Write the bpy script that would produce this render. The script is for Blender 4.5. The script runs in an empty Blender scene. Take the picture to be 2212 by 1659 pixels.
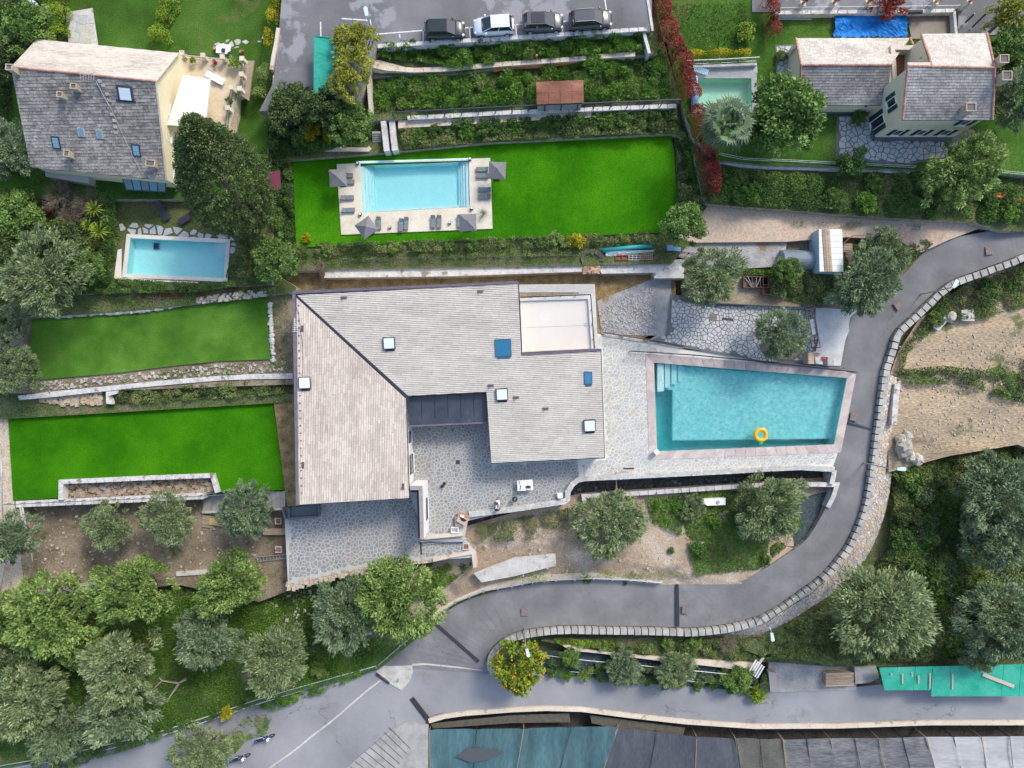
import bpy,bmesh,math,random
import numpy as np
from mathutils import Vector,Matrix
from mathutils.geometry import tessellate_polygon
R=math.radians
SC=bpy.context.scene
COL=SC.collection
H=74.0; S=0.05
cd=bpy.data.cameras.new('camera'); cam=bpy.data.objects.new('camera',cd); COL.objects.link(cam)
cam.location=(0,0,H); cam.rotation_euler=(0,0,0)
cd.sensor_width=36; cd.lens=36 * H / (2212 * S); cd.clip_end=6000; cd.clip_start=1
SC.camera=cam
SUN_EL, SUN_AZ = 43, 52          # degrees; azimuth measured from image right (east) counter-clockwise
W=bpy.data.worlds.new('World'); SC.world=W; W.use_nodes=True
nt=W.node_tree; bg=nt.nodes['Background']
sky=nt.nodes.new('ShaderNodeTexSky'); sky.sky_type='NISHITA'; sky.sun_disc=False
sky.sun_elevation=R(SUN_EL); sky.sun_rotation=R(90 - SUN_AZ); sky.air_density=1.0; sky.dust_density=2.5; sky.ozone_density=.7
nt.links.new(sky.outputs[0],bg.inputs[0]); bg.inputs[1].default_value=0.15
sd=bpy.data.lights.new('sun','SUN'); so=bpy.data.objects.new('sun',sd); COL.objects.link(so)
sd.energy=1.45; sd.angle=R(13); sd.color=(1,.93,.82)
dv=Vector((math.cos(R(SUN_EL)) * math.cos(R(SUN_AZ)),math.cos(R(SUN_EL)) * math.sin(R(SUN_AZ)),math.sin(R(SUN_EL))))
so.rotation_euler=dv.to_track_quat('Z','Y').to_euler(); so.location=dv * 100
SC.view_settings.view_transform='Standard'; SC.view_settings.look='None'
SC.view_settings.exposure=0.86; SC.view_settings.gamma=1
SC.cycles.max_bounces=8; SC.cycles.transparent_max_bounces=12
rnd=random.Random(7); nr=np.random.RandomState(11)
def P(x,y,z=0.0):
 k=S * (H - z) / H
 return Vector(((x - 1106) * k,-(y - 829.5) * k,z))
def T(c,r,x,y): return (553 * c + x * .25,414.75 * r + y * .25)
def TT(c,r,*pts): return [T(c,r,*p) for p in pts]
def sR(z=0): return S * (H - z) / H
def onplane(x, y, pl):           # the point of a roof plane seen at x, y
 a,n=pl
 d=Vector(((x - 1106) * S,-(y - 829.5) * S,-H)); o=Vector((0,0,H))
 t=(a - o).dot(n) / d.dot(n); return o + d * t
def plane3(a,b,c): return (a,(b - a).cross(c - a).normalized())
def inpoly(pts,poly):
 pts=np.asarray(pts,float); x,y=pts[:,0],pts[:,1]; ins=np.zeros(len(pts),bool)
 n=len(poly)
 for i in range(n):
  x1,y1=poly[i][:2]; x2,y2=poly[(i + 1) % n][:2]
  if y1 == y2: continue
  c=((y1 > y) != (y2 > y)) & (x < (x2 - x1) * (y - y1) / (y2 - y1) + x1); ins ^= c
 return ins
ORG={}
def tag(o,label=None,cat=None,group=None,kind=None):
 if label: o['label']=label
 if cat: o['category']=cat
 if group: o['group']=group
 if kind: o['kind']=kind
 return o
def thing(name,loc,label,cat,group=None,rz=0):
 o=bpy.data.objects.new(name,None); COL.objects.link(o); o.location=loc; o.rotation_euler=(0,0,rz)
 o.empty_display_size=.3
 ORG[o.name]=Vector(loc) if rz == 0 else Vector((0,0,0)); return tag(o,label,cat,group)
def org(p): return ORG.get(p.name,Vector((0,0,0)))
class MB:
 def __init__(s): s.v=[]; s.f=[]; s.m=[]; s.t=[]
 def add(s,vs,fs,m=0,t=0.0):
  b=len(s.v); s.v += [tuple(v) for v in vs]; s.f += [tuple(i + b for i in f) for f in fs]
  s.m += [m] * len(fs); s.t += [t] * len(fs); return s
 def box(s,c,d,rz=0,m=0,t=0.0,rot=None):
  M_=Matrix.Rotation(rz,3,'Z') if rot is None else rot
  vs=[Vector(c) + M_ @ Vector((x * d[0] / 2,y * d[1] / 2,z * d[2] / 2)) for x in (-1,1) for y in (-1,1) for z in (-1,1)]
  return s.add(vs,[(0,1,3,2),(4,6,7,5),(0,4,5,1),(2,3,7,6),(0,2,6,4),(1,5,7,3)],m,t)
 def prism(s,top,bot,m=0,ms=None,t=0.0,bottom=True,hole=None):
  n=len(top); tris=tessellate_polygon([[Vector(p) for p in top]] + ([[Vector(p) for p in hole]] if hole else []))
  if hole:     # top sheet with an opening, outer sides only
   al=list(top) + list(hole); b=len(s.v); fs=[]
   for a in tris:
    p,q,r=(Vector(al[i]) for i in a); fs.append(tuple(a) if (q - p).cross(r - p).z > 0 else (a[0],a[2],a[1]))
   s.add(al,fs,m,t); b=len(s.v); s.v += [tuple(p) for p in top] + [tuple(p) for p in bot]
   area=sum(top[i][0] * top[(i + 1) % n][1] - top[(i + 1) % n][0] * top[i][1] for i in range(n))
   for i in range(n):
    j=(i + 1) % n; f=(i,i + n,j + n,j) if area > 0 else (j,j + n,i + n,i)
    s.f.append(tuple(q + b for q in f)); s.m.append(m if ms is None else ms); s.t.append(t)
   return s
  vs=list(top) + list(bot); b=len(s.v)
  area=sum(top[i][0] * top[(i + 1) % n][1] - top[(i + 1) % n][0] * top[i][1] for i in range(n))
  fs=[]
  for a in tris:
   p,q,r=(Vector(top[i]) for i in a)
   a=tuple(a) if (q - p).cross(r - p).z > 0 else (a[0],a[2],a[1]); fs.append(a)
  s.add(vs,fs,m,t); bb=[tuple(i + n for i in reversed(f)) for f in fs]
  side=[(i,i + n,(i + 1) % n + n,(i + 1) % n) if area > 0 else ((i + 1) % n,(i + 1) % n + n,i + n,i) for i in range(n)]
  mm=m if ms is None else ms
  for f in side + (bb if bottom else []):
   s.f.append(tuple(i + b for i in f)); s.m.append(mm); s.t.append(t)
  return s
 def cyl(s,a,b,r,r2=None,n=8,m=0,t=0.0,cap=True):
  a,b=Vector(a),Vector(b); r2=r if r2 is None else r2
  d=(b - a).normalized(); u=d.orthogonal().normalized(); w=d.cross(u)
  vs=[p + (u * math.cos(2 * math.pi * i / n) + w * math.sin(2 * math.pi * i / n)) * q for p,q in ((a,r),(b,r2)) for i in range(n)]
  fs=[(i,(i + 1) % n,(i + 1) % n + n,i + n) for i in range(n)]
  if cap: fs += [tuple(range(n - 1,-1,-1)),tuple(range(n,2 * n))]
  return s.add(vs,fs,m,t)
 def tube(s,pts,r,n=6,m=0,t=0.0):
  pts=[Vector(p) for p in pts]; b=len(s.v); k=len(pts)
  for i,p in enumerate(pts):
   d=(pts[min(i + 1,k - 1)] - pts[max(i - 1,0)]).normalized()
   ref=Vector((0,0,1)) if abs(d.z) < .9 else Vector((1,0,0))
   u=d.cross(ref).normalized(); w=d.cross(u)
   rr=r[i] if isinstance(r,(list,tuple)) else r
   s.v += [tuple(p + (u * math.cos(2 * math.pi * j / n) + w * math.sin(2 * math.pi * j / n)) * rr) for j in range(n)]
  fs=[(b + i * n + j,b + i * n + (j + 1) % n,b + (i + 1) * n + (j + 1) % n,b + (i + 1) * n + j) for i in range(k - 1) for j in range(n)]
  fs += [tuple(b + j for j in range(n - 1,-1,-1)),tuple(b + (k - 1) * n + j for j in range(n))]
  s.f += fs; s.m += [m] * len(fs); s.t += [t] * len(fs); return s
 def sph(s,c,r,n=10,k=6,m=0,t=0.0,jit=0,rg=None):
  c=Vector(c); r=r if isinstance(r,(tuple,list,Vector)) else (r,r,r); b=len(s.v)
  for i in range(1,k):
   for j in range(n):
    a,e=2 * math.pi * j / n,math.pi * i / k; q=1 + (rg.uniform(-jit,jit) if rg else 0)
    s.v.append((c.x + r[0] * q * math.sin(e) * math.cos(a),c.y + r[1] * q * math.sin(e) * math.sin(a),c.z + r[2] * q * math.cos(e)))
  s.v += [(c.x,c.y,c.z + r[2]),(c.x,c.y,c.z - r[2])]; tp=len(s.v) - 2
  fs=[(b + i * n + j,b + (i + 1) * n + j,b + (i + 1) * n + (j + 1) % n,b + i * n + (j + 1) % n) for i in range(k - 2) for j in range(n)]
  fs += [(tp,b + j,b + (j + 1) % n) for j in range(n)] + [(tp + 1,b + (k - 2) * n + (j + 1) % n,b + (k - 2) * n + j) for j in range(n)]
  s.f += fs; s.m += [m] * len(fs); s.t += [t] * len(fs); return s
 def lathe(s,c,prof,n=16,m=0,t=0.0):
  c=Vector(c); b=len(s.v); k=len(prof)
  for r,z in prof:
   s.v += [(c.x + r * math.cos(2 * math.pi * j / n),c.y + r * math.sin(2 * math.pi * j / n),c.z + z) for j in range(n)]
  fs=[(b + i * n + j,b + i * n + (j + 1) % n,b + (i + 1) * n + (j + 1) % n,b + (i + 1) * n + j) for i in range(k - 1) for j in range(n)]
  s.f += fs; s.m += [m] * len(fs); s.t += [t] * len(fs); return s
 def mesh(s,name,mats,o=Vector((0,0,0)),smooth=False):
  me=bpy.data.meshes.new(name); me.from_pydata([(v[0] - o.x,v[1] - o.y,v[2] - o.z) for v in s.v],[],s.f)
  for m in (mats if isinstance(mats,(list,tuple)) else [mats]): me.materials.append(m)
  me.polygons.foreach_set('material_index',s.m)
  at=me.attributes.new('tint','FLOAT','FACE'); at.data.foreach_set('value',s.t)
  if smooth: me.polygons.foreach_set('use_smooth',[True] * len(s.f))
  me.update(); return me
 def part(s,name,mats,parent,smooth=False,kind=None,label=None):
  me=s.mesh(name,mats,org(parent),smooth); o=bpy.data.objects.new(name,me); COL.objects.link(o); o.parent=parent
  ORG[o.name]=org(parent); return tag(o,label,kind=kind)
 def obj(s,name,mats,label,cat,group=None,kind=None,smooth=False,o=None):
  if o is None:
   a=np.array(s.v); o=Vector((float((a[:,0].min() + a[:,0].max()) / 2),float((a[:,1].min() + a[:,1].max()) / 2),float(a[:,2].min())))
  me=s.mesh(name,mats,o,smooth); ob=bpy.data.objects.new(name,me); COL.objects.link(ob); ob.location=o
  ORG[ob.name]=Vector(o); return tag(ob,label,cat,group,kind)
def copy_tree(o,loc,rz=None,label=None,parent=None,sc=None):
 c=o.copy(); COL.objects.link(c); c.parent=parent
 if parent is None:
  c.location=loc
  if rz is not None: c.rotation_euler=(0,0,rz)
  if sc is not None: c.scale=sc if isinstance(sc,(tuple,list)) else (sc,) * 3
  if label: c['label']=label
  ORG[c.name]=Vector(loc)
 for ch in o.children: copy_tree(ch,None,parent=c)
 return c
def pieces(parent,name,pl,mat,lim=300):
 pl=sorted(pl,key=lambda p: -p[0]); o0=org(parent)
 for a,vs,fs,t in pl[:lim]:
  c=sum((Vector(v) for v in vs),Vector()) / len(vs)
  me=bpy.data.meshes.new(name); me.from_pydata([tuple(Vector(v) - c) for v in vs],[],fs); me.materials.append(mat)
  at=me.attributes.new('tint','FLOAT','FACE'); at.data.foreach_set('value',[t] * len(fs))
  o=bpy.data.objects.new(name,me); COL.objects.link(o); o.parent=parent; o.location=c - o0
 if len(pl) > lim:
  mb=MB()
  for a,vs,fs,t in pl[lim:]: mb.add(vs,fs,0,t)
  mb.part(name + '_field',mat,parent,kind='stuff')
MATS={}
def N(nt,typ,**kw):
 n=nt.nodes.new(typ)
 for k,v in kw.items(): setattr(n,k,v)
 return n
def M(name,cols,scale=.4,detail=6,rough=.8,tint=0,fine=.12,fscale=9,bump=.0,bscale=None,metal=0,spec=.3,pos=None,
      emis=None,alpha=None,transl=0,crack=None,patch=None,stretch=None,dist=0,tramp=False,coat=0,wave=None):
 m=bpy.data.materials.new(name); m.use_nodes=True; nt=m.node_tree; L=nt.links.new; b=nt.nodes['Principled BSDF']
 b.inputs['Roughness'].default_value=rough; b.inputs['Metallic'].default_value=metal; b.inputs['Specular IOR Level'].default_value=spec
 if coat: b.inputs['Coat Weight'].default_value=coat; b.inputs['Coat Roughness'].default_value=.08
 geo=N(nt,'ShaderNodeNewGeometry'); vec=geo.outputs['Position']
 if stretch:
  mp=N(nt,'ShaderNodeMapping'); mp.inputs['Scale'].default_value=stretch[:3]
  if len(stretch) > 3: mp.inputs['Rotation'].default_value=(0,0,R(stretch[3]))
  L(vec,mp.inputs[0]); vec2=mp.outputs[0]
 else: vec2=vec
 no=N(nt,'ShaderNodeTexNoise'); no.inputs['Scale'].default_value=scale; no.inputs['Detail'].default_value=detail; no.inputs['Roughness'].default_value=.62
 no.inputs['Distortion'].default_value=dist; L(vec2,no.inputs['Vector'])
 ta=N(nt,'ShaderNodeAttribute',attribute_name='tint'); oi=N(nt,'ShaderNodeObjectInfo')
 ad=N(nt,'ShaderNodeMath',operation='ADD'); L(ta.outputs['Fac'],ad.inputs[0])
 if not tramp: L(oi.outputs['Random'],ad.inputs[1])
 else: ad.inputs[1].default_value=0
 fr=N(nt,'ShaderNodeMath',operation='FRACT' if not tramp else 'ADD'); L(ad.outputs[0],fr.inputs[0])
 if tramp: fr.inputs[1].default_value=0
 cr=N(nt,'ShaderNodeValToRGB'); k=len(cols); el=cr.color_ramp.elements
 lo,hi=(.3,.7) if not (tramp or tint == 2) else (0,1)
 while len(el) < k: el.new(.5)
 for i,c in enumerate(cols):
  el[i].position=(pos[i] if pos else lo + (hi - lo) * i / max(1,k - 1)); el[i].color=(*c[:3],1)
 if k == 1: el[1].color=(*cols[0][:3],1)
 L(fr.outputs[0] if (tramp or tint == 2) else no.outputs['Fac'],cr.inputs[0]); col=cr.outputs[0]
 def mul(col,fac,lo_,hi_):
  mr=N(nt,'ShaderNodeMapRange'); L(fac,mr.inputs[0]); mr.inputs[3].default_value=lo_; mr.inputs[4].default_value=hi_
  hs=N(nt,'ShaderNodeHueSaturation'); L(col,hs.inputs['Color']); L(mr.outputs[0],hs.inputs['Value']); return hs.outputs[0]
 if fine:
  n2=N(nt,'ShaderNodeTexNoise'); n2.inputs['Scale'].default_value=fscale; n2.inputs['Detail'].default_value=5; L(vec2,n2.inputs['Vector'])
  mr=N(nt,'ShaderNodeMapRange'); L(n2.outputs['Fac'],mr.inputs[0]); mr.inputs[1].default_value=.3; mr.inputs[2].default_value=.7
  mr.inputs[3].default_value=1 - fine * 1.4; mr.inputs[4].default_value=1 + fine * 1.4
  hs=N(nt,'ShaderNodeHueSaturation'); L(col,hs.inputs['Color']); L(mr.outputs[0],hs.inputs['Value']); col=hs.outputs[0]
 if tint == 2: col=mul(col,no.outputs['Fac'],.75,1.25)
 elif tint: col=mul(col,fr.outputs[0],1 - tint,1 + tint)
 if patch:   # (colour, scale, threshold, width)
  n3=N(nt,'ShaderNodeTexNoise'); n3.inputs['Scale'].default_value=patch[1]; n3.inputs['Detail'].default_value=7; n3.inputs['Roughness'].default_value=.65; L(vec,n3.inputs['Vector'])
  mr=N(nt,'ShaderNodeMapRange'); L(n3.outputs['Fac'],mr.inputs[0]); mr.inputs[1].default_value=patch[2]; mr.inputs[2].default_value=patch[2] + patch[3]
  mx=N(nt,'ShaderNodeMix',data_type='RGBA'); L(mr.outputs[0],mx.inputs[0]); L(col,mx.inputs[6]); mx.inputs[7].default_value=(*patch[0],1); col=mx.outputs[2]
 if crack:   # (colour, cell scale, width)
  nd=N(nt,'ShaderNodeTexNoise'); nd.inputs['Scale'].default_value=1.3; nd.inputs['Detail'].default_value=5; L(vec,nd.inputs['Vector'])
  vm=N(nt,'ShaderNodeVectorMath',operation='MULTIPLY_ADD'); L(nd.outputs['Color'],vm.inputs[0]); vm.inputs[1].default_value=(1.6,1.6,1.6); L(vec,vm.inputs[2])
  vo=N(nt,'ShaderNodeTexVoronoi',feature='DISTANCE_TO_EDGE'); vo.inputs['Scale'].default_value=crack[1]; L(vm.outputs[0],vo.inputs['Vector'])
  mr=N(nt,'ShaderNodeMapRange'); L(vo.outputs['Distance'],mr.inputs[0]); mr.inputs[1].default_value=0; mr.inputs[2].default_value=crack[2]; mr.inputs[3].default_value=.75; mr.inputs[4].default_value=0
  mu=N(nt,'ShaderNodeMath',operation='MULTIPLY'); n5=N(nt,'ShaderNodeTexNoise'); n5.inputs['Scale'].default_value=.25; L(vec,n5.inputs['Vector'])
  m5=N(nt,'ShaderNodeMapRange'); L(n5.outputs['Fac'],m5.inputs[0]); m5.inputs[1].default_value=.5; m5.inputs[2].default_value=.6
  L(mr.outputs[0],mu.inputs[0]); L(m5.outputs[0],mu.inputs[1])
  mx=N(nt,'ShaderNodeMix',data_type='RGBA'); L(mu.outputs[0],mx.inputs[0]); L(col,mx.inputs[6]); mx.inputs[7].default_value=(*crack[0],1); col=mx.outputs[2]
 L(col,b.inputs['Base Color'])
 if bump:
  bp=N(nt,'ShaderNodeBump'); bp.inputs['Strength'].default_value=min(1,bump); bp.inputs['Distance'].default_value=.05
  n4=N(nt,'ShaderNodeTexNoise'); n4.inputs['Scale'].default_value=bscale or fscale; n4.inputs['Detail'].default_value=4; L(vec2,n4.inputs['Vector'])
  L(n4.outputs['Fac'],bp.inputs['Height']); L(bp.outputs[0],b.inputs['Normal'])
 if wave:    # (scale, rotation deg, distance) fine corrugation
  mp=N(nt,'ShaderNodeMapping'); mp.inputs['Rotation'].default_value=(0,0,R(wave[1])); L(vec,mp.inputs[0])
  wv=N(nt,'ShaderNodeTexWave'); wv.inputs['Scale'].default_value=wave[0]; L(mp.outputs[0],wv.inputs['Vector'])
  bp=N(nt,'ShaderNodeBump'); bp.inputs['Distance'].default_value=wave[2]; L(wv.outputs['Fac'],bp.inputs['Height']); L(bp.outputs[0],b.inputs['Normal'])
 out=nt.nodes['Material Output']; sh=b.outputs[0]
 if transl:
  tr=N(nt,'ShaderNodeBsdfTranslucent'); L(col,tr.inputs[0]); ms=N(nt,'ShaderNodeMixShader'); ms.inputs[0].default_value=transl
  L(sh,ms.inputs[1]); L(tr.outputs[0],ms.inputs[2]); sh=ms.outputs[0]
 if alpha is not None:
  tp=N(nt,'ShaderNodeBsdfTransparent'); ms=N(nt,'ShaderNodeMixShader'); ms.inputs[0].default_value=alpha
  L(tp.outputs[0],ms.inputs[1]); L(sh,ms.inputs[2]); sh=ms.outputs[0]
 if sh != b.outputs[0]: L(sh,out.inputs[0])
 MATS[name]=m; return m
def plain(name,c,rough=.5,metal=0,fine=.05,spec=.4,coat=0,**k): return M(name,[c],rough=rough,metal=metal,fine=fine,spec=spec,coat=coat,**k)
def watermat(name,ripple,rscale,dist,deep,dens,share=.25):
 m=bpy.data.materials.new(name); m.use_nodes=True; nt=m.node_tree; L=nt.links.new; nt.nodes.remove(nt.nodes['Principled BSDF'])
 out=nt.nodes['Material Output']
 tr=N(nt,'ShaderNodeBsdfRefraction'); tr.inputs['IOR'].default_value=1.33; tr.inputs['Roughness'].default_value=0.0
 tp=N(nt,'ShaderNodeBsdfTransparent'); gl=N(nt,'ShaderNodeBsdfGlossy'); gl.inputs['Roughness'].default_value=.04
 fr=N(nt,'ShaderNodeFresnel'); fr.inputs[0].default_value=1.33
 geo=N(nt,'ShaderNodeNewGeometry')
 w1=N(nt,'ShaderNodeTexNoise'); w1.inputs['Scale'].default_value=rscale; w1.inputs['Detail'].default_value=3; w1.inputs['Distortion'].default_value=dist
 mp=N(nt,'ShaderNodeMapping'); mp.inputs['Scale'].default_value=(1,1.6,1); mp.inputs['Rotation'].default_value=(0,0,R(18)); L(geo.outputs['Position'],mp.inputs[0]); L(mp.outputs[0],w1.inputs['Vector'])
 bp=N(nt,'ShaderNodeBump'); bp.inputs['Distance'].default_value=ripple; bp.inputs['Strength'].default_value=1; L(w1.outputs['Fac'],bp.inputs['Height'])
 L(bp.outputs[0],gl.inputs['Normal']); L(bp.outputs[0],fr.inputs['Normal']); L(bp.outputs[0],tr.inputs['Normal'])
 m0=N(nt,'ShaderNodeMixShader'); m0.inputs[0].default_value=share; L(tp.outputs[0],m0.inputs[1]); L(tr.outputs[0],m0.inputs[2])
 m1=N(nt,'ShaderNodeMixShader'); L(fr.outputs[0],m1.inputs[0]); L(m0.outputs[0],m1.inputs[1]); L(gl.outputs[0],m1.inputs[2]); L(m1.outputs[0],out.inputs['Surface'])
 va=N(nt,'ShaderNodeVolumeAbsorption'); va.inputs['Color'].default_value=(*deep,1); va.inputs['Density'].default_value=dens; L(va.outputs[0],out.inputs['Volume'])
 MATS[name]=m; return m
lawn_bright=M('lawn_bright',[(.016,.095,.002),(.034,.165,.003),(.062,.225,.006)],scale=.12,detail=8,fine=.3,fscale=14,rough=.95,spec=.05,bump=.6,bscale=18)
lawn_soft=M('lawn_soft',[(.034,.105,.012),(.066,.17,.02),(.115,.235,.035)],scale=.22,detail=8,fine=.28,fscale=12,rough=.95,spec=.05,bump=.6,bscale=16)
lawn_garden=M('lawn_garden',[(.03,.07,.012),(.05,.12,.018),(.08,.15,.03)],scale=.18,detail=8,fine=.28,fscale=9,rough=.95,spec=.05,bump=.6,patch=((.16,.13,.07),.13,.58,.12))
weeds=M('weed_ground',[(.05,.07,.025),(.09,.12,.045),(.16,.14,.09)],scale=.5,detail=9,fine=.35,fscale=6,rough=.95,spec=.05,bump=.8)
dirt=M('dirt',[(.12,.095,.065),(.22,.18,.13),(.31,.26,.195)],scale=.35,detail=10,fine=.25,fscale=7,rough=.95,spec=.1,bump=1,bscale=4,patch=((.08,.11,.035),.3,.6,.06))
dirt_pale=M('dirt_pale',[(.24,.18,.12),(.38,.30,.22),(.46,.40,.33)],scale=.3,detail=10,fine=.2,fscale=6,rough=.95,spec=.1,bump=1,bscale=3,patch=((.20,.18,.15),.25,.57,.1))
dirt_pink=M('dirt_pink',[(.43,.35,.265),(.49,.40,.31),(.51,.395,.31),(.40,.26,.19)],scale=.16,detail=9,fine=.15,fscale=6,rough=.95,spec=.1,bump=.8,bscale=3,patch=((.40,.37,.33),.22,.56,.12))
dry_grass=M('dry_grass',[(.12,.085,.04),(.22,.16,.08),(.30,.235,.13)],scale=1.1,detail=9,fine=.35,fscale=10,rough=.95,spec=.05,bump=1)
gravel_m=M('gravel',[(.22,.22,.21),(.33,.33,.33),(.42,.42,.42)],scale=1.4,detail=10,fine=.3,fscale=13,rough=.9,bump=1,patch=((.24,.18,.11),.35,.55,.08))
asphalt=M('asphalt',[(.10,.105,.112),(.15,.155,.165),(.21,.215,.225)],scale=.16,detail=8,fine=.12,fscale=20,rough=.85,bump=.3,bscale=30,crack=((.05,.05,.055),.16,.006),patch=((.25,.26,.28),.13,.55,.03))
asphalt_low=M('asphalt_low',[(.19,.20,.21),(.25,.26,.275),(.30,.31,.325)],scale=.14,detail=8,fine=.1,fscale=20,rough=.85,bump=.3,bscale=30,crack=((.07,.07,.075),.13,.007),patch=((.20,.19,.18),.17,.62,.1))
asphalt_road=M('asphalt_road',[(.14,.142,.145),(.18,.182,.186),(.235,.236,.24)],scale=.3,detail=7,fine=.1,fscale=22,rough=.85,bump=.3,bscale=30,crack=((.06,.06,.065),.1,.004),patch=((.26,.26,.27),.12,.62,.12))
concrete=M('concrete',[(.36,.35,.32),(.48,.47,.44),(.56,.55,.52)],scale=.8,detail=9,fine=.12,fscale=10,rough=.85,bump=.3,patch=((.25,.24,.21),.9,.6,.08))
concrete_white=M('concrete_white',[(.38,.375,.36),(.52,.515,.50),(.60,.595,.58)],scale=1.6,detail=10,fine=.14,fscale=8,rough=.85,bump=.3,patch=((.24,.20,.15),1.0,.58,.06))
concrete_grey=M('concrete_grey',[(.22,.22,.21),(.31,.31,.30),(.38,.38,.37)],scale=.7,detail=9,fine=.15,fscale=12,rough=.85,bump=.3)
apron=M('concrete_apron',[(.40,.42,.42),(.52,.54,.54),(.60,.61,.61)],scale=.45,detail=9,fine=.08,fscale=6,rough=.8,bump=.2)
stone_side=M('stone_side',[(.16,.14,.11),(.30,.27,.22),(.42,.38,.31)],scale=1.6,detail=8,fine=.25,fscale=5,rough=.9,bump=1,bscale=4)
cream_wall=M('cream_plaster',[(.50,.43,.34),(.62,.56,.46)],scale=.6,detail=8,fine=.1,rough=.85,bump=.3,patch=((.36,.28,.2),.8,.6,.06))
grout_blue=M('grout_pale',[(.37,.39,.39),(.46,.475,.465)],scale=.5,rough=.85,fine=.08)
grout_dark=M('grout_dark',[(.11,.12,.12),(.17,.175,.18)],scale=1,rough=.9,fine=.15)
grout_cream=M('grout_cream',[(.54,.54,.51),(.62,.62,.585)],scale=.5,rough=.85,fine=.06)
slate_court=M('slate_court',[(.20,.215,.22),(.25,.26,.255),(.29,.285,.255),(.245,.265,.28),(.31,.28,.24),(.22,.235,.24)],tint=2,scale=3,fine=.14,fscale=7,rough=.75,bump=.4)
stone_pale=M('stone_pale',[(.38,.40,.385),(.46,.47,.445),(.42,.40,.34),(.37,.41,.42),(.50,.49,.45)],tint=2,scale=3,fine=.1,fscale=7,rough=.8,bump=.4)
stone_grey=M('stone_grey',[(.34,.37,.39),(.42,.44,.45),(.47,.48,.47),(.38,.41,.44)],tint=2,scale=3,fine=.1,fscale=7,rough=.8,bump=.4)
rock_m=M('rock',[(.32,.30,.265),(.42,.395,.35),(.48,.43,.35),(.36,.355,.35)],tint=2,scale=3,fine=.2,fscale=6,rough=.9,bump=.6)
wallstone=M('wall_stone',[(.46,.40,.32),(.34,.35,.37),(.52,.47,.39),(.48,.36,.25),(.42,.42,.42),(.58,.55,.48)],tint=2,scale=3,fine=.18,fscale=6,rough=.9,bump=.6)
wood=M('weathered_wood',[(.30,.23,.16),(.44,.36,.27)],scale=1.5,tint=.2,fine=.2,rough=.85,bump=.3,stretch=(.3,4,1))
bark=M('bark',[(.10,.075,.055),(.20,.16,.12)],scale=3,fine=.3,rough=.95,bump=1,stretch=(3,3,.6))
dark_metal=plain('dark_metal',(.045,.05,.065),rough=.45,metal=.3)
steel=plain('galvanised_steel',(.42,.47,.50),rough=.4,metal=.6)
white_paint=plain('white_paint',(.78,.78,.77),rough=.5)
line_paint=M('line_paint',[(.50,.51,.52),(.72,.73,.74)],scale=4,fine=.15,rough=.7)
black_plastic=plain('black_plastic',(.02,.02,.025),rough=.4)
rubber=plain('rubber',(.018,.018,.02),rough=.8)
white_plastic=plain('white_plastic',(.74,.76,.76),rough=.35)
glass_blue=plain('window_glass',(.06,.17,.30),rough=.08,spec=.8,fine=0)
glass_dark=plain('dark_glass',(.015,.02,.028),rough=.06,spec=.8,fine=0)
glass_pale=plain('opal_glass',(.66,.74,.77),rough=.25,spec=.6,fine=.03)
terracotta=M('terracotta',[(.36,.17,.12),(.47,.27,.20)],tint=.2,scale=2,rough=.85,fine=.15)
# ================================================================ the ground
REG = []      # (polygon in photo units, z) of every built level, for the ground sheet and for placing
def region(name,poly,z,mat,label,cat,side=None,depth=3.0,reg=True,kind='structure',hole=None):
 zs=z if isinstance(z,(list,tuple)) else [z] * len(poly)
 top=[P(x,y,q) for (x,y),q in zip(poly,zs)]
 bot=[Vector((p.x,p.y,p.z - depth)) for p in top]
 mb=MB(); mb.prism(top,bot,0,1,bottom=False,hole=[P(x,y,zs[0]) for x,y in hole] if hole else None)
 if reg: REG.append((poly,min(zs)))
 if hole: REG.append((hole,min(zs) - 3.2))
 return mb.obj(name,[mat,side or stone_side],label,cat,kind=kind)
def resample(pts,step):
 out=[pts[0]]
 for a,b in zip(pts[:-1],pts[1:]):
  a,b=Vector(a),Vector(b); n=max(1,int((b - a).length / step))
  out += [a.lerp(b,i / n) for i in range(1,n + 1)]
 return out
def road(name,prs,mat,label,depth=3.0):
 pts=[(P(l[0],l[1],z),P(r[0],r[1],z)) for l,r,z in prs]
 A=[]
 for i in range(len(pts) - 1):
  for k in range(4):
   t=k / 4
   def cr(j):
    p=[pts[max(0,min(len(pts) - 1,i + q))][j] for q in (-1,0,1,2)]
    return .5 * ((2 * p[1]) + (-p[0] + p[2]) * t + (2 * p[0] - 5 * p[1] + 4 * p[2] - p[3]) * t * t + (-p[0] + 3 * p[1] - 3 * p[2] + p[3]) * t ** 3)
   A.append((cr(0),cr(1)))
 A.append(pts[-1]); mb=MB(); n=len(A); v=[]
 for l,r in A: v += [l,r,l - Vector((0,0,depth)),r - Vector((0,0,depth))]
 f=[]
 for i in range(n - 1):
  a,b=4 * i,4 * i + 4
  f += [(a,b,b + 1,a + 1)]
 p0,p1,p2=v[f[0][0]],v[f[0][1]],v[f[0][2]]
 if (p1 - p0).cross(p2 - p0).z < 0: f=[tuple(reversed(q)) for q in f]
 mb.add(v,f,0); b0=0
 for i in range(n - 1):
  a,b=4 * i,4 * i + 4
  mb.f += [(a + 2,b + 2,b,a),(a + 1,b + 1,b + 3,a + 3)]; mb.m += [1,1]; mb.t += [0,0]
 for (l,r,z),(l2,r2,z2) in zip(prs[:-1],prs[1:]): REG.append(([l,r,r2,l2],min(z,z2)))
 return mb.obj(name,[mat,stone_side],label,'road',kind='structure'),A
POOL_V=[(1412,783),(1830,816),(1802,960.5),(1419,975.5)]
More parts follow.
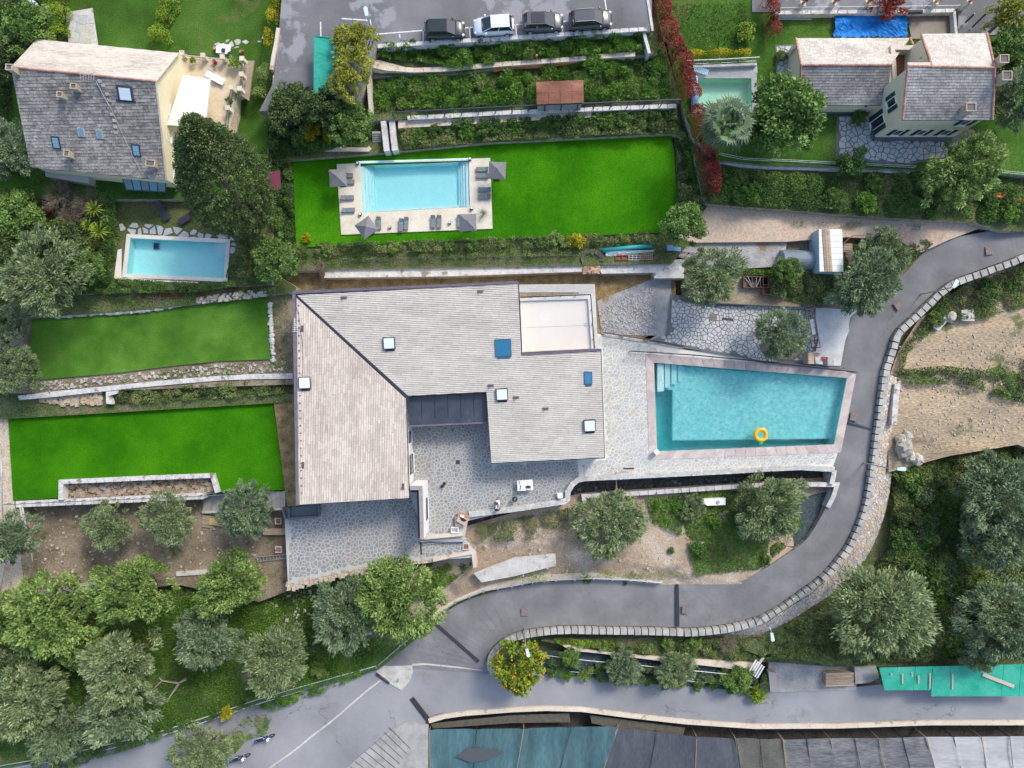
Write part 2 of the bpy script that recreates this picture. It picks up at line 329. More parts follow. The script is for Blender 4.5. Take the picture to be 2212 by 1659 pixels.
POOL_T=[(778,353),(1013,346.5),(1015,447),(784,459.5)]
POOL_L=[(281,513.5),(489.5,524.5),(484,601),(272.5,592)]
POOL_R=[(1503,169),(1623,168.5),(1625,232),(1505,233)]
region('parking_lot',[(604,-200),(1404,-200),(1409,60),(1403,68),(1180,76),(1060,86),(815,102),(800,150),(760,240),(560,240),(590,180),(600,100),(608,0)],5.5,asphalt,'grey patched asphalt of the car park at the top','car park')
region('terrace_ground',[(700,60),(1420,40),(1420,118),(1320,124),(1100,142),(1000,160),(800,165),(720,200)],4.3,weeds,'overgrown terrace directly below the parked cars','ground')
region('terrace_ground',[(790,120),(1440,90),(1470,222),(1200,230),(790,262)],3.5,weeds,'overgrown terrace around the rusty roofed hut','ground')
region('terrace_ground',[(575,190),(1200,215),(1470,200),(1470,292),(1450,289),(1060,308),(800,333),(632,345),(575,350)],2.5,weeds,'planted bank above the pool lawn','ground')
region('lawn',[(632,348),(800,336),(1060,311),(1250,300),(1450,291),(1457,330),(1462,440),(1445,492),(1420,503),(1200,512),(900,524),(640,534)],1.9,lawn_bright,'vivid green lawn around the upper rectangular pool','lawn',hole=[(735,360),(1052,347),(1057,488),(744,501)])
region('terrace_ground',[(570,350),(632,348),(640,534),(1420,503),(1462,440),(1457,280),(1490,270),(1530,480),(1450,570),(575,585)],1.7,weeds,'weedy margin beside and below the pool lawn','ground')
region('garden_lawn',[(-300,-200),(612,-200),(606,0),(598,100),(585,200),(578,300),(575,360),(575,430),(-300,430)],3.0,lawn_garden,'patchy garden lawn behind the left house','lawn')
region('garden_ground',[(-300,395),(575,395),(590,500),(588,615),(-300,660)],2.0,M('garden_soil',[(.05,.065,.02),(.085,.11,.035),(.13,.12,.06)],scale=.5,detail=9,fine=.35,fscale=6,rough=.95,bump=.8),'planted garden ground around the left pool','ground',hole=[(277,510),(492,521),(487,604),(268,595)])
region('terrace_ground',[(-300,610),(120,640),(590,590),(640,620),(640,634),(582,636),(553,641),(425,657),(300,669),(175,679),(68,687),(-300,700)],1.5,weeds,'bare bank above the striped upper left lawn','ground')
region('lawn',[(68,690),(175,682),(300,672),(425,660),(553,643),(582,638),(588,776),(475,780),(375,790),(250,806),(62,822)],1.0,lawn_soft,'mottled upper left lawn between stone edges','lawn')
region('terrace_ground',[(-300,680),(640,620),(640,830),(60,850),(-300,850)],.8,dirt,'stony earth around the upper left lawn','ground')
region('terrace_ground',[(-300,800),(636,790),(636,868),(15,905),(-300,905)],.2,weeds,'weedy bank under the white curved path','ground')
region('lawn',[(17,898),(125,888),(250,878),(450,866),(629,853),(630,1058),(478,1063),(467,1030),(130,1038),(126,1076),(28,1081)],-.3,lawn_bright,'vivid green lower left lawn','lawn')
region('rubble_bed',[(124,1030),(468,1022),(480,1066),(124,1080)],-.9,dirt,'rubble filled bed inside the low white wall','ground',reg=True)
region('path',[(-300,850),(18,850),(26,1000),(32,1100),(60,1330),(-300,1340)],-.4,M('cream_gravel',[(.34,.26,.17),(.50,.42,.32),(.42,.40,.36)],scale=1.2,detail=9,fine=.25,fscale=8,rough=.95,bump=.8),'cream stony strip along the left edge','path')
region('dirt_ground',[(35,1078),(430,1066),(640,1056),(640,1270),(560,1300),(380,1262),(60,1310),(45,1200)],-2.4,dirt,'bare earth field with olive trees','ground')
region('grove_ground',[(-300,1270),(60,1290),(560,1240),(1020,1200),(1150,1240),(960,1330),(820,1445),(560,1518),(320,1592),(0,1664),(-300,1700)],-3.6,M('grove_grass',[(.035,.07,.012),(.05,.10,.018),(.09,.13,.035)],scale=.5,detail=9,fine=.35,fscale=6,rough=.95,bump=.8,patch=((.17,.14,.10),.22,.57,.08)),'grassy ground of the olive grove','ground')
region('dirt_ground',[(575,590),(1460,585),(1460,700),(1320,760),(1310,1010),(620,1095),(590,860)],.0,dry_grass,'dry brown earth around the villa','ground')
region('path',[(690,562),(960,556),(1280,550),(1282,586),(960,597),(700,600)],1.4,concrete_white,'pale stone topped wall path above the villa','path')
region('path',[(1285,566),(1416,562),(1478,560),(1478,601),(1414,601),(1410,589),(1300,591)],1.3,concrete_white,'white concrete path beside the stored crates','path')
region('gravel_ground',[(1290,650),(1415,600),(1420,725),(1300,722)],.06,gravel_m,'grey gravel patch beside the roof terrace','ground',depth=.4,reg=False)
region('concrete_strip',[(1415,602),(1450,602),(1450,735),(1400,735),(1418,725)],.07,concrete_grey,'bare grey concrete strip beside the gravel','ground',depth=.4,reg=False)
region('courtyard',[(878,905),(1062,900),(1250,985),(1250,1010),(1300,1000),(1300,1025),(1262,1032),(1244,1040),(1232,1056),(1229,1085),(1100,1105),(1010,1125),(1003,1170),(920,1170),(886,1070)],0.04,grout_blue,'crazy paved villa courtyard','pavement',depth=3)
region('pool_deck',[(1240,700),(1300,724),(1395,735),(1480,755),(1640,772),(1848,801),(1813,969),(1798,1012),(1250,1037)],0.06,grout_cream,'pale crazy paved deck around the villa pool','pavement',hole=[(1403,774),(1838,808),(1806,964),(1413,980)])
region('patio',[(612,1060),(912,1050),(912,1165),(1003,1160),(1028,1192),(1025,1204),(830,1217),(622,1262)],-.5,grout_blue,'crazy paved entrance patio below the villa','pavement')
region('patio',[(1450,636),(1490,640),(1550,655),(1730,652),(1840,668),(1832,740),(1820,800),(1650,785),(1600,772),(1480,752),(1400,736),(1440,722)],.25,grout_dark,'dark jointed crazy paved patio beside the drive','pavement')
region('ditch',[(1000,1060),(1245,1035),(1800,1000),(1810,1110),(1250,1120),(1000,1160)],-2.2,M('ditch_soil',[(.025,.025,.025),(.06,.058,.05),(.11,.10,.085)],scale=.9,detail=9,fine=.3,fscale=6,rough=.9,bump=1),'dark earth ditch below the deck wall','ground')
region('slope_ground',[(995,1140),(1255,1065),(1800,1030),(1800,1095),(1750,1165),(1690,1205),(1600,1262),(1430,1263),(1281,1236),(1160,1242),(1060,1262),(1000,1287),(950,1312),(900,1352),(840,1410),(880,1250)],[-1.9,-1.9,-1.9,-1.9,-1.9,-1.8,-1.92,-2.36,-2.55,-2.85,-3.05,-3.3,-3.5,-3.7,-4.1,-3.0],dirt_pale,'sandy slope with olive trees inside the road bend','ground')
region('ground_sheet',[(1710,1080),(1785,1062),(1790,1095),(1750,1160),(1700,1200),(1680,1230),(1640,1250),(1660,1180),(1715,1180)],-1.85,M('weed_membrane',[(.035,.055,.065),(.06,.085,.095)],scale=1,detail=7,fine=.3,fscale=5,rough=.8,bump=.8),'dark weed membrane lying in the bend','ground',reg=False)
region('garden_lawn',[(1404,-200),(2600,-200),(2600,388),(2212,380),(1966,367),(1740,357),(1650,356),(1548,346),(1500,300),(1480,250),(1420,40)],3.5,lawn_garden,'shaded lawn around the right house','lawn',hole=[(1497,163),(1630,162),(1632,236),(1500,237)])
region('driveway',[(1618,-200),(2600,-200),(2600,60),(2120,76),(2070,76),(2070,20),(1625,26)],3.6,asphalt,'grey driveway above the right house','road',depth=.5)
region('terrace_ground',[(1488,290),(1700,340),(2600,362),(2600,480),(2170,500),(2100,480),(1900,470),(1520,440)],2.7,weeds,'overgrown bank between dirt track and garden','ground')
region('dirt_track',[(1480,490),(1520,440),(1640,448),(1900,456),(2060,462),(2120,492),(2050,518),(1990,545),(1940,520),(1830,512),(1700,522),(1500,524),(1462,512)],1.75,dirt_pink,'pink sandy track joining the road','ground')
region('terrace_ground',[(1478,560),(1700,520),(2010,505),(2050,530),(1960,590),(1870,662),(1770,665),(1560,655),(1480,640)],.9,dirt,'cluttered yard around the metal sheds','ground')
region('excavated_ground',[(1915,830),(1940,760),(1985,690),(2130,580),(2600,520),(2600,1010),(2300,1010),(2200,960),(2050,985),(1920,1020)],-1.4,M('excavated_earth',[(.17,.135,.095),(.30,.245,.175),(.38,.30,.20),(.46,.37,.25)],scale=.28,detail=12,fine=.3,fscale=5,rough=.95,bump=1,bscale=2.5,stretch=(.5,1.5,1),patch=((.12,.13,.06),.3,.58,.06)),'excavated stony building plot','ground')
region('hillside',[(1895,985),(2300,940),(2700,1000),(2700,1420),(1660,1425),(1600,1400),(1800,1275),(1900,1120)],-3.2,weeds,'scrub covered hillside inside the right edge','ground')
region('terrace_ground',[(1170,1385),(1330,1380),(1700,1375),(1800,1330),(1900,1320),(2700,1350),(2700,1440),(1800,1440),(1660,1430),(1330,1412)],-3.6,weeds,'planted ledge under the road parapet','ground')
region('gravel_ground',[(1440,545),(1500,524),(1700,522),(1692,575),(1560,583),(1480,560)],1.3,gravel_m,'grey gravel yard between olive tree and curved shed','ground',depth=.6)
RP=[((2300,470),(2300,535),2.2),((2212,480),(2212,547),2.0),((2146,497),(2179,560),1.8),((2049,517),(2121,581),1.5),((1996,545),(2064,601),1.2),((1954,590),(2031,620),1.0),
 ((1919,627),(1996,652),.8),((1870,663),(1959,687),.6),((1840,685),(1929,717),.45),((1831,727),(1914,760),.3),((1819,785),(1900,805),.15),((1843,829),(1895,842),.05),((1831,887),(1886,909),-.15),
 ((1814,968),(1876,989),-.45),((1799,1005),(1871,1020),-.55),((1799,1054),(1866,1056),-.75),((1785,1095),(1854,1109),-.95),((1742,1165),(1829,1167),-1.25),((1688,1205),(1799,1209),-1.5),((1645,1232),(1769,1242),-1.7),
 ((1600,1256),(1712,1284),-1.9),((1540,1262),(1659,1319),-2.1),((1480,1261),(1600,1341),-2.25),((1431,1260),(1506,1355),-2.4),((1350,1255),(1400,1353),-2.55),((1281,1251),(1306,1352),-2.7),((1206,1256),(1206,1351),-2.9),
 ((1106,1269),(1125,1362),-3.15),((1003,1299),(1085,1379),-3.45),((938,1341),(1058,1405),-3.75),((872,1386),(1050,1432),-4.05),((815,1438),(1060,1456),-4.35)]
RD,RPT=road('road',RP,asphalt_road,'winding grey asphalt road curving round the villa')
LP=[((812,1437),(905,1610),-4.4),((900,1440),(928,1549),-4.4),((1000,1448),(1003,1537),-4.4),((1106,1452),(1106,1529),-4.4),((1178,1456),(1200,1527),-4.4),((1326,1467),(1330,1537),-4.4),((1481,1482),(1481,1555),-4.4),
 ((1656,1494),(1631,1563),-4.4),((1809,1488),(1809,1561),-4.4),((2009,1470),(2009,1555),-4.4),((2330,1470),(2330,1557),-4.4)]
road('road',LP,asphalt_low,'lower light grey road running to the right edge')
region('road',[(-300,1720),(100,1640),(320,1592),(560,1518),(812,1437),(905,1610),(880,1640),(700,1760),(-300,1800)],-4.408,asphalt_low,'light grey drive at the bottom left','road')
region('ramp',[(925,1565),(925,1700),(640,1760),(705,1700),(770,1640),(840,1580),(880,1558)],-4.34,concrete_grey,'ribbed concrete ramp beside the teal net','road',depth=.6)
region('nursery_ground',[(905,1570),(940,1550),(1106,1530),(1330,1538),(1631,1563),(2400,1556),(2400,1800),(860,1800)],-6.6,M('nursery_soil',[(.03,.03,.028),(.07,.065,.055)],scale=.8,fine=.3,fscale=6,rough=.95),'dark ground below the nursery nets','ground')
region('driveway',[(1829,668),(1868,664),(1845,690),(1826,735),(1816,790),(1780,790),(1762,760),(1768,735),(1762,700),(1762,664)],.35,apron,'pale concrete apron in front of the lattice gate','driveway',depth=.6)
def zbase(fx,fy):
 z=np.interp(fy,[-2000,0,100,230,330,540,620,700,1060,1150,1300,1450,1660,4000],[8,5.2,4.2,3,2,1.6,.5,0,-.6,-2.2,-3.2,-4.4,-6.5,-20])
 if fx > 1420 and fy < 330: z=min(z,3.4)
 if fx > 1880 and fy > 560: z=min(z,np.interp(fy,[560,800,1000,1300],[1,-1.4,-2.8,-4]))
 return z - .7
xs=np.concatenate([[-4000,-1200,-400,-160],np.linspace(-75,75,86),[160,400,1200,4000]]); ys=np.concatenate([[-4000,-1200,-400,-120],np.linspace(-56,56,66),[120,400,1200,4000]])
G=np.zeros((len(xs),len(ys))); pf=[]
for i,X in enumerate(xs):
 for j,Y in enumerate(ys):
  k=S; fx,fy=1106 + X / k,829.5 - Y / k; G[i,j]=zbase(fx,fy)
  for it in range(2):
   k=S * (H - G[i,j]) / H; fx,fy=1106 + X / k,829.5 - Y / k; G[i,j]=zbase(fx,fy)
  pf.append((X,Y))
G2=G.copy()
for poly,z in REG:
 wp=[P(x,y,z)[:2] for x,y in poly]; ins=inpoly(pf,wp).reshape(G.shape)
 G2[ins]=np.minimum(G2[ins],z - .7)
G3=G2.copy()
for dx in (-1,0,1):
 for dy in (-1,0,1):
  G3=np.minimum(G3,np.roll(np.roll(G2,dx,0),dy,1))
mb=MB(); ny=len(ys)
mb.v=[(float(xs[i]),float(ys[j]),float(G3[i,j])) for i in range(len(xs)) for j in range(ny)]
mb.f=[(i * ny + j,(i + 1) * ny + j,(i + 1) * ny + j + 1,i * ny + j + 1) for i in range(len(xs) - 1) for j in range(ny - 1)]; mb.m=[0] * len(mb.f); mb.t=[0] * len(mb.f)
mb.obj('ground',[weeds],'brown and green earth of the hillside between all plots','ground',kind='structure',smooth=True)
def zat(x,y):
 for poly,z in reversed(REG):
  if inpoly([(x,y)],poly)[0]: return z
 return float(zbase(x,y))
# ================================================================ stone pieces
def clip_half(poly, a, n):      # keep the side where (p-a).n <= 0
 out=[]; k=len(poly)
 for i in range(k):
  p,q=poly[i],poly[(i + 1) % k]; dp=(p[0] - a[0]) * n[0] + (p[1] - a[1]) * n[1]; dq=(q[0] - a[0]) * n[0] + (q[1] - a[1]) * n[1]
  if dp <= 0: out.append(p)
  if (dp < 0 < dq) or (dq < 0 < dp):
   t=dp / (dp - dq); out.append((p[0] + (q[0] - p[0]) * t,p[1] + (q[1] - p[1]) * t))
 return out
def area2(p): return .5 * sum(p[i][0] * p[(i + 1) % len(p)][1] - p[(i + 1) % len(p)][0] * p[i][1] for i in range(len(p)))
def voronoi(poly,cell,seed,gap,jit=.42,inset=.0,aniso=1.0,rough=.0,vary=0.0):
 rg=random.Random(seed); xs_=[p[0] for p in poly]; ys_=[p[1] for p in poly]
 x0,x1,y0,y1=min(xs_),max(xs_),min(ys_),max(ys_); cx,cy=cell * aniso,cell
 nx,ny_=int((x1 - x0) / cx) + 3,int((y1 - y0) / cy) + 3; g={}
 for i in range(nx):
  for j in range(ny_):
   if vary and rg.random() < vary: continue
   g[(i,j)]=(x0 + (i - .5 + (.5 if j % 2 else 0) + rg.uniform(-jit,jit)) * cx,y0 + (j - .5 + rg.uniform(-jit,jit)) * cy)
 keys=list(g); ins=inpoly([g[k] for k in keys],poly); out=[]
 for k,ok in zip(keys,ins):
  if not ok: continue
  s=g[k]; c=[(s[0] - 2 * cx,s[1] - 2 * cy),(s[0] + 2 * cx,s[1] - 2 * cy),(s[0] + 2 * cx,s[1] + 2 * cy),(s[0] - 2 * cx,s[1] + 2 * cy)]
  gp=gap * rg.uniform(.6,1.5)
  for di in range(-3,4):
   for dj in range(-3,4):
    if (di or dj) and (k[0] + di,k[1] + dj) in g:
     o=g[(k[0] + di,k[1] + dj)]; n=(o[0] - s[0],o[1] - s[1]); l=math.hypot(*n)
     if l > 4 * max(cx,cy) or l < 1e-6: continue
     n=(n[0] / l,n[1] / l); c=clip_half(c,((s[0] + o[0]) / 2 - n[0] * gp / 2,(s[1] + o[1]) / 2 - n[1] * gp / 2),n)
     if len(c) < 3: break
   if len(c) < 3: break
  if len(c) < 3: continue
  if not inpoly(c,poly).all():
   for a, b in zip(poly, poly[1:] + poly[:1]):      # poly is ccw: cut along the outline edges that cross this stone
    ex,ey=b[0] - a[0],b[1] - a[1]; l=math.hypot(ex,ey); n=(ey / l,-ex / l)
    t=max(0,min(1,((s[0] - a[0]) * ex + (s[1] - a[1]) * ey) / l / l))
    if math.hypot(a[0] + ex * t - s[0],a[1] + ey * t - s[1]) < 1.6 * max(cx,cy): c=clip_half(c,(a[0] - n[0] * gap * .3,a[1] - n[1] * gap * .3),n) if len(c) > 2 else c
   if len(c) < 3: continue
  if rough: c=[(p[0] + rg.uniform(-rough,rough) * cell,p[1] + rg.uniform(-rough,rough) * cell) for p in c]
  if area2(c) > .05 * cx * cy: out.append(c)
 return out
def pave(name,label,poly,z,cell,gap,mat,seed,th=.03,holes=(),vary=.12,ngrp='pavement',lim=300):
 W_=[P(x,y,z)[:2] for x,y in poly]; hs=[[P(x,y,z)[:2] for x,y in h] for h in holes]
 if area2(W_) < 0: W_=W_[::-1]
 cs=voronoi(W_,cell,seed,gap,vary=vary); rg=random.Random(seed + 1); pl=[]
 for c in cs:
  if any(inpoly(c,h).any() for h in hs): continue
  n=len(c); h=z + th * rg.uniform(.5,1.1); ctr=(sum(p[0] for p in c) / n,sum(p[1] for p in c) / n)
  top=[(ctr[0] + (p[0] - ctr[0]) * .95,ctr[1] + (p[1] - ctr[1]) * .95,h) for p in c]; bot=[(p[0],p[1],z - .02) for p in c]
  vs=top + bot; fs=[tuple(range(n))] + [(i,i + n,(i + 1) % n + n,(i + 1) % n) for i in range(n)]
  pl.append((area2(c),vs,fs,rg.random()))
 root=thing(name,(W_[0][0],W_[0][1],z),label,ngrp); root['kind']='structure'
 pieces(root,'paving_stone',pl,mat,lim); return root
pave('stone_paving','grey blue stones set in the villa courtyard',[(890,918),(1056,905),(1062,1004),(1250,995),(1250,1030),(1240,1040),(1226,1054),(1222,1080),(1150,1092),(1003,1122),(990,1130),(985,1150),(925,1154),(895,1060)],.04,.34,.07,slate_court,3,vary=.24)
pave('stone_paving','pale stones of the deck around the trapezoid pool',[(1254,1000),(1309,992),(1301,728),(1392,738),(1440,762),(1393,764),(1400,880),(1408,985),(1812,970),(1795,1002),(1500,1018),(1262,1030)],.06,.36,.07,stone_pale,4,vary=.2)
pave('stone_paving','grey blue stones of the entrance patio below the villa',[(625,1062),(905,1055),(905,1165),(996,1164),(1018,1192),(920,1203),(826,1210),(640,1250),(624,1256)],-.5,.38,.085,slate_court,5,vary=.24)
pave('stone_paving','pale grey stones with dark joints beside the pool drive',[(1452,644),(1540,662),(1730,655),(1762,668),(1768,735),(1740,780),(1650,781),(1600,768),(1480,748),(1412,733),(1448,718)],.25,.40,.06,stone_grey,6,vary=.16)
region('patio',[(1808,250),(1900,246),(1900,235),(2150,290),(2115,330),(2090,345),(1990,350),(1960,358),(1880,350),(1805,345)],3.55,grout_dark,'crazy paved patio in front of the right house','pavement',depth=.4)
pave('stone_paving','grey stones of the patio before the right house',[(1812,252),(1900,250),(1905,300),(2085,308),(2110,325),(2080,343),(1985,347),(1960,353),(1885,346),(1812,340)],3.55,.55,.07,stone_grey,7)
region('patio',[(1675,98),(1720,96),(1730,235),(1680,230)],3.55,grout_dark,'narrow crazy paved patio beside the arches','pavement',depth=.4)
pave('stone_paving','grey stones beside the arched side wall',[(1677,100),(1718,99),(1728,230),(1682,228)],3.55,.55,.07,stone_grey,8)
region('patio',[(141,27),(200,17),(212,99),(148,92)],3.05,concrete,'small stone patio behind the left house','pavement',depth=.4)
pave('stone_paving','pale flagstones of the small patio behind the left house',[(142,28),(199,19),(211,97),(148,91)],3.05,.8,.03,stone_pale,9,vary=.1)
pave('stone_paving','flagstones edging the top of the left pool',[(255,482),(290,480),(480,500),(514,505),(514,523),(492,520),(285,509),(262,509)],2.0,.85,.16,stone_grey,10)
pave('stone_paving','flagstones down the right side of the left pool',[(499,523),(512,523),(505,575),(492,572)],2.0,.7,.16,stone_grey,11)
pave('stone_paving','stepping stones across the lawn by the terrace',[(478,95),(490,84),(540,84),(575,72),(575,84),(560,95),(525,102),(524,112),(480,108)],3.0,.62,.2,stone_pale,12)
pave('stone_paving','irregular stones in the white path above the villa',[(744,565),(960,558),(1250,554),(1250,572),(960,577),(744,584)],1.4,.45,.08,stone_pale,13)
# ================================================================ pools
tile_teal=M('pool_tile_rippled',[(.30,.72,.73),(.46,.84,.84),(.72,.94,.93)],scale=2.6,detail=4,fine=.2,fscale=9,rough=.4)  # mottle painted into the tile colour imitates light ripples under water
tile_pale=M('pool_tile_pale',[(.60,.88,.89),(.66,.92,.93)],scale=2,fine=.06,rough=.4)
tile_bright=M('pool_tile_bright',[(.54,.90,.90),(.62,.94,.94)],scale=1.5,fine=.05,rough=.4)
tile_green=M('pool_tile_green',[(.44,.76,.60),(.50,.82,.67)],scale=.6,fine=.08,rough=.4)
coping_pink=M('coping_pink',[(.36,.31,.29),(.46,.40,.37),(.50,.45,.42)],tint=.12,scale=1.5,fine=.08,rough=.75,bump=.2)
deck_sand=M('sand_deck',[(.50,.45,.35),(.60,.56,.46),(.66,.62,.53)],scale=.6,detail=8,fine=.06,rough=.85)
deck_grey=M('grey_boards',[(.26,.27,.28),(.36,.37,.38)],tint=.15,scale=1.5,fine=.15,rough=.85,stretch=(.3,3,1))
cop_white=M('coping_white',[(.60,.57,.52),(.70,.68,.64)],tint=.06,scale=1,fine=.06,rough=.8,patch=((.42,.33,.26),.8,.62,.05))
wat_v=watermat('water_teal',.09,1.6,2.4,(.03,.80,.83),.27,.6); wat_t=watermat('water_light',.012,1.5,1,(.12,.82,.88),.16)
wat_l=watermat('water_aqua',.012,1.2,.5,(.10,.86,.89),.15); wat_r=watermat('water_green',.012,1.2,.5,(.4,.84,.72),.14)
def off_poly(w, d):      # move each edge of a convex polygon outward by d
 if area2(w) < 0: w=w[::-1]
 n=len(w); out=[]
 for i in range(n):
  a,b,c=Vector(w[i - 1][:2]),Vector(w[i][:2]),Vector(w[(i + 1) % n][:2]); e1=(b - a).normalized(); e2=(c - b).normalized()
  n1=Vector((e1.y,-e1.x)); n2=Vector((e2.y,-e2.x)); k=(n1 + n2); k=k / max(.2,k.dot(n1)); out.append(b + k * d)
 return out
def z3(w,z): return [Vector((p[0],p[1],z)) for p in w]
def pool(label,inner,z,deep,floor_mat,water_mat,cop_mat,cop_w,wl=.14,nseg=(14,6),cop_t=.05,quad=None):
 w=[P(x,y,z)[:2] for x,y in inner]
 if area2(w) < 0: w=w[::-1]
 root=thing('swimming_pool',(w[0][0],w[0][1],z),label,'swimming pool')
 fl=off_poly(w,0); mb=MB(); n=len(w); o=off_poly(w,.25)
 top_i,bot_i=z3(fl,z),z3(fl,z - deep); top_o,bot_o=z3(o,z - .01),z3(o,z - deep - .2); v=top_i + bot_i + top_o + bot_o
 f=[tuple(range(n,2 * n))] + [((i + 1) % n,i,i + n,(i + 1) % n + n)[::-1] for i in range(n)]
 f=[f[0]] + [(i,i + n,(i + 1) % n + n,(i + 1) % n)[::-1] for i in range(n)]
 f += [(i + 2 * n,(i + 1) % n + 2 * n,(i + 1) % n + 3 * n,i + 3 * n)[::-1] for i in range(n)] + [(i,(i + 1) % n,(i + 1) % n + 2 * n,i + 2 * n)[::-1] for i in range(n)] + [tuple(range(4 * n - 1,3 * n - 1,-1))]
 mb.add(v,f); mb.part('basin',floor_mat,root)
 if cop_w:
  wi,wo=off_poly(w,-.03),off_poly(w,cop_w);
  for i in range(n):
   a,b,c,d=wi[i],wi[(i + 1) % n],wo[(i + 1) % n],wo[i]; k=max(2,int((b - a).length / 1.05))
   for j in range(k):
    t0,t1=j / k + .0008,(j + 1) / k - .0008
    q=[a.lerp(b,t0),a.lerp(b,t1),d.lerp(c,t1),d.lerp(c,t0)]
    m2=MB(); m2.prism(z3(q,z + cop_t),z3(q,z - .02),t=rnd.random()); m2.part('coping_stone',cop_mat,root)
 wp=off_poly(w,.012);
 if n == 4:
  U,V=90,44; vs=[]; amp=.004 if water_mat is not wat_v else .010
  for j in range(V + 1):
   for i in range(U + 1):
    a=wp[0].lerp(wp[1],i / U); b=wp[3].lerp(wp[2],i / U); p=a.lerp(b,j / V)
    vs.append((p.x,p.y,z - wl + amp * math.sin(p.x * 2.3 + 2 * math.sin(p.y * 1.1)) * math.cos(p.y * 2.9 + math.sin(p.x * .7))))
  fs=[(j * (U + 1) + i,j * (U + 1) + i + 1,(j + 1) * (U + 1) + i + 1,(j + 1) * (U + 1) + i) for j in range(V) for i in range(U)]
  rim=[i for i in range(U + 1)] + [j * (U + 1) + U for j in range(1,V + 1)] + [V * (U + 1) + i for i in range(U - 1,-1,-1)] + [j * (U + 1) for j in range(V - 1,0,-1)]
  base=len(vs); vs += [(vs[i][0],vs[i][1],z - deep - .02) for i in rim]; k=len(rim)
  fs += [(rim[i],base + i,base + (i + 1) % k,rim[(i + 1) % k]) for i in range(k)] + [tuple(base + i for i in range(k - 1,-1,-1))]
  mb=MB(); mb.add(vs,fs); wo_=mb.part('water',water_mat,root,smooth=True)
 return root,w
def blk(root, name, pts, z0, z1, mat, zxy=None):   # a solid block over a photo outline taken at height z1
 q=[P(x,y,z1 if zxy is None else zxy) for x,y in pts]
 for p in q: p.z=z1
 mb=MB(); mb.prism(q,[Vector((p.x,p.y,z0)) for p in q]); return mb.part(name,mat,root)
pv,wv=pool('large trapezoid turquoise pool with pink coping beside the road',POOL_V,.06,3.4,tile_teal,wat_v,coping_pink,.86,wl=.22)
blk(pv,'floor_beside_shade_channel',[(1452,858),(1452,842),(1424,842),(1424,788),(1829,817.5),(1822,850),(1806,947),(1452,951)],-3.34,-1.3,tile_teal)  # floor stops short; the deep channel is added to imitate a shade band
for k,(x0,x1,y1,zt) in enumerate([(1420,1434,846,-.30),(1436,1447,838,-.55),(1450,1461,830,-.8),(1464,1474,824,-1.02)]):
 blk(pv,'pool_step',[(x0,785 + k),(x1,787 + k),(x1,y1),(x0,y1)],-1.3,zt,tile_pale)
pt,wt=pool('rectangular pale blue pool on the sandy deck in the upper lawn',POOL_T,2.0,1.35,tile_bright,wat_t,None,0,wl=.1)
for k,(x0,x1) in enumerate([(778.5,787),(787,794),(794,800),(800,806)]):
 blk(pt,'pool_step',[(x0,353.5),(x1,353),(x1 + 5,459),(x0 + 5,459.3)],.66,1.78 - k * .25,tile_pale)
for k,(x0,x1) in enumerate([(1006,1013),(1000,1006),(995,1000),(990,995)]):
 blk(pt,'pool_step',[(x0,347),(x1,346.6),(x1 + 1.5,446.8),(x0 + 1.5,447)],.66,1.78 - k * .25,tile_pale)
blk(pt,'overflow_ledge',[(806,352),(990,347.3),(990,352),(806,357)],.66,1.82,tile_pale)
blk(pt,'overflow_ledge',[(811,452),(991,443),(991,447.6),(811,457.5)],.66,1.82,tile_pale)
sd_=thing('sand_terrace',P(727,354,2.0),'sand coloured stone terrace surrounding the upper rectangular pool','terrace'); sd_['kind']='structure'
mb=MB(); q=[P(x,y,2.03) for x,y in [(727,354.5),(1059,341),(1064,494),(737,507)]]; mb.prism(q,[Vector((p.x,p.y,1.2)) for p in q],bottom=False,hole=[P(x,y,2.03) for x,y in POOL_T]); mb.part('slab',deck_sand,sd_)
pl_,wl_=pool('aqua pool with white surround below the left house',POOL_L,2.05,1.2,tile_bright,wat_l,cop_white,.38)
for k,(rr,zt) in enumerate([(26,1.75),(34,1.48),(42,1.16)]):
 c=(490.5,523.5); pts=[c] + [(c[0] - rr * math.cos(a),c[1] + rr * math.sin(a)) for a in [i * math.pi / 18 for i in range(10)]]
 blk(pl_,'pool_step',pts,.86,zt - k * .002,tile_pale,2.05)
mb=MB(); q=[P(x,y,2.1) for x,y in [(262,537),(254,540),(246,602),(280,605),(330,608),(430,612),(431,609),(330,604),(262,598)]]
mb.prism(q,[Vector((p.x,p.y,.8)) for p in q]); mb.obj('pool_wall',cop_white,'cream retaining wall round the left pool lower corner','wall')
pr,wr=pool('green tinted pool with grey boards behind the fan palm',POOL_R,3.55,1.3,tile_green,wat_r,deck_grey,.55)
def rob(x,y,z,label):
 c=P(x,y,z); t=thing('pool_robot',c,label,'pool robot'); mb=MB(); mb.box((c.x,c.y,z + .12),(.5,.42,.2)); mb.part('body',plain('robot_blue',(.01,.04,.13)),t)
 for s in (-1,1):
  mb=MB(); mb.box((c.x,c.y + s * .26,z + .1),(.56,.1,.2)); mb.part('track',black_plastic,t)
 mb=MB(); mb.tube([c + Vector((-.2,0,.3)),c + Vector((-.2,0,.42)),c + Vector((.2,0,.42)),c + Vector((.2,0,.3))],.02); mb.part('handle',black_plastic,t)
rob(339.5,532.5,.88,'dark blue cleaning robot on the floor of the left pool')
c=P(1643,939,-.14); t=thing('swim_ring',c,'yellow pineapple swim ring floating in the trapezoid pool','swim ring')
mb=MB(); vs=[]; n1,n2=28,12
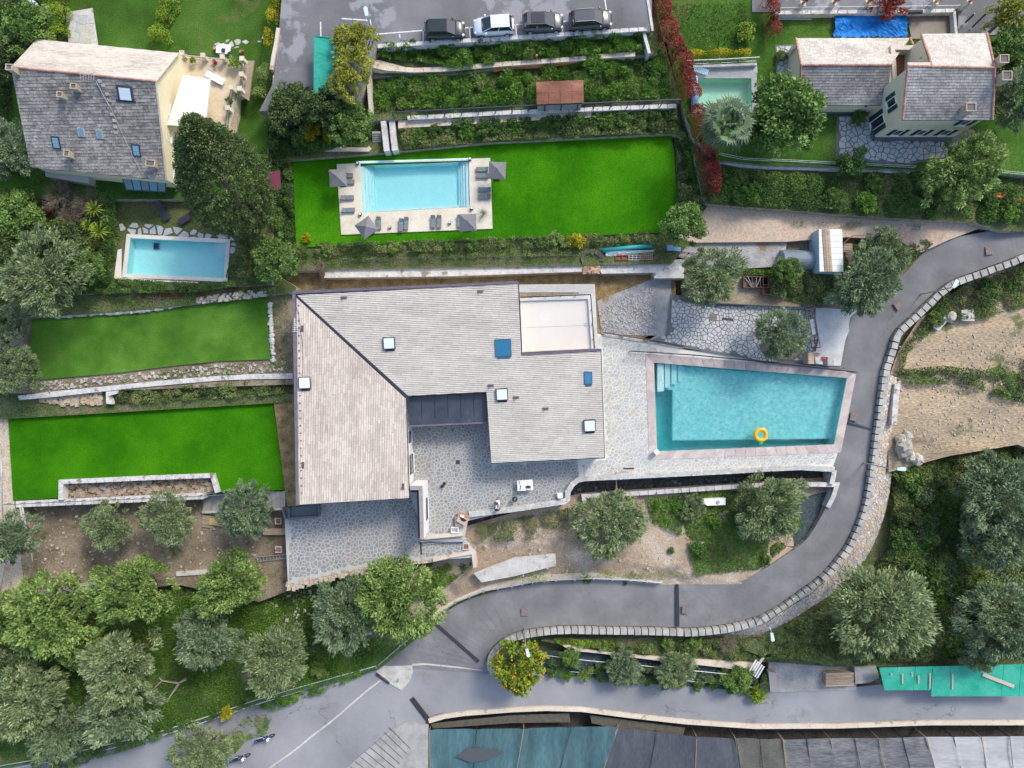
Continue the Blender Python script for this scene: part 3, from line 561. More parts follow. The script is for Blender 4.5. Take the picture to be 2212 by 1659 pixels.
for i in range(n1):
 a=2 * math.pi * i / n1
 for j in range(n2):
  e=2 * math.pi * j / n2; q=.215 * (1 + .04 * math.cos(a * 14)); r_=.58 + q * math.cos(e); vs.append((c.x + r_ * math.cos(a),c.y + r_ * math.sin(a),c.z + .1 + q * math.sin(e)))
mb.add(vs,[(i * n2 + j,((i + 1) % n1) * n2 + j,((i + 1) % n1) * n2 + (j + 1) % n2,i * n2 + (j + 1) % n2) for i in range(n1) for j in range(n2)]); mb.part('ring',plain('ring_yellow',(.80,.42,.01),rough=.3),t,smooth=True)
for a in range(-100,-79 + 60,22):
 aa=R(a - 20); mb=MB(); b0=c + Vector((0.02,-.72,.12)); d=Vector((math.cos(aa),math.sin(aa),0)); s=Vector((-d.y,d.x,0)) * .1
 mb.add([b0,b0 + d * .2 + s,b0 + d * .42 + Vector((0,0,.05)),b0 + d * .2 - s,b0 + d * .2 + Vector((0,0,.07))],[(0,4,1),(1,4,2),(2,4,3),(3,4,0),(0,1,2,3)]); mb.part('leaf',plain('ring_green',(.05,.45,.12),rough=.35),t)
c=P(1577,196,3.62); c=P(1568.5,195,4.0); t=thing('pool_cover_roller',P(1569,195,3.6),'pale blue cover rolled up along the left side of the green pool','pool cover')
a,b=P(1566 - 0,166,4.0),P(1572,222,4.0); a,b=P(1553 + 395 / 1 * 0 + 392.0 - 392 + 0,0,4) if False else P(1500,166,4.0),P(1503,228,4.0)
mb=MB(); mb.cyl(a,b,.3,n=16); mb.part('cover_roll',plain('cover_blue',(.38,.50,.72),rough=.5),t,smooth=True)
for p in (a,b):
 mb=MB(); mb.box((p.x,p.y,3.78),(.5,.08,.5)); mb.cyl(p + Vector((0,-.15,0)),p + Vector((0,.15,0)),.12); mb.part('stand',black_plastic,t)
# ================================================================ roofs
def clip_conv(poly,conv):
 if area2(conv) < 0: conv=conv[::-1]
 n=len(conv)
 for i in range(n):
  a,b=conv[i],conv[(i + 1) % n]; nx,ny_=(b[1] - a[1]),-(b[0] - a[0]); poly=clip_half(poly,a,(nx,ny_))
  if len(poly) < 3: return []
 return poly
def roof_tiles(face,up,dv,wlo,whi,th,seed,gap=.02,cgap=.022,holes=()):
 faces=face if isinstance(face[0],(list,tuple)) else [face]; o=faces[0][0]; allp=[p for f in faces for p in f]; nrm=(faces[0][1] - o).cross(faces[0][2] - o)
 nrm.normalize(); nrm=nrm if nrm.z > 0 else -nrm
 v=(up - nrm * up.dot(nrm)).normalized(); u=v.cross(nrm)
 F2=[[((p - o).dot(u),(p - o).dot(v)) for p in f] for f in faces]; A2=[q for f in F2 for q in f]
 u0,u1=min(p[0] for p in A2),max(p[0] for p in A2); v0,v1=min(p[1] for p in A2),max(p[1] for p in A2)
 h2=[[((p - o).dot(u),(p - o).dot(v)) for p in h] for h in holes]
 rg=random.Random(seed); out=[]; y=v0 - .001
 while y < v1:
  x=u0 - rg.uniform(0,whi)
  while x < u1:
   w=rg.uniform(wlo,whi); r=[(x + gap * .3,y),(x + w - gap * .3,y),(x + w - gap * .3,y + dv - cgap),(x + gap * .3,y + dv - cgap)]
   x += w; jit=rg.uniform(-.1,.25) * th; tn=min(.999,max(0,rg.gauss(.5,.22)))
   for f2 in F2:
    c=clip_conv(r,f2)
    if len(c) < 3 or abs(area2(c)) < .003: continue
    cc=(sum(p[0] for p in c) / len(c),sum(p[1] for p in c) / len(c))
    if any(inpoly([cc],h)[0] for h in h2): continue
    if area2(c) < 0: c=c[::-1]
    k=len(c)
    top=[o + u * p[0] + v * p[1] + nrm * (.004 + th * (1 - .8 * (p[1] - y) / dv) + jit) for p in c]; bot=[o + u * p[0] + v * p[1] - nrm * .01 for p in c]
    out.append((abs(area2(c)),top + bot,[tuple(range(k))] + [(i,i + k,(i + 1) % k + k,(i + 1) % k) for i in range(k)],tn))
  y += dv
 return out
tile_villa=M('villa_roof_slab',[(.53,.505,.45),(.485,.46,.41),(.42,.395,.355)],scale=.42,detail=6,tint=.085,fine=.05,fscale=5,rough=.8,stretch=(.5,1.3,1))
tile_villa2=M('villa_roof_slab_left',[(.56,.50,.43),(.515,.455,.395),(.43,.375,.33)],scale=.42,detail=6,tint=.12,fine=.05,fscale=5,rough=.8,stretch=(1.3,.45,1))
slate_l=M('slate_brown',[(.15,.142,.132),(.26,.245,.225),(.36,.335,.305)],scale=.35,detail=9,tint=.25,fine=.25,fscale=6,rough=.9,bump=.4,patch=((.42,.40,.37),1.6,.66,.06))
slate_ln=M('slate_lichen_sunlit',[(.34,.31,.28),(.45,.41,.37),(.52,.48,.43)],scale=.35,detail=9,tint=.13,fine=.14,fscale=6,rough=.9,bump=.3,stretch=(.5,2,1))  # lighter copy for the north slope, sunlight painted in along with lichen
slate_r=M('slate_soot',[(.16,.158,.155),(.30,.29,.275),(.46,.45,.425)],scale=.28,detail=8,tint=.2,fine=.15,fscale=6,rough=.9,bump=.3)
slate_rn=M('slate_clean_sunlit',[(.35,.33,.29),(.47,.445,.40),(.56,.53,.48)],scale=.3,detail=8,tint=.12,fine=.12,fscale=6,rough=.9,bump=.3)  # cleaner slate for the north slopes, with sun brightness painted into its colour
wall_white=M('white_render',[(.68,.67,.65),(.76,.76,.74)],scale=.5,fine=.03,rough=.8)
wall_yellow=M('yellow_render',[(.72,.66,.44),(.78,.73,.52)],scale=.4,fine=.04,rough=.85)
wall_beige=M('beige_render',[(.64,.57,.42),(.72,.65,.50)],scale=.4,fine=.04,rough=.85)
flash=M('lead_flashing',[(.115,.105,.135),(.17,.155,.19)],scale=1.5,fine=.12,rough=.5,metal=.2)
shutter=plain('green_shutter',(.015,.055,.05),rough=.6); shutter_t=plain('teal_shutter',(.04,.22,.19),rough=.6)
soot_cap=M('chimney_beige',[(.36,.31,.23),(.46,.41,.32)],scale=1.5,fine=.15,rough=.9)
vil=thing('villa',P(960,860,0),'large modern villa with pale slab roofs folding over a dark valley','villa')
pm=plane3(P(632,629,5.4),P(1120,607,5.4),P(1307,990,3.2)); pL=plane3(P(632,629,5.4),P(640,1092,5.4),P(885,1077,4.05))
def on(pl,pts,lift=0): return [onplane(x,y,pl) + Vector((0,0,lift)) for x,y in pts]
MAIN=[(634,631),(1120,607),(1127,763),(1299,753),(1307,990),(1060,1002),(1050,848),(878,856)]
LEFT=[(632,629),(878,856),(885,1077),(640,1092)]
for nm,pl,pts in (('main_roof',pm,MAIN),('left_roof',pL,LEFT)):
 top=on(pl,pts); mb=MB(); mb.prism(top,[p - Vector((0,0,.24)) for p in top]); mb.part(nm,dark_metal,vil)
tl=roof_tiles([on(pm,[(642,637.5),(1118.5,613.5),(1126,764.5),(1050,846),(882,855)]),on(pm,[(1126,768.5),(1297.5,759.5),(1305.5,988),(1061.5,1000),(1051,846)]),on(pm,[(1126,764.5),(1126,768.5),(1051,846),(1050,846)])],Vector((0.05,1,0)),.222,.6,1.05,.03,21,cgap=.035)
pieces(vil,'roof_slab',tl,tile_villa,300)
tl=roof_tiles(on(pL,[(640,643),(876.5,861),(883.5,1075.5),(646,1090)]),Vector((-1,0.02,0)),.236,.6,1.1,.03,23)
pieces(vil,'roof_slab',tl,tile_villa2,300)
def strip_on(pl,a,b,wpx,nx,ny_,t,mat,name,lift=.03):
 q=[a,b,(b[0] + nx * wpx,b[1] + ny_ * wpx),(a[0] + nx * wpx,a[1] + ny_ * wpx)]; top=on(pl,q,lift + t); mb=MB(); mb.prism(top,[p - Vector((0,0,t + .05)) for p in top]); mb.part(name,mat,vil)
strip_on(pm,(632,629),(1120,607),6,0,1,.05,flash,'edge_flashing'); strip_on(pL,(632,636),(640,1091),6.5,1,0,.05,flash,'edge_flashing')
strip_on(pm,(1127,763),(1299,753.5),5,0,1,.05,flash,'edge_flashing')
a,b=on(pm,[(636,634),(878,856.5)]); mb=MB(); mb.box(((a + b) / 2 + Vector((0,0,.03)))[:],((b - a).length,.12,.1),rot=(b - a).to_track_quat('X','Z').to_matrix()); mb.part('valley_gutter',dark_metal,vil)
def shrinkw(pts, d):     # inward offset of a (possibly non-convex) ccw world polygon
 w=[p.copy() for p in pts]
 if area2([(p.x,p.y) for p in w]) < 0: w.reverse()
 n=len(w); out=[]
 for i in range(n):
  a,b,c=w[i - 1],w[i],w[(i + 1) % n]; e1=(b - a).xy.normalized(); e2=(c - b).xy.normalized(); n1=Vector((-e1.y,e1.x)); n2=Vector((-e2.y,e2.x)); k=n1 + n2; k=k / max(.3,k.dot(n1)); out.append(Vector((b.x + k.x * d,b.y + k.y * d,b.z)))
 return out
for pl,pts,dd in ((pm,MAIN,.14),(pL,LEFT,.145)):
 t_=shrinkw(on(pl,pts),dd); mb=MB(); mb.prism([p - Vector((0,0,.26)) for p in t_],[Vector((p.x,p.y,-.9)) for p in t_]); mb.part('wall',wall_white,vil)
def wallwin(root,a,b,z0,z1,t,frame,pane,name='window',out=.03,sh=None):
 a,b=Vector((a[0],a[1])),Vector((b[0],b[1])); d=(b - a).normalized(); n=Vector((d.y,-d.x)); rot=Matrix(((d.x,n.x,0),(d.y,n.y,0),(0,0,1)))
 m=(a + b) / 2; L_=(b - a).length; mb=MB(); hz=(z0 + z1) / 2; fw=.07
 for s in (-1,1):
  p=m + d * s * (L_ / 2 - fw / 2) + n * out; mb.box((p.x,p.y,hz),(fw,.08,z1 - z0),rot=rot); p=m + n * out; mb.box((p.x,p.y,hz + s * ((z1 - z0) / 2 - fw / 2)),(L_ - 2 * fw,.08,fw),rot=rot)
 w=mb.part(name,frame,root); p=m + n * (out - .02); mb=MB(); mb.box((p.x,p.y,hz),(L_ - 2 * fw,.02,z1 - z0 - 2 * fw),rot=rot); mb.part('pane',pane,w)
 p=m + n * (out + .05); mb=MB(); mb.box((p.x,p.y,z0 - .04),(L_ + .1,.16,.06),rot=rot); mb.part('sill',white_paint,w)
 if sh:
  for s in (-1,1):
   p=m + d * s * (L_ / 2 + L_ * .27) + n * (out + .02); mb=MB(); mb.box((p.x,p.y,hz),(L_ * .5,.05,z1 - z0 + .05),rot=rot)
   for k in range(7): mb.box((p.x + n.x * .03,p.y + n.y * .03,z0 + (z1 - z0) * (k + .5) / 7),(L_ * .42,.03,.05),rot=rot)
   mb.part('shutter',sh,w)
 return w
e1,e2=on(pL,[(879.5,900),(885,1076)]); e1.x -= .15; e2.x -= .15
def lerpw(f): return (e1.x + (e2.x - e1.x) * f - .0,e1.y + (e2.y - e1.y) * f)
wallwin(vil,lerpw(.34),lerpw(.20),1.0,2.6,0,dark_metal,glass_dark)
wallwin(vil,lerpw(.74),lerpw(.5),0.1,2.4,0,dark_metal,glass_dark)
e3,e4=on(pm,[(1300,770),(1307,985)]); e3.x -= .14; e4.x -= .14
for f0,f1 in ((.12,.3),(.4,.6),(.7,.9)):
 wallwin(vil,(e3.x + (e4.x - e3.x) * f1,e3.y + (e4.y - e3.y) * f1),(e3.x + (e4.x - e3.x) * f0,e3.y + (e4.y - e3.y) * f0),.2,2.4,0,dark_metal,glass_dark)
def roofbox(pl,x,y,w,h,hgt,fr,pane,name,ang=0):
 c=onplane(x,y,pl) + pl[1] * 0; k=sR(c.z); nz=pl[1] if pl[1].z > 0 else -pl[1]
 u=Vector((math.cos(R(3)),math.sin(R(3)),0)); u=(u - nz * u.dot(nz)).normalized(); v=nz.cross(u); rot=Matrix((u,v,nz)).transposed()
 mb=MB(); fw=.07; W2,H2=w * k / 2,h * k / 2
 for s in (-1,1):
  mb.box(c + u * s * (W2 - fw / 2) + nz * hgt / 2,(fw,2 * H2,hgt),rot=rot); mb.box(c + v * s * (H2 - fw / 2) + nz * hgt / 2,(2 * W2 - 2 * fw,fw,hgt),rot=rot)
 mb.box(c - v * (H2 + .12) + nz * .06,(2 * W2 * .8,.2,.04),rot=rot)
 w_=mb.part(name,fr,vil); mb=MB(); mb.box(c + nz * (hgt - .04),(2 * (W2 - fw),2 * (H2 - fw),.04),rot=rot); mb.part('pane',pane,w_)
for x,y in ((841.5,741),(659,827),(1084.5,851),(1273.5,918.5)): roofbox(pL if x < 700 else pm,x,y,25,25.5,.34,dark_metal,glass_pale,'skylight')
roofbox(pm,1087,751,35,38,.14,plain('blue_frame',(.05,.11,.19)),plain('roof_glass_blue',(.025,.15,.27),rough=.12,spec=.8),'roof_window')
roofbox(pm,1270.5,816,17,27,.14,plain('blue_frame2',(.05,.11,.19)),plain('roof_glass_blue2',(.04,.18,.34),rough=.12,spec=.8),'roof_window')
for x,y in TT(1,1,(760,912),(1938,858),(403,1180)) + TT(1,2,(408,700),(1270,885)) + TT(2,2,(35,117),(290,212)) + [(1060,833)]:
 pl=pL if x < 890 and y > 700 else pm; c=onplane(x,y,pl); mb=MB(); v_=x < 890 and y > 700
 mb.box(c + Vector((0,0,.06)),(.22 if v_ else .62,.62 if v_ else .22,.07)); mb.cyl(c + Vector((0,0,.05)),c + Vector((0,0,.35)),.04); mb.box(c + Vector((0,0,.34)),(.16,.16,.05)); mb.part('roof_anchor',plain('anchor_metal',(.13,.10,.10),metal=.3),vil)
cabm=TT(1,1,(345,915),(352,1000),(372,1060),(382,1140),(385,1200),(402,1290),(408,1400),(410,1500),(402,1590))
mb=MB(); mb.tube([onplane(x,y,pL) + Vector((0,0,.08)) for x,y in cabm],.018,n=5); mb.part('cable',black_plastic,vil)
for i in range(26):
 y=660 + i * 16.2; c=onplane(644.5 + (y - 640) * .018,y,pL); mb=MB(); mb.box(c + Vector((0,0,.07)),(.14,.1,.05)); mb.part('snow_clip',flash,vil)
c=onplane(*T(1,1,385,1160),pL); an=MB(); an.cyl(c,c + Vector((0,0,1.7)),.025); q=c + Vector((-.05,0,1.65)); an.cyl(q + Vector((0,-.7,0)),q + Vector((0,.7,0)),.018)
for i in range(7): y=-.65 + i * .2; an.cyl(q + Vector((-.28 + .03 * i,y,0)),q + Vector((.28 - .03 * i,y,0)),.012)
an.part('aerial',white_paint,vil)
pp=[P(882,858,3.35),P(1050,850,3.35),P(1053,911,2.85),P(884,919,2.85)]
gl_p=M('dark_panel',[(.035,.045,.06),(.075,.09,.11)],scale=.5,rough=.3,spec=.5,fine=.1,patch=((.24,.18,.13),.35,.6,.1))
for i in range(6):
 a,b=pp[0].lerp(pp[1],i / 6 + .003),pp[0].lerp(pp[1],(i + 1) / 6 - .003); d,c_=pp[3].lerp(pp[2],i / 6 + .003),pp[3].lerp(pp[2],(i + 1) / 6 - .003)
 mb=MB(); mb.prism([a,b,c_,d],[p - Vector((0,0,.05)) for p in (a,b,c_,d)]); mb.part('glass_panel',gl_p,vil)
mb=MB(); mb.box(((pp[2] + pp[3]) / 2 + Vector((0,-.08,.0)))[:],((pp[2] - pp[3]).length,.16,.2),rot=(pp[2] - pp[3]).to_track_quat('X','Z').to_matrix()); mb.part('eaves_beam',flash,vil)
zt=3.0; q=[P(*T(2,1,*p),zt) for p in ((62,800),(715,795),(745,1352),(88,1385))]; mb=MB(); mb.prism(q,[Vector((p.x,p.y,-.5)) for p in q]); mb.part('terrace_block',concrete,vil)
tw=M('terrace_white',[(.54,.49,.43),(.61,.59,.55)],scale=.12,fine=.02,rough=.7)
for i in range(2):
 q=[P(*T(2,1,*p),zt + .03) for p in (((75,945),(655,928),(672,1150),(82,1172)),((82,1176),(672,1154),(687,1350),(90,1380)))[i]]; mb=MB(); mb.prism(q,[p - Vector((0,0,.1)) for p in q]); mb.part('terrace_slab',tw,vil)
for a,b in (((70,938),(660,920)),((660,925),(690,1352))):
 p,q=P(*T(2,1,*a),zt + .1),P(*T(2,1,*b),zt + .1); mb=MB(); mb.box((p + q) / 2,((q - p).length,.12,.3),rot=(q - p).to_track_quat('X','Z').to_matrix()); mb.part('kerb',wall_white,vil)
for k in range(6):
 yy=800 + k * 11; q=[P(*T(2,1,*p),zt + .03) for p in ((62,yy),(705,yy + 2),(705,yy + 11),(62,yy + 9))]; mb=MB(); mb.prism(q,[p - Vector((0,0,.05)) for p in q]); mb.part('board',M('pale_board',[(.42,.42,.40),(.52,.52,.50)],scale=2,stretch=(.3,3,1)) if k == 0 else MATS['pale_board'],vil)
q=[P(*T(2,1,*p),zt + .02) for p in ((62,868),(570,866),(585,880),(300,892),(66,905))]; mb=MB(); mb.prism(q,[p - Vector((0,0,.04)) for p in q]); mb.part('soil_strip',dirt,vil)
rail=[T(2,1,72,910),T(2,1,680,886),T(2,1,712,1350)]
mb=MB(); mb.tube([P(x,y,zt + .62) for x,y in rail],.07,n=4); r_=mb.part('railing',dark_metal,vil)
for x,y in TT(2,1,(165,912),(292,907),(420,903),(548,898),(682,1020),(690,1150),(698,1275)):
 c=P(x,y,zt); mb=MB(); mb.cyl(c,P(x,y,zt + .6) * 1.0,.045,n=6); mb.part('post',dark_metal,r_)
c=P(*T(2,1,641,1145),zt + .05); mb=MB(); mb.box(c,(.32,.34,.05)); mb.part('drain_grate',steel,vil)
W1=TT(1,2,(1333,880),(1440,880),(1450,1342),(1418,1342),(1406,917),(1333,917)); q=[P(x,y,4.3) for x,y in W1]
mb=MB(); mb.prism([p - Vector((0,0,.06)) for p in q],[Vector((p.x,p.y,-.7)) for p in q]); mb.part('portal_wall',wall_white,vil)
for (a,b,c_,d) in (((1333,880),(1438,880),(1438,916),(1333,916)),((1406,918),(1439,918),(1441,982),(1408,982)),((1408,984),(1441,984),(1444,1072),(1411,1072)),((1411,1074),(1444,1074),(1447,1200),(1414,1200)),((1414,1202),(1447,1202),(1450,1342),(1418,1342))):
 g=[P(*T(1,2,*p),4.34) for p in (a,b,c_,d)]; mb=MB(); mb.prism(g,[p - Vector((0,0,.1)) for p in g]); mb.part('coping',M('coping_taupe',[(.25,.235,.22),(.31,.29,.27)],scale=1) if 'coping_taupe' not in MATS else MATS['coping_taupe'],vil)
a,b=P(*T(1,2,1440,900),4.3),P(*T(1,2,1450,1340),4.3); xx=a.x
wallwin(vil,(a.lerp(b,.72).x,a.lerp(b,.72).y),(a.lerp(b,.28).x,a.lerp(b,.28).y),1.0,2.1,0,dark_metal,glass_dark)
a,b=P(*T(1,2,1333,922),3.2),P(*T(1,2,1396,1325),3.2)
mb=MB(); mb.box(((P(*T(1,2,1398,925),3.2) + P(*T(1,2,1410,1330),3.2)) / 2)[:],(.16,4.85,.3),rz=R(1.5)); mb.part('beam',dark_metal,vil)
mb=MB(); mb.box(P(*T(1,2,1368,925),3.2),(.75,.18,.3)); mb.part('beam',dark_metal,vil)
g=TT(1,2,(1375,930),(1404,930),(1412,1330),(1380,1330)); mb=MB(); q=[P(x,y,-.42) for x,y in g]; mb.prism(q,[p - Vector((0,0,.1)) for p in q]); mb.part('threshold',concrete_grey,vil)
mb=MB(); q=[P(*T(1,2,*p),-.2) for p in ((232,1065),(548,1045),(550,1135),(290,1158),(255,1160))]; mb.prism(q,[p - Vector((0,0,.5)) for p in q]); mb.part('bay_floor',plain('bay_slate',(.10,.12,.13)),vil)
mb=MB()
for a,b in (((232,1068),(260,1160)),((260,1160),(548,1138)),((548,1138),(548,1048)),((292,1070),(292,1155))):
 p,q=P(*T(1,2,*a),.1),P(*T(1,2,*b),.1); mb.box((p + q) / 2,((q - p).length,.14,.6),rot=(q - p).to_track_quat('X','Z').to_matrix())
mb.part('bay_frame',plain('frame_blue_grey',(.10,.13,.16)),vil)
# ================================================================ the two neighbouring houses
ridge_red=M('ridge_tile',[(.38,.17,.13),(.48,.27,.21)],tint=.2,scale=2,fine=.15,rough=.85)
def gable(root,C,zg,wall,slN,slS,seeds,dvN,dvS,tw,inset=.3,holesS=(),holesN=(),ridge=True,lim=(150,300),walls=True,skipN=False):
 NW,NE,RE,SE,SW,RW=[P(*c) for c in C]
 for nm,f in (('roof',[RW,RE,NE,NW]),('roof',[SW,SE,RE,RW])):
  mb=MB(); mb.prism(f,[p - Vector((0,0,.16)) for p in f]); mb.part(nm,dark_metal,root)
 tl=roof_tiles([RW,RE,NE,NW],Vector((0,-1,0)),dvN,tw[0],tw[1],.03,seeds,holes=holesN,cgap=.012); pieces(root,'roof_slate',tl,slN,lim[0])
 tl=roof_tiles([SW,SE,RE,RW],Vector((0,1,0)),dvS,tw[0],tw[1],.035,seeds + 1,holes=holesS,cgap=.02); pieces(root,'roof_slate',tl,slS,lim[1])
 if ridge:
  L_=(RE - RW).length; n=int(L_ / .42); d=(RE - RW) / n
  for i in range(n):
   mb=MB(); mb.cyl(RW + d * i + Vector((0,0,.04)),RW + d * (i + 1) + Vector((0,0,.04)),.115,.095,n=8,t=rnd.random()); mb.part('ridge_tile',ridge_red,root)
 if walls:
  q = shrinkw([NW, SW, SE, NE], inset); # ccw order after shrink
  cc=sum(q,Vector()) / 4
  nw,sw,se,ne=sorted(q,key=lambda p: (p.y < cc.y,p.x if p.y > cc.y else -p.x))[:1] + [None] * 3 if False else (min(q,key=lambda p: p.x - p.y),min(q,key=lambda p: p.x + p.y),max(q,key=lambda p: p.x - p.y),max(q,key=lambda p: p.x + p.y))
  re=RE + (RW - RE).normalized() * inset; rw=RW + (RE - RW).normalized() * inset; dz=Vector((0,0,.17 + inset * .0))
  v=[Vector((p.x,p.y,zg - .3)) for p in (nw,sw,se,ne)]
  up=lambda p,a,b: Vector((p.x,p.y,p.z)) - dz + Vector((0,0,inset * .45))
  v += [up(nw,0,0),up(sw,0,0),up(se,0,0),up(ne,0,0),re - dz,rw - dz]
  mb=MB(); mb.add(v,[(0,1,5,9,4),(1,2,6,5),(2,3,7,8,6),(3,0,4,7)]); mb.part('wall',wall,root)
  return nw,sw,se,ne
def slab_on(root,nm,pl,x,y,w,h,t,mat,rot=0,lift=0):
 c=onplane(x,y,pl); nz=pl[1] if pl[1].z > 0 else -pl[1]; u=Vector((math.cos(R(rot)),math.sin(R(rot)),0)); u=(u - nz * u.dot(nz)).normalized(); v=nz.cross(u); ro=Matrix((u,v,nz)).transposed(); k=sR(c.z)
 mb=MB(); mb.box(c + nz * (lift + t / 2),(w * k,h * k,t),rot=ro); return mb,c,nz,u,v,ro
def chimney(root,pl,x,y,w,h,hgt,mat,rot=-5,z=None):
 c=onplane(x,y,pl) if z is None else P(x,y,z); k=sR(c.z); w,h=w * k,h * k; mb=MB(); a=R(rot)
 mb.box(c + Vector((0,0,hgt / 2 - .25)),(w * .86,h * .86,hgt + .5),rz=a)
 for sx,sy,dx,dy in ((1,0,.07,h),(-1,0,.07,h),(0,1,w,.07),(0,-1,w,.07)):
  o_=Matrix.Rotation(a,3,'Z') @ Vector((sx * (w / 2 - .035),sy * (h / 2 - .035),0)); mb.box(c + o_ + Vector((0,0,hgt + .06)),(dx if sx else w - .15,dy if sx else .07,.14),rz=a)
 t=mb.part('chimney',mat,root); mb=MB(); mb.box(c + Vector((0,0,hgt + .02)),(w - .16,h - .16,.05),rz=a); mb.part('flue',plain('flue_dark',(.13,.115,.11),rough=.9) if 'flue_dark' not in MATS else MATS['flue_dark'],t)
def rwin(root,pl,x,y,w,h,fr,gl,rot=-5,bars=0):
 mb,c,nz,u,v,ro=slab_on(root,'',pl,x,y,w,h,.1,fr,rot); p=mb.part('roof_window',fr,root); mb,*_=slab_on(root,'',pl,x,y,w * .7,h * .76,.02,gl,rot,.1); mb.part('pane',gl,p)
 if bars:
  mb=MB(); k=sR(c.z)
  for i in (-1,1): mb.box(c + nz * .14 + u * i * w * k * .14,(.03,h * k * .7,.02),rot=ro)
  mb.box(c + nz * .145,(w * k * .7,.03,.02),rot=ro); mb.part('bars',plain('bar_pale',(.4,.5,.55)) if 'bar_pale' not in MATS else MATS['bar_pale'],p)
lh=thing('house',P(200,260,3),'tall left house with a big grey slate roof and yellow gable wall','house')
LC=[(80,86,6.9),(386,115,6.9),(337,176,10.5),(360,390,6.4),(65.5,361,6.4),(24,145,10.5)]
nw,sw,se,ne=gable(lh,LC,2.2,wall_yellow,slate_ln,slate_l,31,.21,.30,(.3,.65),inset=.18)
pS=plane3(P(*LC[3]),P(*LC[4]),P(*LC[5])); pN=plane3(P(*LC[0]),P(*LC[1]),P(*LC[2]))
chimney(lh,pS,*T(0,0,145,622),15,13,.9,soot_cap)
for x,y,w,h,g in ((680,775,14,12,.7),(557,842,13,12,.6),(620,1348,13,14,.7),(1335,1432,20,14,.7)): chimney(lh,pS,*T(0,0,x,y),w,h,g,soot_cap)
fr_d=plain('frame_navy',(.04,.05,.08)); fr_p=plain('frame_pale',(.42,.40,.33)); gl_s=plain('sky_glass',(.15,.31,.43),rough=.1,spec=.8); gl_w=plain('milky_glass',(.60,.70,.78),rough=.2)
rwin(lh,pS,*T(0,0,1085,812),35,32,fr_d,gl_w); rwin(lh,pS,*T(0,0,487,1233),18,27,fr_d,gl_s,bars=1); rwin(lh,pS,*T(0,0,706,1140),15,19,fr_p,gl_s); rwin(lh,pS,*T(0,0,863,1156),14,19,fr_p,gl_s); rwin(lh,pS,*T(0,0,1180,1300),18,26,fr_d,gl_s,bars=1)
mb,*_=slab_on(lh,'',pS,*T(0,0,1092,872),43,5,.1,fr_d,-5); mb.part('window_apron',fr_d,lh)
for x,y in ((865,700),(895,738),(930,812),(948,866),(968,986),(992,1040),(1000,1095),(1005,1145)):
 mb,*_=slab_on(lh,'',pS,*T(0,0,x,y),8,6.5,.06,slate_ln,-5,.04); mb.part('stepping_slab',slate_ln,lh)
mb=MB(); pts=[onplane(*T(0,0,x,y),pS) + Vector((0,0,.12)) for x,y in ((840,715),(900,830),(960,930),(1010,1040),(1080,1200),(1160,1370),(1250,1530))]; mb.tube(pts,.02,n=5); mb.part('aerial_cable',plain('cable_pale',(.45,.42,.38)),lh)
c=onplane(*T(0,0,840,710),pS); mb=MB(); mb.cyl(c,c + Vector((0,0,1.6)),.035); q=c + Vector((0,0,1.5)); mb.cyl(q - Vector((.7,.2,0)),q + Vector((.7,.2,0)),.02)
for i in range(6): mb.cyl(q + Vector((-.6 + .24 * i,-.45,0)),q + Vector((-.6 + .24 * i,.35,0)),.012)
mb.cyl(c + Vector((0,0,.2)),onplane(*T(0,0,960,930),pS) + Vector((0,0,.3)),.03); mb.part('aerial',steel,lh)
re_,ne_,se_=P(*LC[2]),P(*LC[1]),P(*LC[3])
for a,b in ((re_,ne_),(re_,se_)):
 d=b - a; mb=MB(); mb.box((a + b) / 2 + Vector((.0,0,.02)),(d.length,.12,.12),rot=d.to_track_quat('X','Z').to_matrix()); mb.part('verge',cream_wall,lh)
gx=lambda f: (se.x + (ne.x - se.x) * f,se.y + (ne.y - se.y) * f)
wallwin(lh,gx(.50),gx(.58),7.2,8.2,0,white_paint,shutter_t,out=.02); wallwin(lh,gx(.30),gx(.38),6.2,7.2,0,white_paint,shutter_t,out=.02)
wallwin(lh,gx(.04),gx(.16),3.2,4.9,0,white_paint,shutter_t,out=.02)
zt=5.2
TP=TT(0,0,(1500,462),(2090,522),(2085,760),(2010,790),(2000,960),(1890,1320),(1480,1330)); q=[P(x,y,zt) for x,y in TP]
terr=M('terrace_sand',[(.44,.35,.22),(.56,.47,.33),(.62,.54,.42)],scale=.5,fine=.1,fscale=12,rough=.85)
mb=MB(); mb.prism([p - Vector((0,0,.06)) for p in q],[Vector((p.x,p.y,2.2)) for p in q]); mb.part('terrace_wing',wall_yellow,lh)
mb=MB(); mb.prism(q,[p - Vector((0,0,.05)) for p in q]); mb.part('terrace_floor',terr,lh)
q=[P(*T(0,0,*p),4.6) for p in ((2080,522),(2195,525),(2150,870),(2045,800),(2005,960),(2060,980),(2035,1250),(1890,1330),(1940,1200),(1960,950),(1985,780),(2060,740))]
mb=MB(); mb.prism(q,[Vector((p.x,p.y,p.z - .2)) for p in q]); mb.part('eaves_ledge',M('ledge_brown',[(.26,.20,.155),(.36,.29,.23)],scale=1.5,fine=.15),lh)
pil=[(1570,455),(1752,478),(1920,490),(2090,505),(2085,640),(2070,765),(1995,755),(1965,930),(1945,1110)]
for x,y in pil:
 c=P(*T(0,0,x,y),zt + .95); mb=MB(); mb.box((c.x,c.y,zt + .42),(.34,.34,.95)); w_=mb.part('pillar',wall_yellow,lh); mb=MB(); mb.box((c.x,c.y,zt + .95),(.46,.46,.1)); mb.part('pillar_cap',cream_wall,w_)
rl=plain('rail_green',(.03,.08,.075),rough=.5)
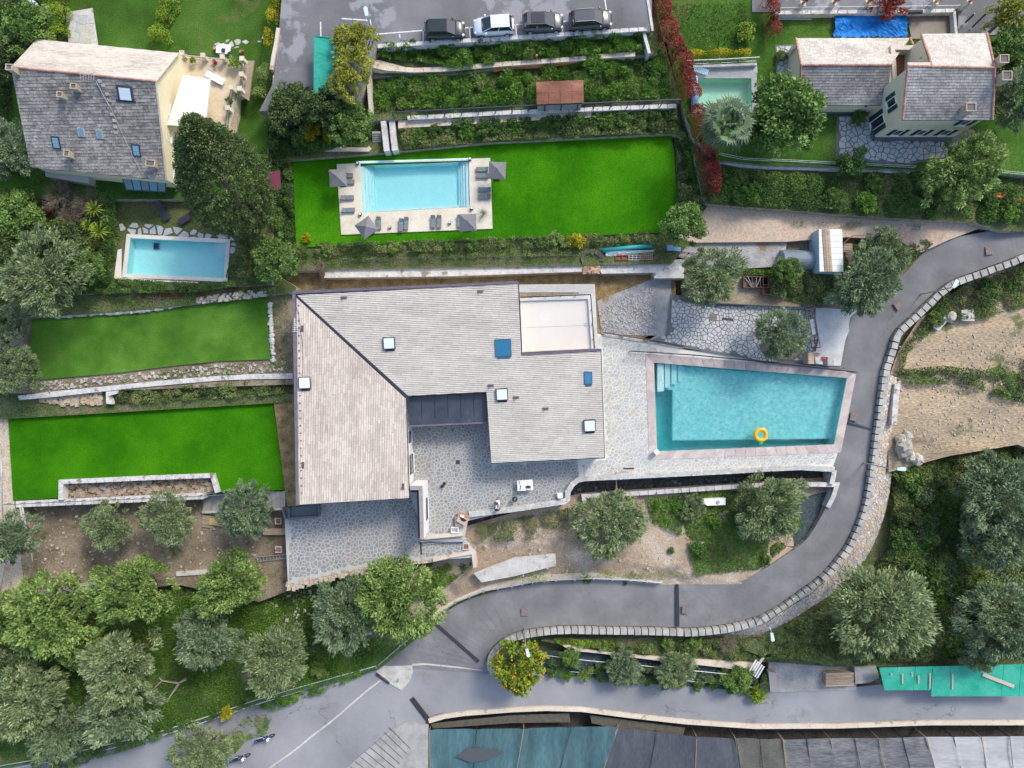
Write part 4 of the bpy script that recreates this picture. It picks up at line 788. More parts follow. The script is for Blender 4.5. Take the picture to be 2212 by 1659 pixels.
for a,b in zip(pil[:-1],pil[1:]):
 if a == (2070,765): continue
 p,q_=P(*T(0,0,*a),zt + .8),P(*T(0,0,*b),zt + .8); mb=MB(); mb.cyl(p,q_,.035,n=6); mb.cyl(p - Vector((0,0,.65)),q_ - Vector((0,0,.65)),.025,n=6); n=int((q_ - p).length / .13)
 for i in range(1,n): r0=p.lerp(q_,i / n); mb.cyl(r0,r0 - Vector((0,0,.65)),.012,n=4,cap=False)
 mb.part('railing',rl,lh)
aw=[P(*T(0,0,*p)) for p in ((1600,640,7.4),(1812,685,6.9),(1772,1095,6.9),(1500,1085,7.4))] if False else [P(*T(0,0,1585,645),7.3),P(*T(0,0,1814,686),6.9),P(*T(0,0,1770,1100),6.9),P(*T(0,0,1440,1080),7.3)]
mb=MB(); n=10
for i in range(n):
 a,b=aw[0].lerp(aw[3],i / n),aw[0].lerp(aw[3],(i + 1) / n); d,c_=aw[1].lerp(aw[2],i / n),aw[1].lerp(aw[2],(i + 1) / n)
 mb.prism([a,b,c_,d],[p - Vector((0,0,.04)) for p in (a,b,c_,d)]); d2=Vector((.02,0,-.16 - .05 * (i % 2))); mb.add([d,c_,c_ + d2,d + d2],[(0,1,2,3)])
mb.part('awning',M('awning_cream',[(.66,.63,.56),(.74,.72,.66)],scale=.3,fine=.03),lh)
q=[P(*T(0,0,*p),4.2) for p in ((380,1440),(765,1470),(765,1585),(395,1525))]; mb=MB(); mb.prism(q,[Vector((p.x,p.y,1.6)) for p in q]); mb.part('annexe',plain('annexe_grey',(.42,.41,.38)),lh)
q=[P(*T(0,0,*p),4.4) for p in ((1065,1525),(1450,1545),(1478,1600),(1430,1659),(1090,1640))]; mb=MB()
for i in range(5):
 a,b=q[0].lerp(q[1],i / 5 + .01),q[0].lerp(q[1],(i + 1) / 5 - .01); d,c_=q[4].lerp(q[3],i / 5 + .01),q[4].lerp(q[3],(i + 1) / 5 - .01); a.z=b.z=4.7
 mb=MB(); mb.prism([d,c_,b,a],[p - Vector((0,0,.05)) for p in (d,c_,b,a)]); mb.part('veranda_pane',gl_s if i % 2 else plain('veranda_glass',(.16,.26,.30),rough=.1,spec=.8),lh)
mb=MB()
for i in range(6):
 a,d=q[0].lerp(q[1],i / 5),q[4].lerp(q[3],i / 5); a.z=4.72; mb.cyl(a,d + Vector((0,0,.02)),.04,n=5); mb.cyl(d,Vector((d.x,d.y,2)),.04,n=5)
mb.cyl(q[4],q[3],.05,n=5); mb.part('veranda_frame',rl,lh)
rh=thing('house',P(1900,200,3.5),'beige right house in two roofed wings with green shutters','house')
A=[(1719,83,6.1),(1966,82.5,6.1),(1924,140.5,8.1),(1916.5,227,6.1),(1727,227,6.1),(1730,141,8.1)]
B=[(1968,74,9.3),(2131,72.5,9.3),(2148,147,11.4),(2143,259,9.3),(1949,259,9.3),(1960,143,11.4)]
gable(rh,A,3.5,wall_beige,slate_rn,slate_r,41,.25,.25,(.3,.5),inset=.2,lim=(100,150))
hN=[[P(1940,60,9.3),P(1990,70,9.3),P(2013,144,11.2),P(1945,139.0,11.2)]]
NW,NE,RE,SE,SW,RW=[P(*c) for c in B]; NWi,RWi=P(1990,76,9.3),P(2013,143.5,11.4) ; RWi.z=RW.z
RWi=RW + (RE - RW) * ((RWi.x - RW.x) / (RE.x - RW.x))
for f in ([RWi,RE,NE,NWi],[SW,SE,RE,RW]):
 mb=MB(); mb.prism(f,[p - Vector((0,0,.16)) for p in f]); mb.part('roof',dark_metal,rh)
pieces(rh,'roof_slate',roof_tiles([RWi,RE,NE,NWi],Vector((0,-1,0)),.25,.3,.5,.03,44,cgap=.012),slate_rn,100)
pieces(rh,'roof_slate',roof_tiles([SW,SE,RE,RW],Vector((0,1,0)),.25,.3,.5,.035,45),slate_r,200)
lip=[RW,RWi,RWi + Vector((0,.45,-.1)),RW + Vector((.1,.4,-.1))]; mb=MB(); mb.prism(lip,[p - Vector((0,0,.12)) for p in lip]); mb.part('roof_lip',slate_rn,rh)
def ridgeline(a,b,step=.42,r=.115):
 n=max(1,int((b - a).length / step)); d=(b - a) / n
 for i in range(n): mb=MB(); mb.cyl(a + d * i + Vector((0,0,.05)),a + d * (i + 1) + Vector((0,0,.05)),r,r * .85,n=8,t=rnd.random()); mb.part('ridge_tile',ridge_red,rh)
ridgeline(RW,RE); ridgeline(SW,RW); ridgeline(SE,RE); ridgeline(NE,RE); ridgeline(NWi,RWi)
wA=[P(*c) for c in A]; ridgeline(wA[5],wA[0]); ridgeline(wA[5],wA[4]); ridgeline(P(1965,82.5,6.1),P(1972,98,6.5))
i_=.22; q=shrinkw([NWi,RWi,RW,SW,SE,NE],.0); body=[Vector((p.x,p.y,0)) for p in (NWi + Vector((.2,-.2,0)),RWi + Vector((.2,0,0)),RW + Vector((.25,0,0)),SW + Vector((.25,.3,0)),SE + Vector((-.25,.3,0)),RE + Vector((-.25,0,0)),NE + Vector((-.25,-.2,0)))]
tp=[Vector((p.x,p.y,z)) for p,z in zip(body,(9.2,11.2,11.2,9.25,9.25,11.2,9.2))]; bt=[Vector((p.x,p.y,3.2)) for p in body]; n=len(tp)
mb=MB(); mb.add(tp + bt,[(i,i + n,(i + 1) % n + n,(i + 1) % n) for i in range(n)]); mb.part('wall',wall_beige,rh)
s0,s1=body[3],body[4]; sx=lambda f: (s0.x + (s1.x - s0.x) * f,s0.y + (s1.y - s0.y) * f)
for f in (.20,.50,.80): wallwin(rh,sx(f - .05),sx(f + .05),4.6,6.0,0,white_paint,glass_dark,sh=shutter)
for f in (.83,): wallwin(rh,sx(f - .05),sx(f + .05),7.3,8.5,0,white_paint,glass_dark,sh=shutter)
w0,w1=body[3],body[2]; wx=lambda f: (w0.x + (w1.x - w0.x) * f,w0.y + (w1.y - w0.y) * f)
wallwin(rh,wx(.62),wx(.42),7.0,8.5,0,white_paint,glass_dark,sh=shutter)
wallwin(rh,wx(.42),wx(.18),3.7,6.1,0,white_paint,glass_dark,sh=shutter)
mb=MB()
for a,b in ((body[3],body[4]),(body[3],Vector((body[3].x,wA[3].y,0)))):
 d=(b - a); mb.box(((a + b) / 2 + Vector((0,0,3.72))) ,(d.length + .1,.12 + .4,.45),rot=d.to_track_quat('X','Z').to_matrix())
mb.part('plinth',plain('plinth_slate',(.10,.12,.145)),rh)
mb=MB(); a,b=wA[4],wA[3]; mb.box(((a + b) / 2 + Vector((.5,.28,0))).xy.to_3d() + Vector((0,0,3.7)),((b - a).length,.3,.4)); mb.part('plinth',MATS['plinth_slate'],rh)
for x,y,w,h,g in ((2002,533,20,18,.5),(2006,690,21,20,.8),(1688,965,21,18,1.0)): chimney(rh,None,*T(3,0,x,y),w,h,g,soot_cap,rot=0,z=(11.3 if y < 600 else 10.9 if y < 800 else 9.6))
q=[P(*T(3,0,*p),6.3) for p in ((1100,400),(1265,395),(1262,575),(1210,570),(1112,690),(1098,690))]; mb=MB(); mb.prism(q,[Vector((p.x,p.y,3.5)) for p in q]); mb.part('terrace_floor',plain('terrace_terracotta',(.20,.08,.045)),rh)
for pts,z in ((((1060,392),(1270,392),(1268,428),(1100,428),(1116,700),(1085,720),(1062,440)),7.4),(((1022,440),(1060,400),(1085,720),(1044,778),(1056,562)),7.2)):
 q=[P(*T(3,0,*p),z) for p in pts]; mb=MB(); mb.prism(q,[Vector((p.x,p.y,4)) for p in q]); mb.part('parapet',wall_beige if z < 7.3 else cream_wall,rh)
c=P(*T(3,0,1322,508),9.0); mb=MB(); mb.cyl(c,c + Vector((0,0,.35)),.12,n=8); mb.cyl(c,c + Vector((.5,.1,.25)),.04,n=5); mb.part('wall_lamp',black_plastic,rh)
c=P(*T(3,0,845,915),5.4); mb=MB(); mb.cyl(c,c + Vector((0,0,.3)),.13,n=8); mb.part('wall_lamp',black_plastic,rh)
for y0 in (435,690):
 a=P(*T(3,0,232,y0 - 40),5.9); b=P(*T(3,0,180,y0 + 45),3.6); mb=MB(); d=Vector((-1,0,0)); pr=[]
 for k in range(9):
  t=k / 8; pr.append(Vector((a.x + (b.x - a.x) * math.sin(t * math.pi / 2),a.y + (b.y - a.y) * t,5.6 - 2.2 * (1 - math.cos(t * math.pi / 2)))))
 for k in range(8):
  p,q_=pr[k],pr[k + 1]; mb.box((p + q_) / 2,((q_ - p).length + .06,.35,.55),rot=(q_ - p).to_track_quat('X','Z').to_matrix())
 mb.part('arched_buttress',wall_beige,rh); mb=MB(); mb.box((pr[-1].x,pr[-1].y,3.7),(.5,.5,.5)); mb.part('buttress_foot',MATS['plinth_slate'],rh)
# ================================================================ plants
def quads(V,tint,name,mat,o=(0,0,0)):
 n=len(V) // 4; me=bpy.data.meshes.new(name); me.vertices.add(4 * n); me.vertices.foreach_set('co',(V - np.asarray(o)).astype(np.float32).ravel())
 me.loops.add(4 * n); me.loops.foreach_set('vertex_index',np.arange(4 * n,dtype=np.int32)); me.polygons.add(n); me.polygons.foreach_set('loop_start',np.arange(0,4 * n,4,dtype=np.int32))
 me.update(calc_edges=True); at=me.attributes.new('tint','FLOAT','FACE'); at.data.foreach_set('value',np.clip(tint,0,1).astype(np.float32))
 for m in (mat if isinstance(mat,(list,tuple)) else [mat]): me.materials.append(m)
 return me
def leafq(C,rs,L,Wd,up=.5,outd=None,fold=.0):
 n=len(C); d=rs.normal(size=(n,3));
 if outd is not None: d=d * .6 + outd
 d /= np.linalg.norm(d,axis=1)[:,None]; nn=rs.normal(size=(n,3)); nn[:,2] += up * 3; s=np.cross(d,nn); s /= (np.linalg.norm(s,axis=1)[:,None] + 1e-9)
 l=(L * rs.uniform(.6,1.3,n))[:,None]; w=(Wd * rs.uniform(.7,1.3,n))[:,None]
 V=np.empty((n,4,3)); V[:,0]=C - d * l * .5; V[:,1]=C + s * w * .5 - d * l * .08; V[:,2]=C + d * l * .5; V[:,3]=C - s * w * .5 - d * l * .08
 return V.reshape(-1,3)
def crown(name,seed,mat,nc=110,per=48,L=.085,Wd=.04,cl=.13,squash=.8,rough=.28,inner=.35,up=.5,outw=.5,tw=.6):
 rs=np.random.RandomState(seed);
 dirs=rs.normal(size=(nc,3)); dirs /= np.linalg.norm(dirs,axis=1)[:,None]; dirs[:,2]=np.where(dirs[:,2] < -.35,-dirs[:,2],dirs[:,2])
 fr=rs.normal(size=(5,3)) * 1.6; ph=rs.uniform(0,6.3,5); nz=sum(np.sin(dirs @ fr[i] * 1.7 + ph[i]) for i in range(5)) / 5
 rad=(1 - cl * .8) * (1 + rough * nz) * np.where(rs.rand(nc) < inner,rs.uniform(.3,.8,nc),rs.uniform(.82,1.02,nc))
 cc=dirs * rad[:,None]; cs=cl * rs.uniform(.6,1.4,nc); ct=rs.rand(nc)
 idx=np.repeat(np.arange(nc),per); g=rs.normal(size=(nc * per,3)); g /= np.linalg.norm(g,axis=1)[:,None]; g *= (rs.rand(nc * per) ** .4)[:,None]
 C=cc[idx] + g * cs[idx][:,None]; C[:,2] *= squash
 t=ct[idx] * tw + rs.rand(len(idx)) * (1 - tw)
 outd=C / (np.linalg.norm(C,axis=1)[:,None] + 1e-6) * outw + g * .5
 return quads(leafq(C,rs,L,Wd,up,outd),t,name,mat)
def F(name,cols,tr=.18,**k): return M(name,cols,tramp=True,transl=tr,rough=.6,spec=.25,fine=.15,fscale=1.5,**k)
f_olive=F('olive_leaf',[(.06,.095,.04),(.20,.27,.12),(.42,.51,.27)]); f_olive2=F('olive_leaf_dark',[(.05,.085,.045),(.16,.235,.12),(.37,.46,.27)])
f_yg=F('bright_leaf',[(.05,.10,.022),(.165,.265,.065),(.36,.48,.15)]); f_mid=F('green_leaf',[(.035,.08,.02),(.125,.225,.05),(.27,.41,.11)])
f_dark=F('dark_leaf',[(.03,.055,.02),(.08,.13,.04),(.19,.26,.08)]); f_bam=F('golden_leaf',[(.13,.16,.02),(.30,.33,.05),(.50,.50,.11)])
f_cyp=F('cypress_leaf',[(.045,.075,.025),(.12,.18,.06),(.25,.33,.13)],tr=.15); f_cit=F('citrus_leaf',[(.07,.13,.01),(.19,.27,.02),(.38,.40,.05)])
f_red=F('red_leaf',[(.07,.02,.015),(.19,.028,.022),(.33,.07,.05),(.12,.08,.03)]); f_yel=F('yellow_leaf',[(.16,.19,.01),(.38,.36,.01),(.58,.50,.03)])
f_ivy=F('ivy_leaf',[(.03,.07,.02),(.08,.17,.035),(.19,.31,.07)]); f_weed=F('weed_leaf',[(.06,.11,.02),(.14,.25,.045),(.24,.33,.09),(.30,.26,.15)])
f_fresh=F('fresh_leaf',[(.05,.12,.012),(.10,.22,.025),(.18,.32,.05)]); f_dry=F('dry_twig',[(.12,.09,.07),(.21,.16,.13),(.26,.24,.19)],tr=.05)
f_lime=F('lime_leaf',[(.10,.17,.015),(.20,.31,.03),(.32,.42,.05)]); f_maroon=F('maroon_leaf',[(.07,.012,.015),(.14,.03,.03),(.08,.06,.03)]); f_scrub=F('scrub_leaf',[(.045,.07,.025),(.11,.165,.05),(.22,.29,.09),(.20,.15,.09)])
CR={}
def spec(k,mat,**kw): CR[k]=[crown(k + '_crown',100 + 7 * i + sum(map(ord,k)),mat,**kw) for i in range(3)]
spec('olive',f_olive,nc=170,per=72,L=.105,Wd=.028,cl=.15,rough=.42,outw=1.3,tw=.5,inner=.3); spec('olive_dark',f_olive2,nc=170,per=72,L=.105,Wd=.028,cl=.15,rough=.42,outw=1.3,tw=.5,inner=.3)
spec('bright',f_yg,nc=170,per=72,L=.085,Wd=.034,cl=.14,rough=.42,outw=1.0,inner=.3); spec('green',f_mid,nc=110,per=72,L=.10,Wd=.05,cl=.18,rough=.34,inner=.25); spec('dark',f_dark,nc=110,per=72,L=.10,Wd=.05,cl=.18,rough=.34,inner=.25)
spec('golden',f_bam,nc=60,per=46,L=.17,Wd=.05,cl=.2,rough=.35,outw=1.2); spec('citrus',f_cit,nc=70,per=44,L=.13,Wd=.07,cl=.19,rough=.22)
spec('bush',f_ivy,nc=40,per=34,L=.17,Wd=.10,cl=.26,rough=.3); spec('bushy',f_weed,nc=40,per=34,L=.18,Wd=.08,cl=.26,rough=.35); spec('yellow',f_yel,nc=40,per=34,L=.2,Wd=.1,cl=.26,rough=.3)
spec('red',f_red,nc=40,per=36,L=.17,Wd=.08,cl=.26,rough=.35); spec('lime',f_lime,nc=40,per=34,L=.18,Wd=.1,cl=.26,rough=.3); spec('bare',f_dry,nc=60,per=26,L=.3,Wd=.012,cl=.24,rough=.3,outw=1.6); spec('freshbush',f_fresh,nc=40,per=34,L=.18,Wd=.09,cl=.26,rough=.3)
def trunkmesh(seed,lean=.1,forks=5):
 rg=random.Random(seed); mb=MB(); fk=.5; top=Vector((lean * .3,0,fk)); mb.tube([(0,0,-.12),(0.0,0,.05),(lean * .15,.01,.28),top],[.085,.06,.05,.05],n=8)
 for i in range(forks):
  a=2 * math.pi * i / forks + rg.uniform(-.4,.4); e=Vector((math.cos(a) * .55,math.sin(a) * .55,1.0 + rg.uniform(-.1,.35))); m_=top.lerp(e,.5) + Vector((math.cos(a) * .1,math.sin(a) * .1,-.03)); mb.tube([top - Vector((0,0,.04)),m_,e],[.035,.022,.01],n=6)
  for j in (-1,1):
   e2=m_ + Vector((math.cos(a + j * .8) * .4,math.sin(a + j * .8) * .4,.35 + rg.uniform(0,.2))); mb.tube([m_,m_.lerp(e2,.6) + Vector((0,0,.04)),e2],[.018,.012,.006],n=5)
 return mb.mesh('trunk',bark,smooth=True)
TRK=[trunkmesh(i) for i in range(3)]
treeN=[0]
def tree(sp,x,y,r,label,zg=None,h=None,group=None,sq=1.0,name='tree',cat='tree',sx=1.0,rot=None):
 zg=zat(x,y) if zg is None else zg
 r=r * 1.02; rw=r * S * (H - zg - 2) / H; h=h if h is not None else rw * .95 + .6; c=P(x,y,zg + h); rw=r * sR(zg + h) * 1.0
 t=thing(name,(c.x,c.y,zg - .05),label,cat,group); i=treeN[0]=treeN[0] + 1
 o=bpy.data.objects.new('crown',CR[sp][i % 3]); COL.objects.link(o); o.parent=t; o.location=(0,0,h); o.scale=(rw * sx * (1 + .12 * math.sin(i * 2.7)),rw * (1 + .12 * math.sin(i * 1.9 + 1)),rw * sq); o.rotation_euler=(0,0,R(i * 77 % 360) if rot is None else R(rot))
 o=bpy.data.objects.new('trunk',TRK[i % 3]); COL.objects.link(o); o.parent=t; o.scale=(rw,rw,h * .85); o.rotation_euler=(0,0,R(i * 131 % 360))
 return t
def shrub(sp,x,y,r,label,group=None,zg=None,name='shrub',h=None,sq=.9,cat='shrub',sx=1,rot=None): return tree(sp,x,y,r,label,zg,h if h is not None else r * S * .55,group,sq,name,cat,sx,rot)
OL='olive'
for sp,x,y,r,lb in [
 (OL,235,1140,50,'round grey green olive tree standing alone in the middle of the bare earth field'),(OL,363,1124,60,'large grey green olive tree just below the lower lawn railing'),
 ('olive_dark',532,1104,55,'olive tree beside the concrete steps left of the villa'),('olive_dark',22,1162,62,'dark olive tree at the left edge next to the diagonal pipes'),
 ('bright',497,1258,80,'bright yellow green tree at the corner below the ladder'),('bright',290,1272,88,'broad bright green tree overhanging the field wall'),('bright',118,1335,98,'tall bright green tree at the upper left of the grove'),
 ('bright',8,1330,62,'partly cut off yellow green tree at the left edge of the grove'),(OL,262,1432,92,'biggest grey olive tree in the centre of the grove'),('olive_dark',448,1388,66,'blue grey olive tree above the fallen forked branch'),
 (OL,592,1428,76,'loose grey green olive tree near the right end of the grove path'),(OL,58,1512,92,'wide grey olive tree at the lower left of the grove'),('olive_dark',252,1530,82,'olive tree touching the rose covered fence at the bottom left'),('olive_dark',130,1580,60,'low olive tree in the bottom left corner of the grove'),
 ('olive_dark',748,1318,78,'dark grey olive tree below the entrance patio'),('bright',858,1296,100,'large yellow green tree beside the upper bend of the road'),(OL,1322,1132,66,'olive tree on the slope right below the ditch wall'),
 (OL,1492,1090,36,'thin small olive tree left of the white tank'),(OL,1652,1098,78,'wide olive tree right of the white tank'),(OL,1532,600,62,'olive tree growing over the top of the drive patio wall'),
 ('olive_dark',1685,722,54,'olive tree in the round bed at the drive gate'),(OL,1905,545,58,'olive tree behind the stacked pallets'),('olive_dark',1868,612,74,'dark olive tree where the yard meets the road'),
 ('olive_dark',2160,1070,88,'large olive tree at the right edge above the scrub'),('olive_dark',2150,1165,80,'hazy olive tree in the scrub at the right edge'),(OL,1908,1325,100,'largest olive tree of the right hillside'),
 ('olive_dark',2175,1340,92,'dark olive tree in the lower right corner behind the green roof'),(OL,2110,1410,45,'small olive leaning over the green corrugated roof'),(OL,95,592,88,'big silvery olive tree left of the clipped hedge'),
 ('olive_dark',12,795,45,'olive tree left of the striped upper left lawn'),(OL,45,795,48,'pale olive tree at the lower left corner of the upper left lawn'),('olive_dark',12,700,52,'olive tree above the pale one at the left edge'),
 ('bright',178,1378,58,'green tree squeezed between the two tallest trees of the grove'),(OL,12,1430,66,'olive tree cut by the left edge in the middle of the grove'),(OL,438,1622,60,'low spreading olive beside the two scooters'),('olive_dark',15,330,60,'dark tree crowding the left wall of the tall left house'),('olive_dark',2188,210,72,'grey green tree behind the two side chimneys')]:
 tree(sp,x,y,r,lb)
for sp,x,y,r,lb in [
 ('green',60,70,62,'dense green tree at the top left behind the house'),('dark',10,130,60,'dark tree filling the top left corner'),('green',40,470,55,'green tree above the silvery olive at the left edge'),('dark',130,520,50,'dark evergreen between the silvery olive and the bare shrubs'),
 ('bright',18,440,36,'yellow green treetop at the left edge below the house'),('dark',30,545,48,'dark bush tree at the left edge above the olive'),('green',188,575,40,'green shrub tree between the olive and the hedge'),
 ('dark',628,238,56,'dark rounded tree at the end of the car park ramp'),('dark',702,228,58,'dark tree under the teal net canopy'),('green',752,268,48,'green tree touching the white stair walls'),('green',592,562,56,'light green tree at the corner of the left pool garden'),
 ('green',1478,482,50,'round green tree at the lower right corner of the pool lawn'),('green',1700,248,84,'big dense green tree between the palm and the right house'),('dark',1660,285,50,'dark lower tree against the fan palm'),
 ('bright',2080,362,82,'feathery light green tree at the lower garden fence of the right house'),('golden',2190,30,62,'golden feathery shrub in the top right corner'),('green',2185,120,56,'dark green tree under the golden shrub in the top right corner'),
 ('green',1910,575,45,'bright bush beside the road bend'),('green',1702,582,30,'small fresh green tree in front of the curved metal shed'),('citrus',1122,1437,60,'orange tree full of fruit at the road junction'),
 ('green',1232,1420,26,'small lemon tree beside the orange tree'),('olive_dark',1345,1440,38,'grey leaved tree among the nursery pots'),('olive',1460,1440,42,'pale leaved tree in the nursery row'),('green',1592,1468,34,'light tree at the right end of the nursery row')]:
 tree(sp,x,y,r,lb)
for x,y,r,lb in [(752,92,46,'topmost golden green plume tree overhanging the parking line'),(762,145,46,'middle golden green plume tree beside the teal canopy'),(782,80,36,'golden green plume tree nearest the parked cars'),(745,185,40,'lowest golden green plume tree beside the teal canopy')]:
 tree('golden',x,y,r,lb,zg=3.8,h=4.0)
ot=[o for o in bpy.data.objects if o.get('label','').startswith('orange tree')][0]; rs=np.random.RandomState(5)
of=bpy.data.objects.new('fruit',MB().sph((0,0,0),.085,8,6).mesh('fruit',plain('orange_peel',(.75,.28,.01)))); of.parent=ot; COL.objects.link(of)
for i in range(46):
 d=rs.normal(size=3); d[2]=abs(d[2]) + .1; d /= np.linalg.norm(d); o=of if i == 0 else of.copy()
 if i: COL.objects.link(o); o.parent=ot
 cz=ot.children[0].location.z; rr=2.85; o.location=(d[0] * rr,d[1] * rr,cz + d[2] * rr * .9)
base,tip=P(548,505,2.3),P(412,262,15.5); t=thing('cypress',base,'huge dense leaning cypress beside the tall left house','cypress tree')
rs=np.random.RandomState(9); ax=tip - base; V_=[]; tt=[]
for i in range(2100):
 f=rs.uniform(.12,1) ** .9; rad=4.35 * (math.sin(min(1,(f - .08) / .42) * math.pi / 2) ** .8) * (1 - max(0,(f - .45) / .58) ** 1.6) + .15; a=rs.uniform(0,2 * math.pi); rr=rad * (rs.uniform(.8,1.03) if rs.rand() < .8 else rs.uniform(.3,.8))
 c=base + ax * f + Vector((math.cos(a) * rr,math.sin(a) * rr * .9,rs.uniform(-.3,.3))); n=26; g=rs.normal(size=(n,3)); g /= np.linalg.norm(g,axis=1)[:,None]; cs=rs.uniform(.22,.42)
 C=np.array(c) + g * cs * (rs.rand(n) ** .33)[:,None]; outd=np.tile(np.array([math.cos(a),math.sin(a),1.1]) * .8,(n,1)) + g * .3; V_.append(leafq(C,rs,.22,.12,.3,outd)); tt.append(np.full(n,rs.rand() * .55) + rs.rand(n) * .45)
me=quads(np.concatenate(V_),np.concatenate(tt),'crown',f_cyp,tuple(base)); o=bpy.data.objects.new('crown',me); COL.objects.link(o); o.parent=t
mb=MB(); mb.tube([base - Vector((0,0,.5)),base + ax * .1 + Vector((.1,0,0)),base + ax * .5,base + ax * .9],[.55,.42,.3,.05],n=12); mb.part('trunk',bark,t,smooth=True)
tw_=MB()
base=P(1571,266,3.5); c=P(1571,266,8.2); base=Vector((c.x,c.y,3.5)); t=thing('fan_palm',base,'big grey green fan palm beside the green pool','palm tree')
mb=MB(); mb.tube([base - Vector((0,0,.2)),base + Vector((.1,0,2)),c],[.4,.3,.26],n=10); mb.part('trunk',bark,t,smooth=True)
f_palm=M('palm_leaf',[(.05,.09,.04),(.12,.19,.10),(.25,.32,.19)],tint=2,fine=.12,rough=.6,transl=.15); rg=random.Random(4)
for i in range(34):
 az=i * 2.399; el=R(78 - 96 * (i / 33) ** .8); d=Vector((math.cos(az) * math.cos(el),math.sin(az) * math.cos(el),math.sin(el))); Lp=rg.uniform(1.25,1.8) * (.55 if i < 9 else 1); hub=c + d * Lp; mb=MB(); mb.tube([c,c.lerp(hub,.5) + Vector((0,0,.08)),hub],[.035,.025,.02],n=5)
 sd_v=d.cross(Vector((0,0,1))).normalized(); upv=sd_v.cross(d); nb=11
 for k in range(nb):
  a=R(-80 + 160 * k / (nb - 1)); dd=(d * math.cos(a) + sd_v * math.sin(a)); l=rg.uniform(1.1,1.5) * (1 - .25 * abs(a) / 2.1); m_=hub + dd * l * .6 + Vector((0,0,-.03)); e=hub + dd * l + Vector((0,0,-.45 * rg.uniform(.4,1.6))); s=dd.cross(upv).normalized() * .10 if dd.cross(upv).length > .01 else sd_v * .04
  mb.add([hub,m_ + s,e,m_ - s,m_ + upv * .03],[(0,1,4),(0,4,3),(1,2,4),(4,2,3)],0,0)
 mb.part('frond',f_palm,t)
def spiky(name,x,y,r,label,mat,n=36,w=.06,zg=None,h=.6,droop=.2):
 zg=zat(x,y) if zg is None else zg; c=P(x,y,zg + h); b=Vector((c.x,c.y,zg)); t=thing(name,b,label,'plant'); mb=MB(); rg=random.Random(int(x)); rw=r * S
 for i in range(n):
  az=i * 2.399; el=R(82 - 75 * (i / n)); d=Vector((math.cos(az) * math.cos(el),math.sin(az) * math.cos(el),math.sin(el))); s=d.cross(Vector((0,0,1))).normalized() * w; m_=c + d * rw * .55; e=c + d * rw + Vector((0,0,-droop * rw)); mb.add([c - s * .4,c + s * .4,m_ + s,e,m_ - s],[(0,1,2,4),(2,3,4)],0,rg.random())
 mb.part('leaves',mat,t)
 mb=MB(); mb.cyl(b - Vector((0,0,.1)),c,.12,.08); mb.part('stem',bark,t)
for x,y,r,lb in [(205,452,24,'upper yucca beside the clipped hedge'),(216,500,26,'lower yucca beside the clipped hedge'),(192,488,18,'small yucca left of the other two')]: spiky('yucca',x,y,r,lb,f_lime,h=1.6)
c=P(2128,320,5.2); t=thing('banana_plant',Vector((c.x,c.y,3.4)),'banana plant with broad split leaves beside the right house garden tree','plant'); mb=MB(); mb.cyl((c.x,c.y,3.3),c,.13,.08); mb.part('stem',bark,t)
for i in range(8):
 az=i * .9 + .3; mb=MB(); d=Vector((math.cos(az),math.sin(az),0)); s=Vector((-d.y,d.x,0)); pr=[c,c + d * .7 + Vector((0,0,.5)),c + d * 1.5 + Vector((0,0,.45)),c + d * 2.2 - Vector((0,0,.1))]; ww=[.05,.3,.3,.05]; vs=[]
 for p,w in zip(pr,ww): vs += [p - s * w,p + Vector((0,0,-.08)),p + s * w]
 mb.add(vs,[(i_ * 3 + j,i_ * 3 + j + 1,i_ * 3 + j + 4,i_ * 3 + j + 3) for i_ in range(3) for j in range(2)]); mb.part('leaf',f_ivy if i % 2 else f_fresh,t)
def cover(name,label,poly,z,dens,h,mat,L=.16,Wd=.08,bumps=.5,br=.9,seed=1,gap=None,grass=False,cat='plants',up=.4):
 w=[P(x,y,z if not callable(z) else 0)[:2] for x,y in poly]; rs=np.random.RandomState(seed); a=abs(area2(w)); dens=dens * 1.9; xs_=[p[0] for p in w]; ys_=[p[1] for p in w]; bb=(max(xs_) - min(xs_)) * (max(ys_) - min(ys_))
 n=int(dens * bb); X=np.stack([rs.uniform(min(xs_),max(xs_),n),rs.uniform(min(ys_),max(ys_),n)],1); X=X[inpoly(X,w)]
 nb=max(3,int(bumps * bb)); B=np.stack([rs.uniform(min(xs_),max(xs_),nb),rs.uniform(min(ys_),max(ys_),nb)],1); Br=br * rs.uniform(.5,1.3,nb); Bt=rs.rand(nb); Bh=rs.uniform(.35,1,nb)
 hh=np.zeros(len(X)); bt=rs.rand(len(X)) * .3
 for i in range(nb):
  d2=((X - B[i]) ** 2).sum(1) / Br[i] ** 2; k=Bh[i] * np.sqrt(np.clip(1 - d2,0,1)); m_=k > hh; hh[m_]=k[m_]; bt[m_]=Bt[i]
 if gap is not None:
  keep=(hh > gap) | (rs.rand(len(X)) < .12); X,hh,bt=X[keep],hh[keep],bt[keep]
 n=len(X); Z=z + h * hh * rs.uniform(.55,1.0,n) + .03; C=np.column_stack([X,Z])
 if grass: outd=rs.normal(size=(n,3)) * .6; outd[:,2]=np.abs(outd[:,2]) + .9; V=leafq(C + outd * L * .2,rs,L,Wd,.0,outd * 1.2)
 else: V=leafq(C,rs,L,Wd,up)
 t=bt * .6 + rs.rand(n) * .4; o_=(float(np.mean(xs_)),float(np.mean(ys_)),z); me=quads(V,t,name,mat,o_); o=bpy.data.objects.new(name,me); COL.objects.link(o); o.location=o_
 return tag(o,label,cat,kind='stuff')
f_tuft=F('tuft_leaf',[(.06,.13,.02),(.13,.27,.04),(.24,.40,.08),(.30,.30,.14)])
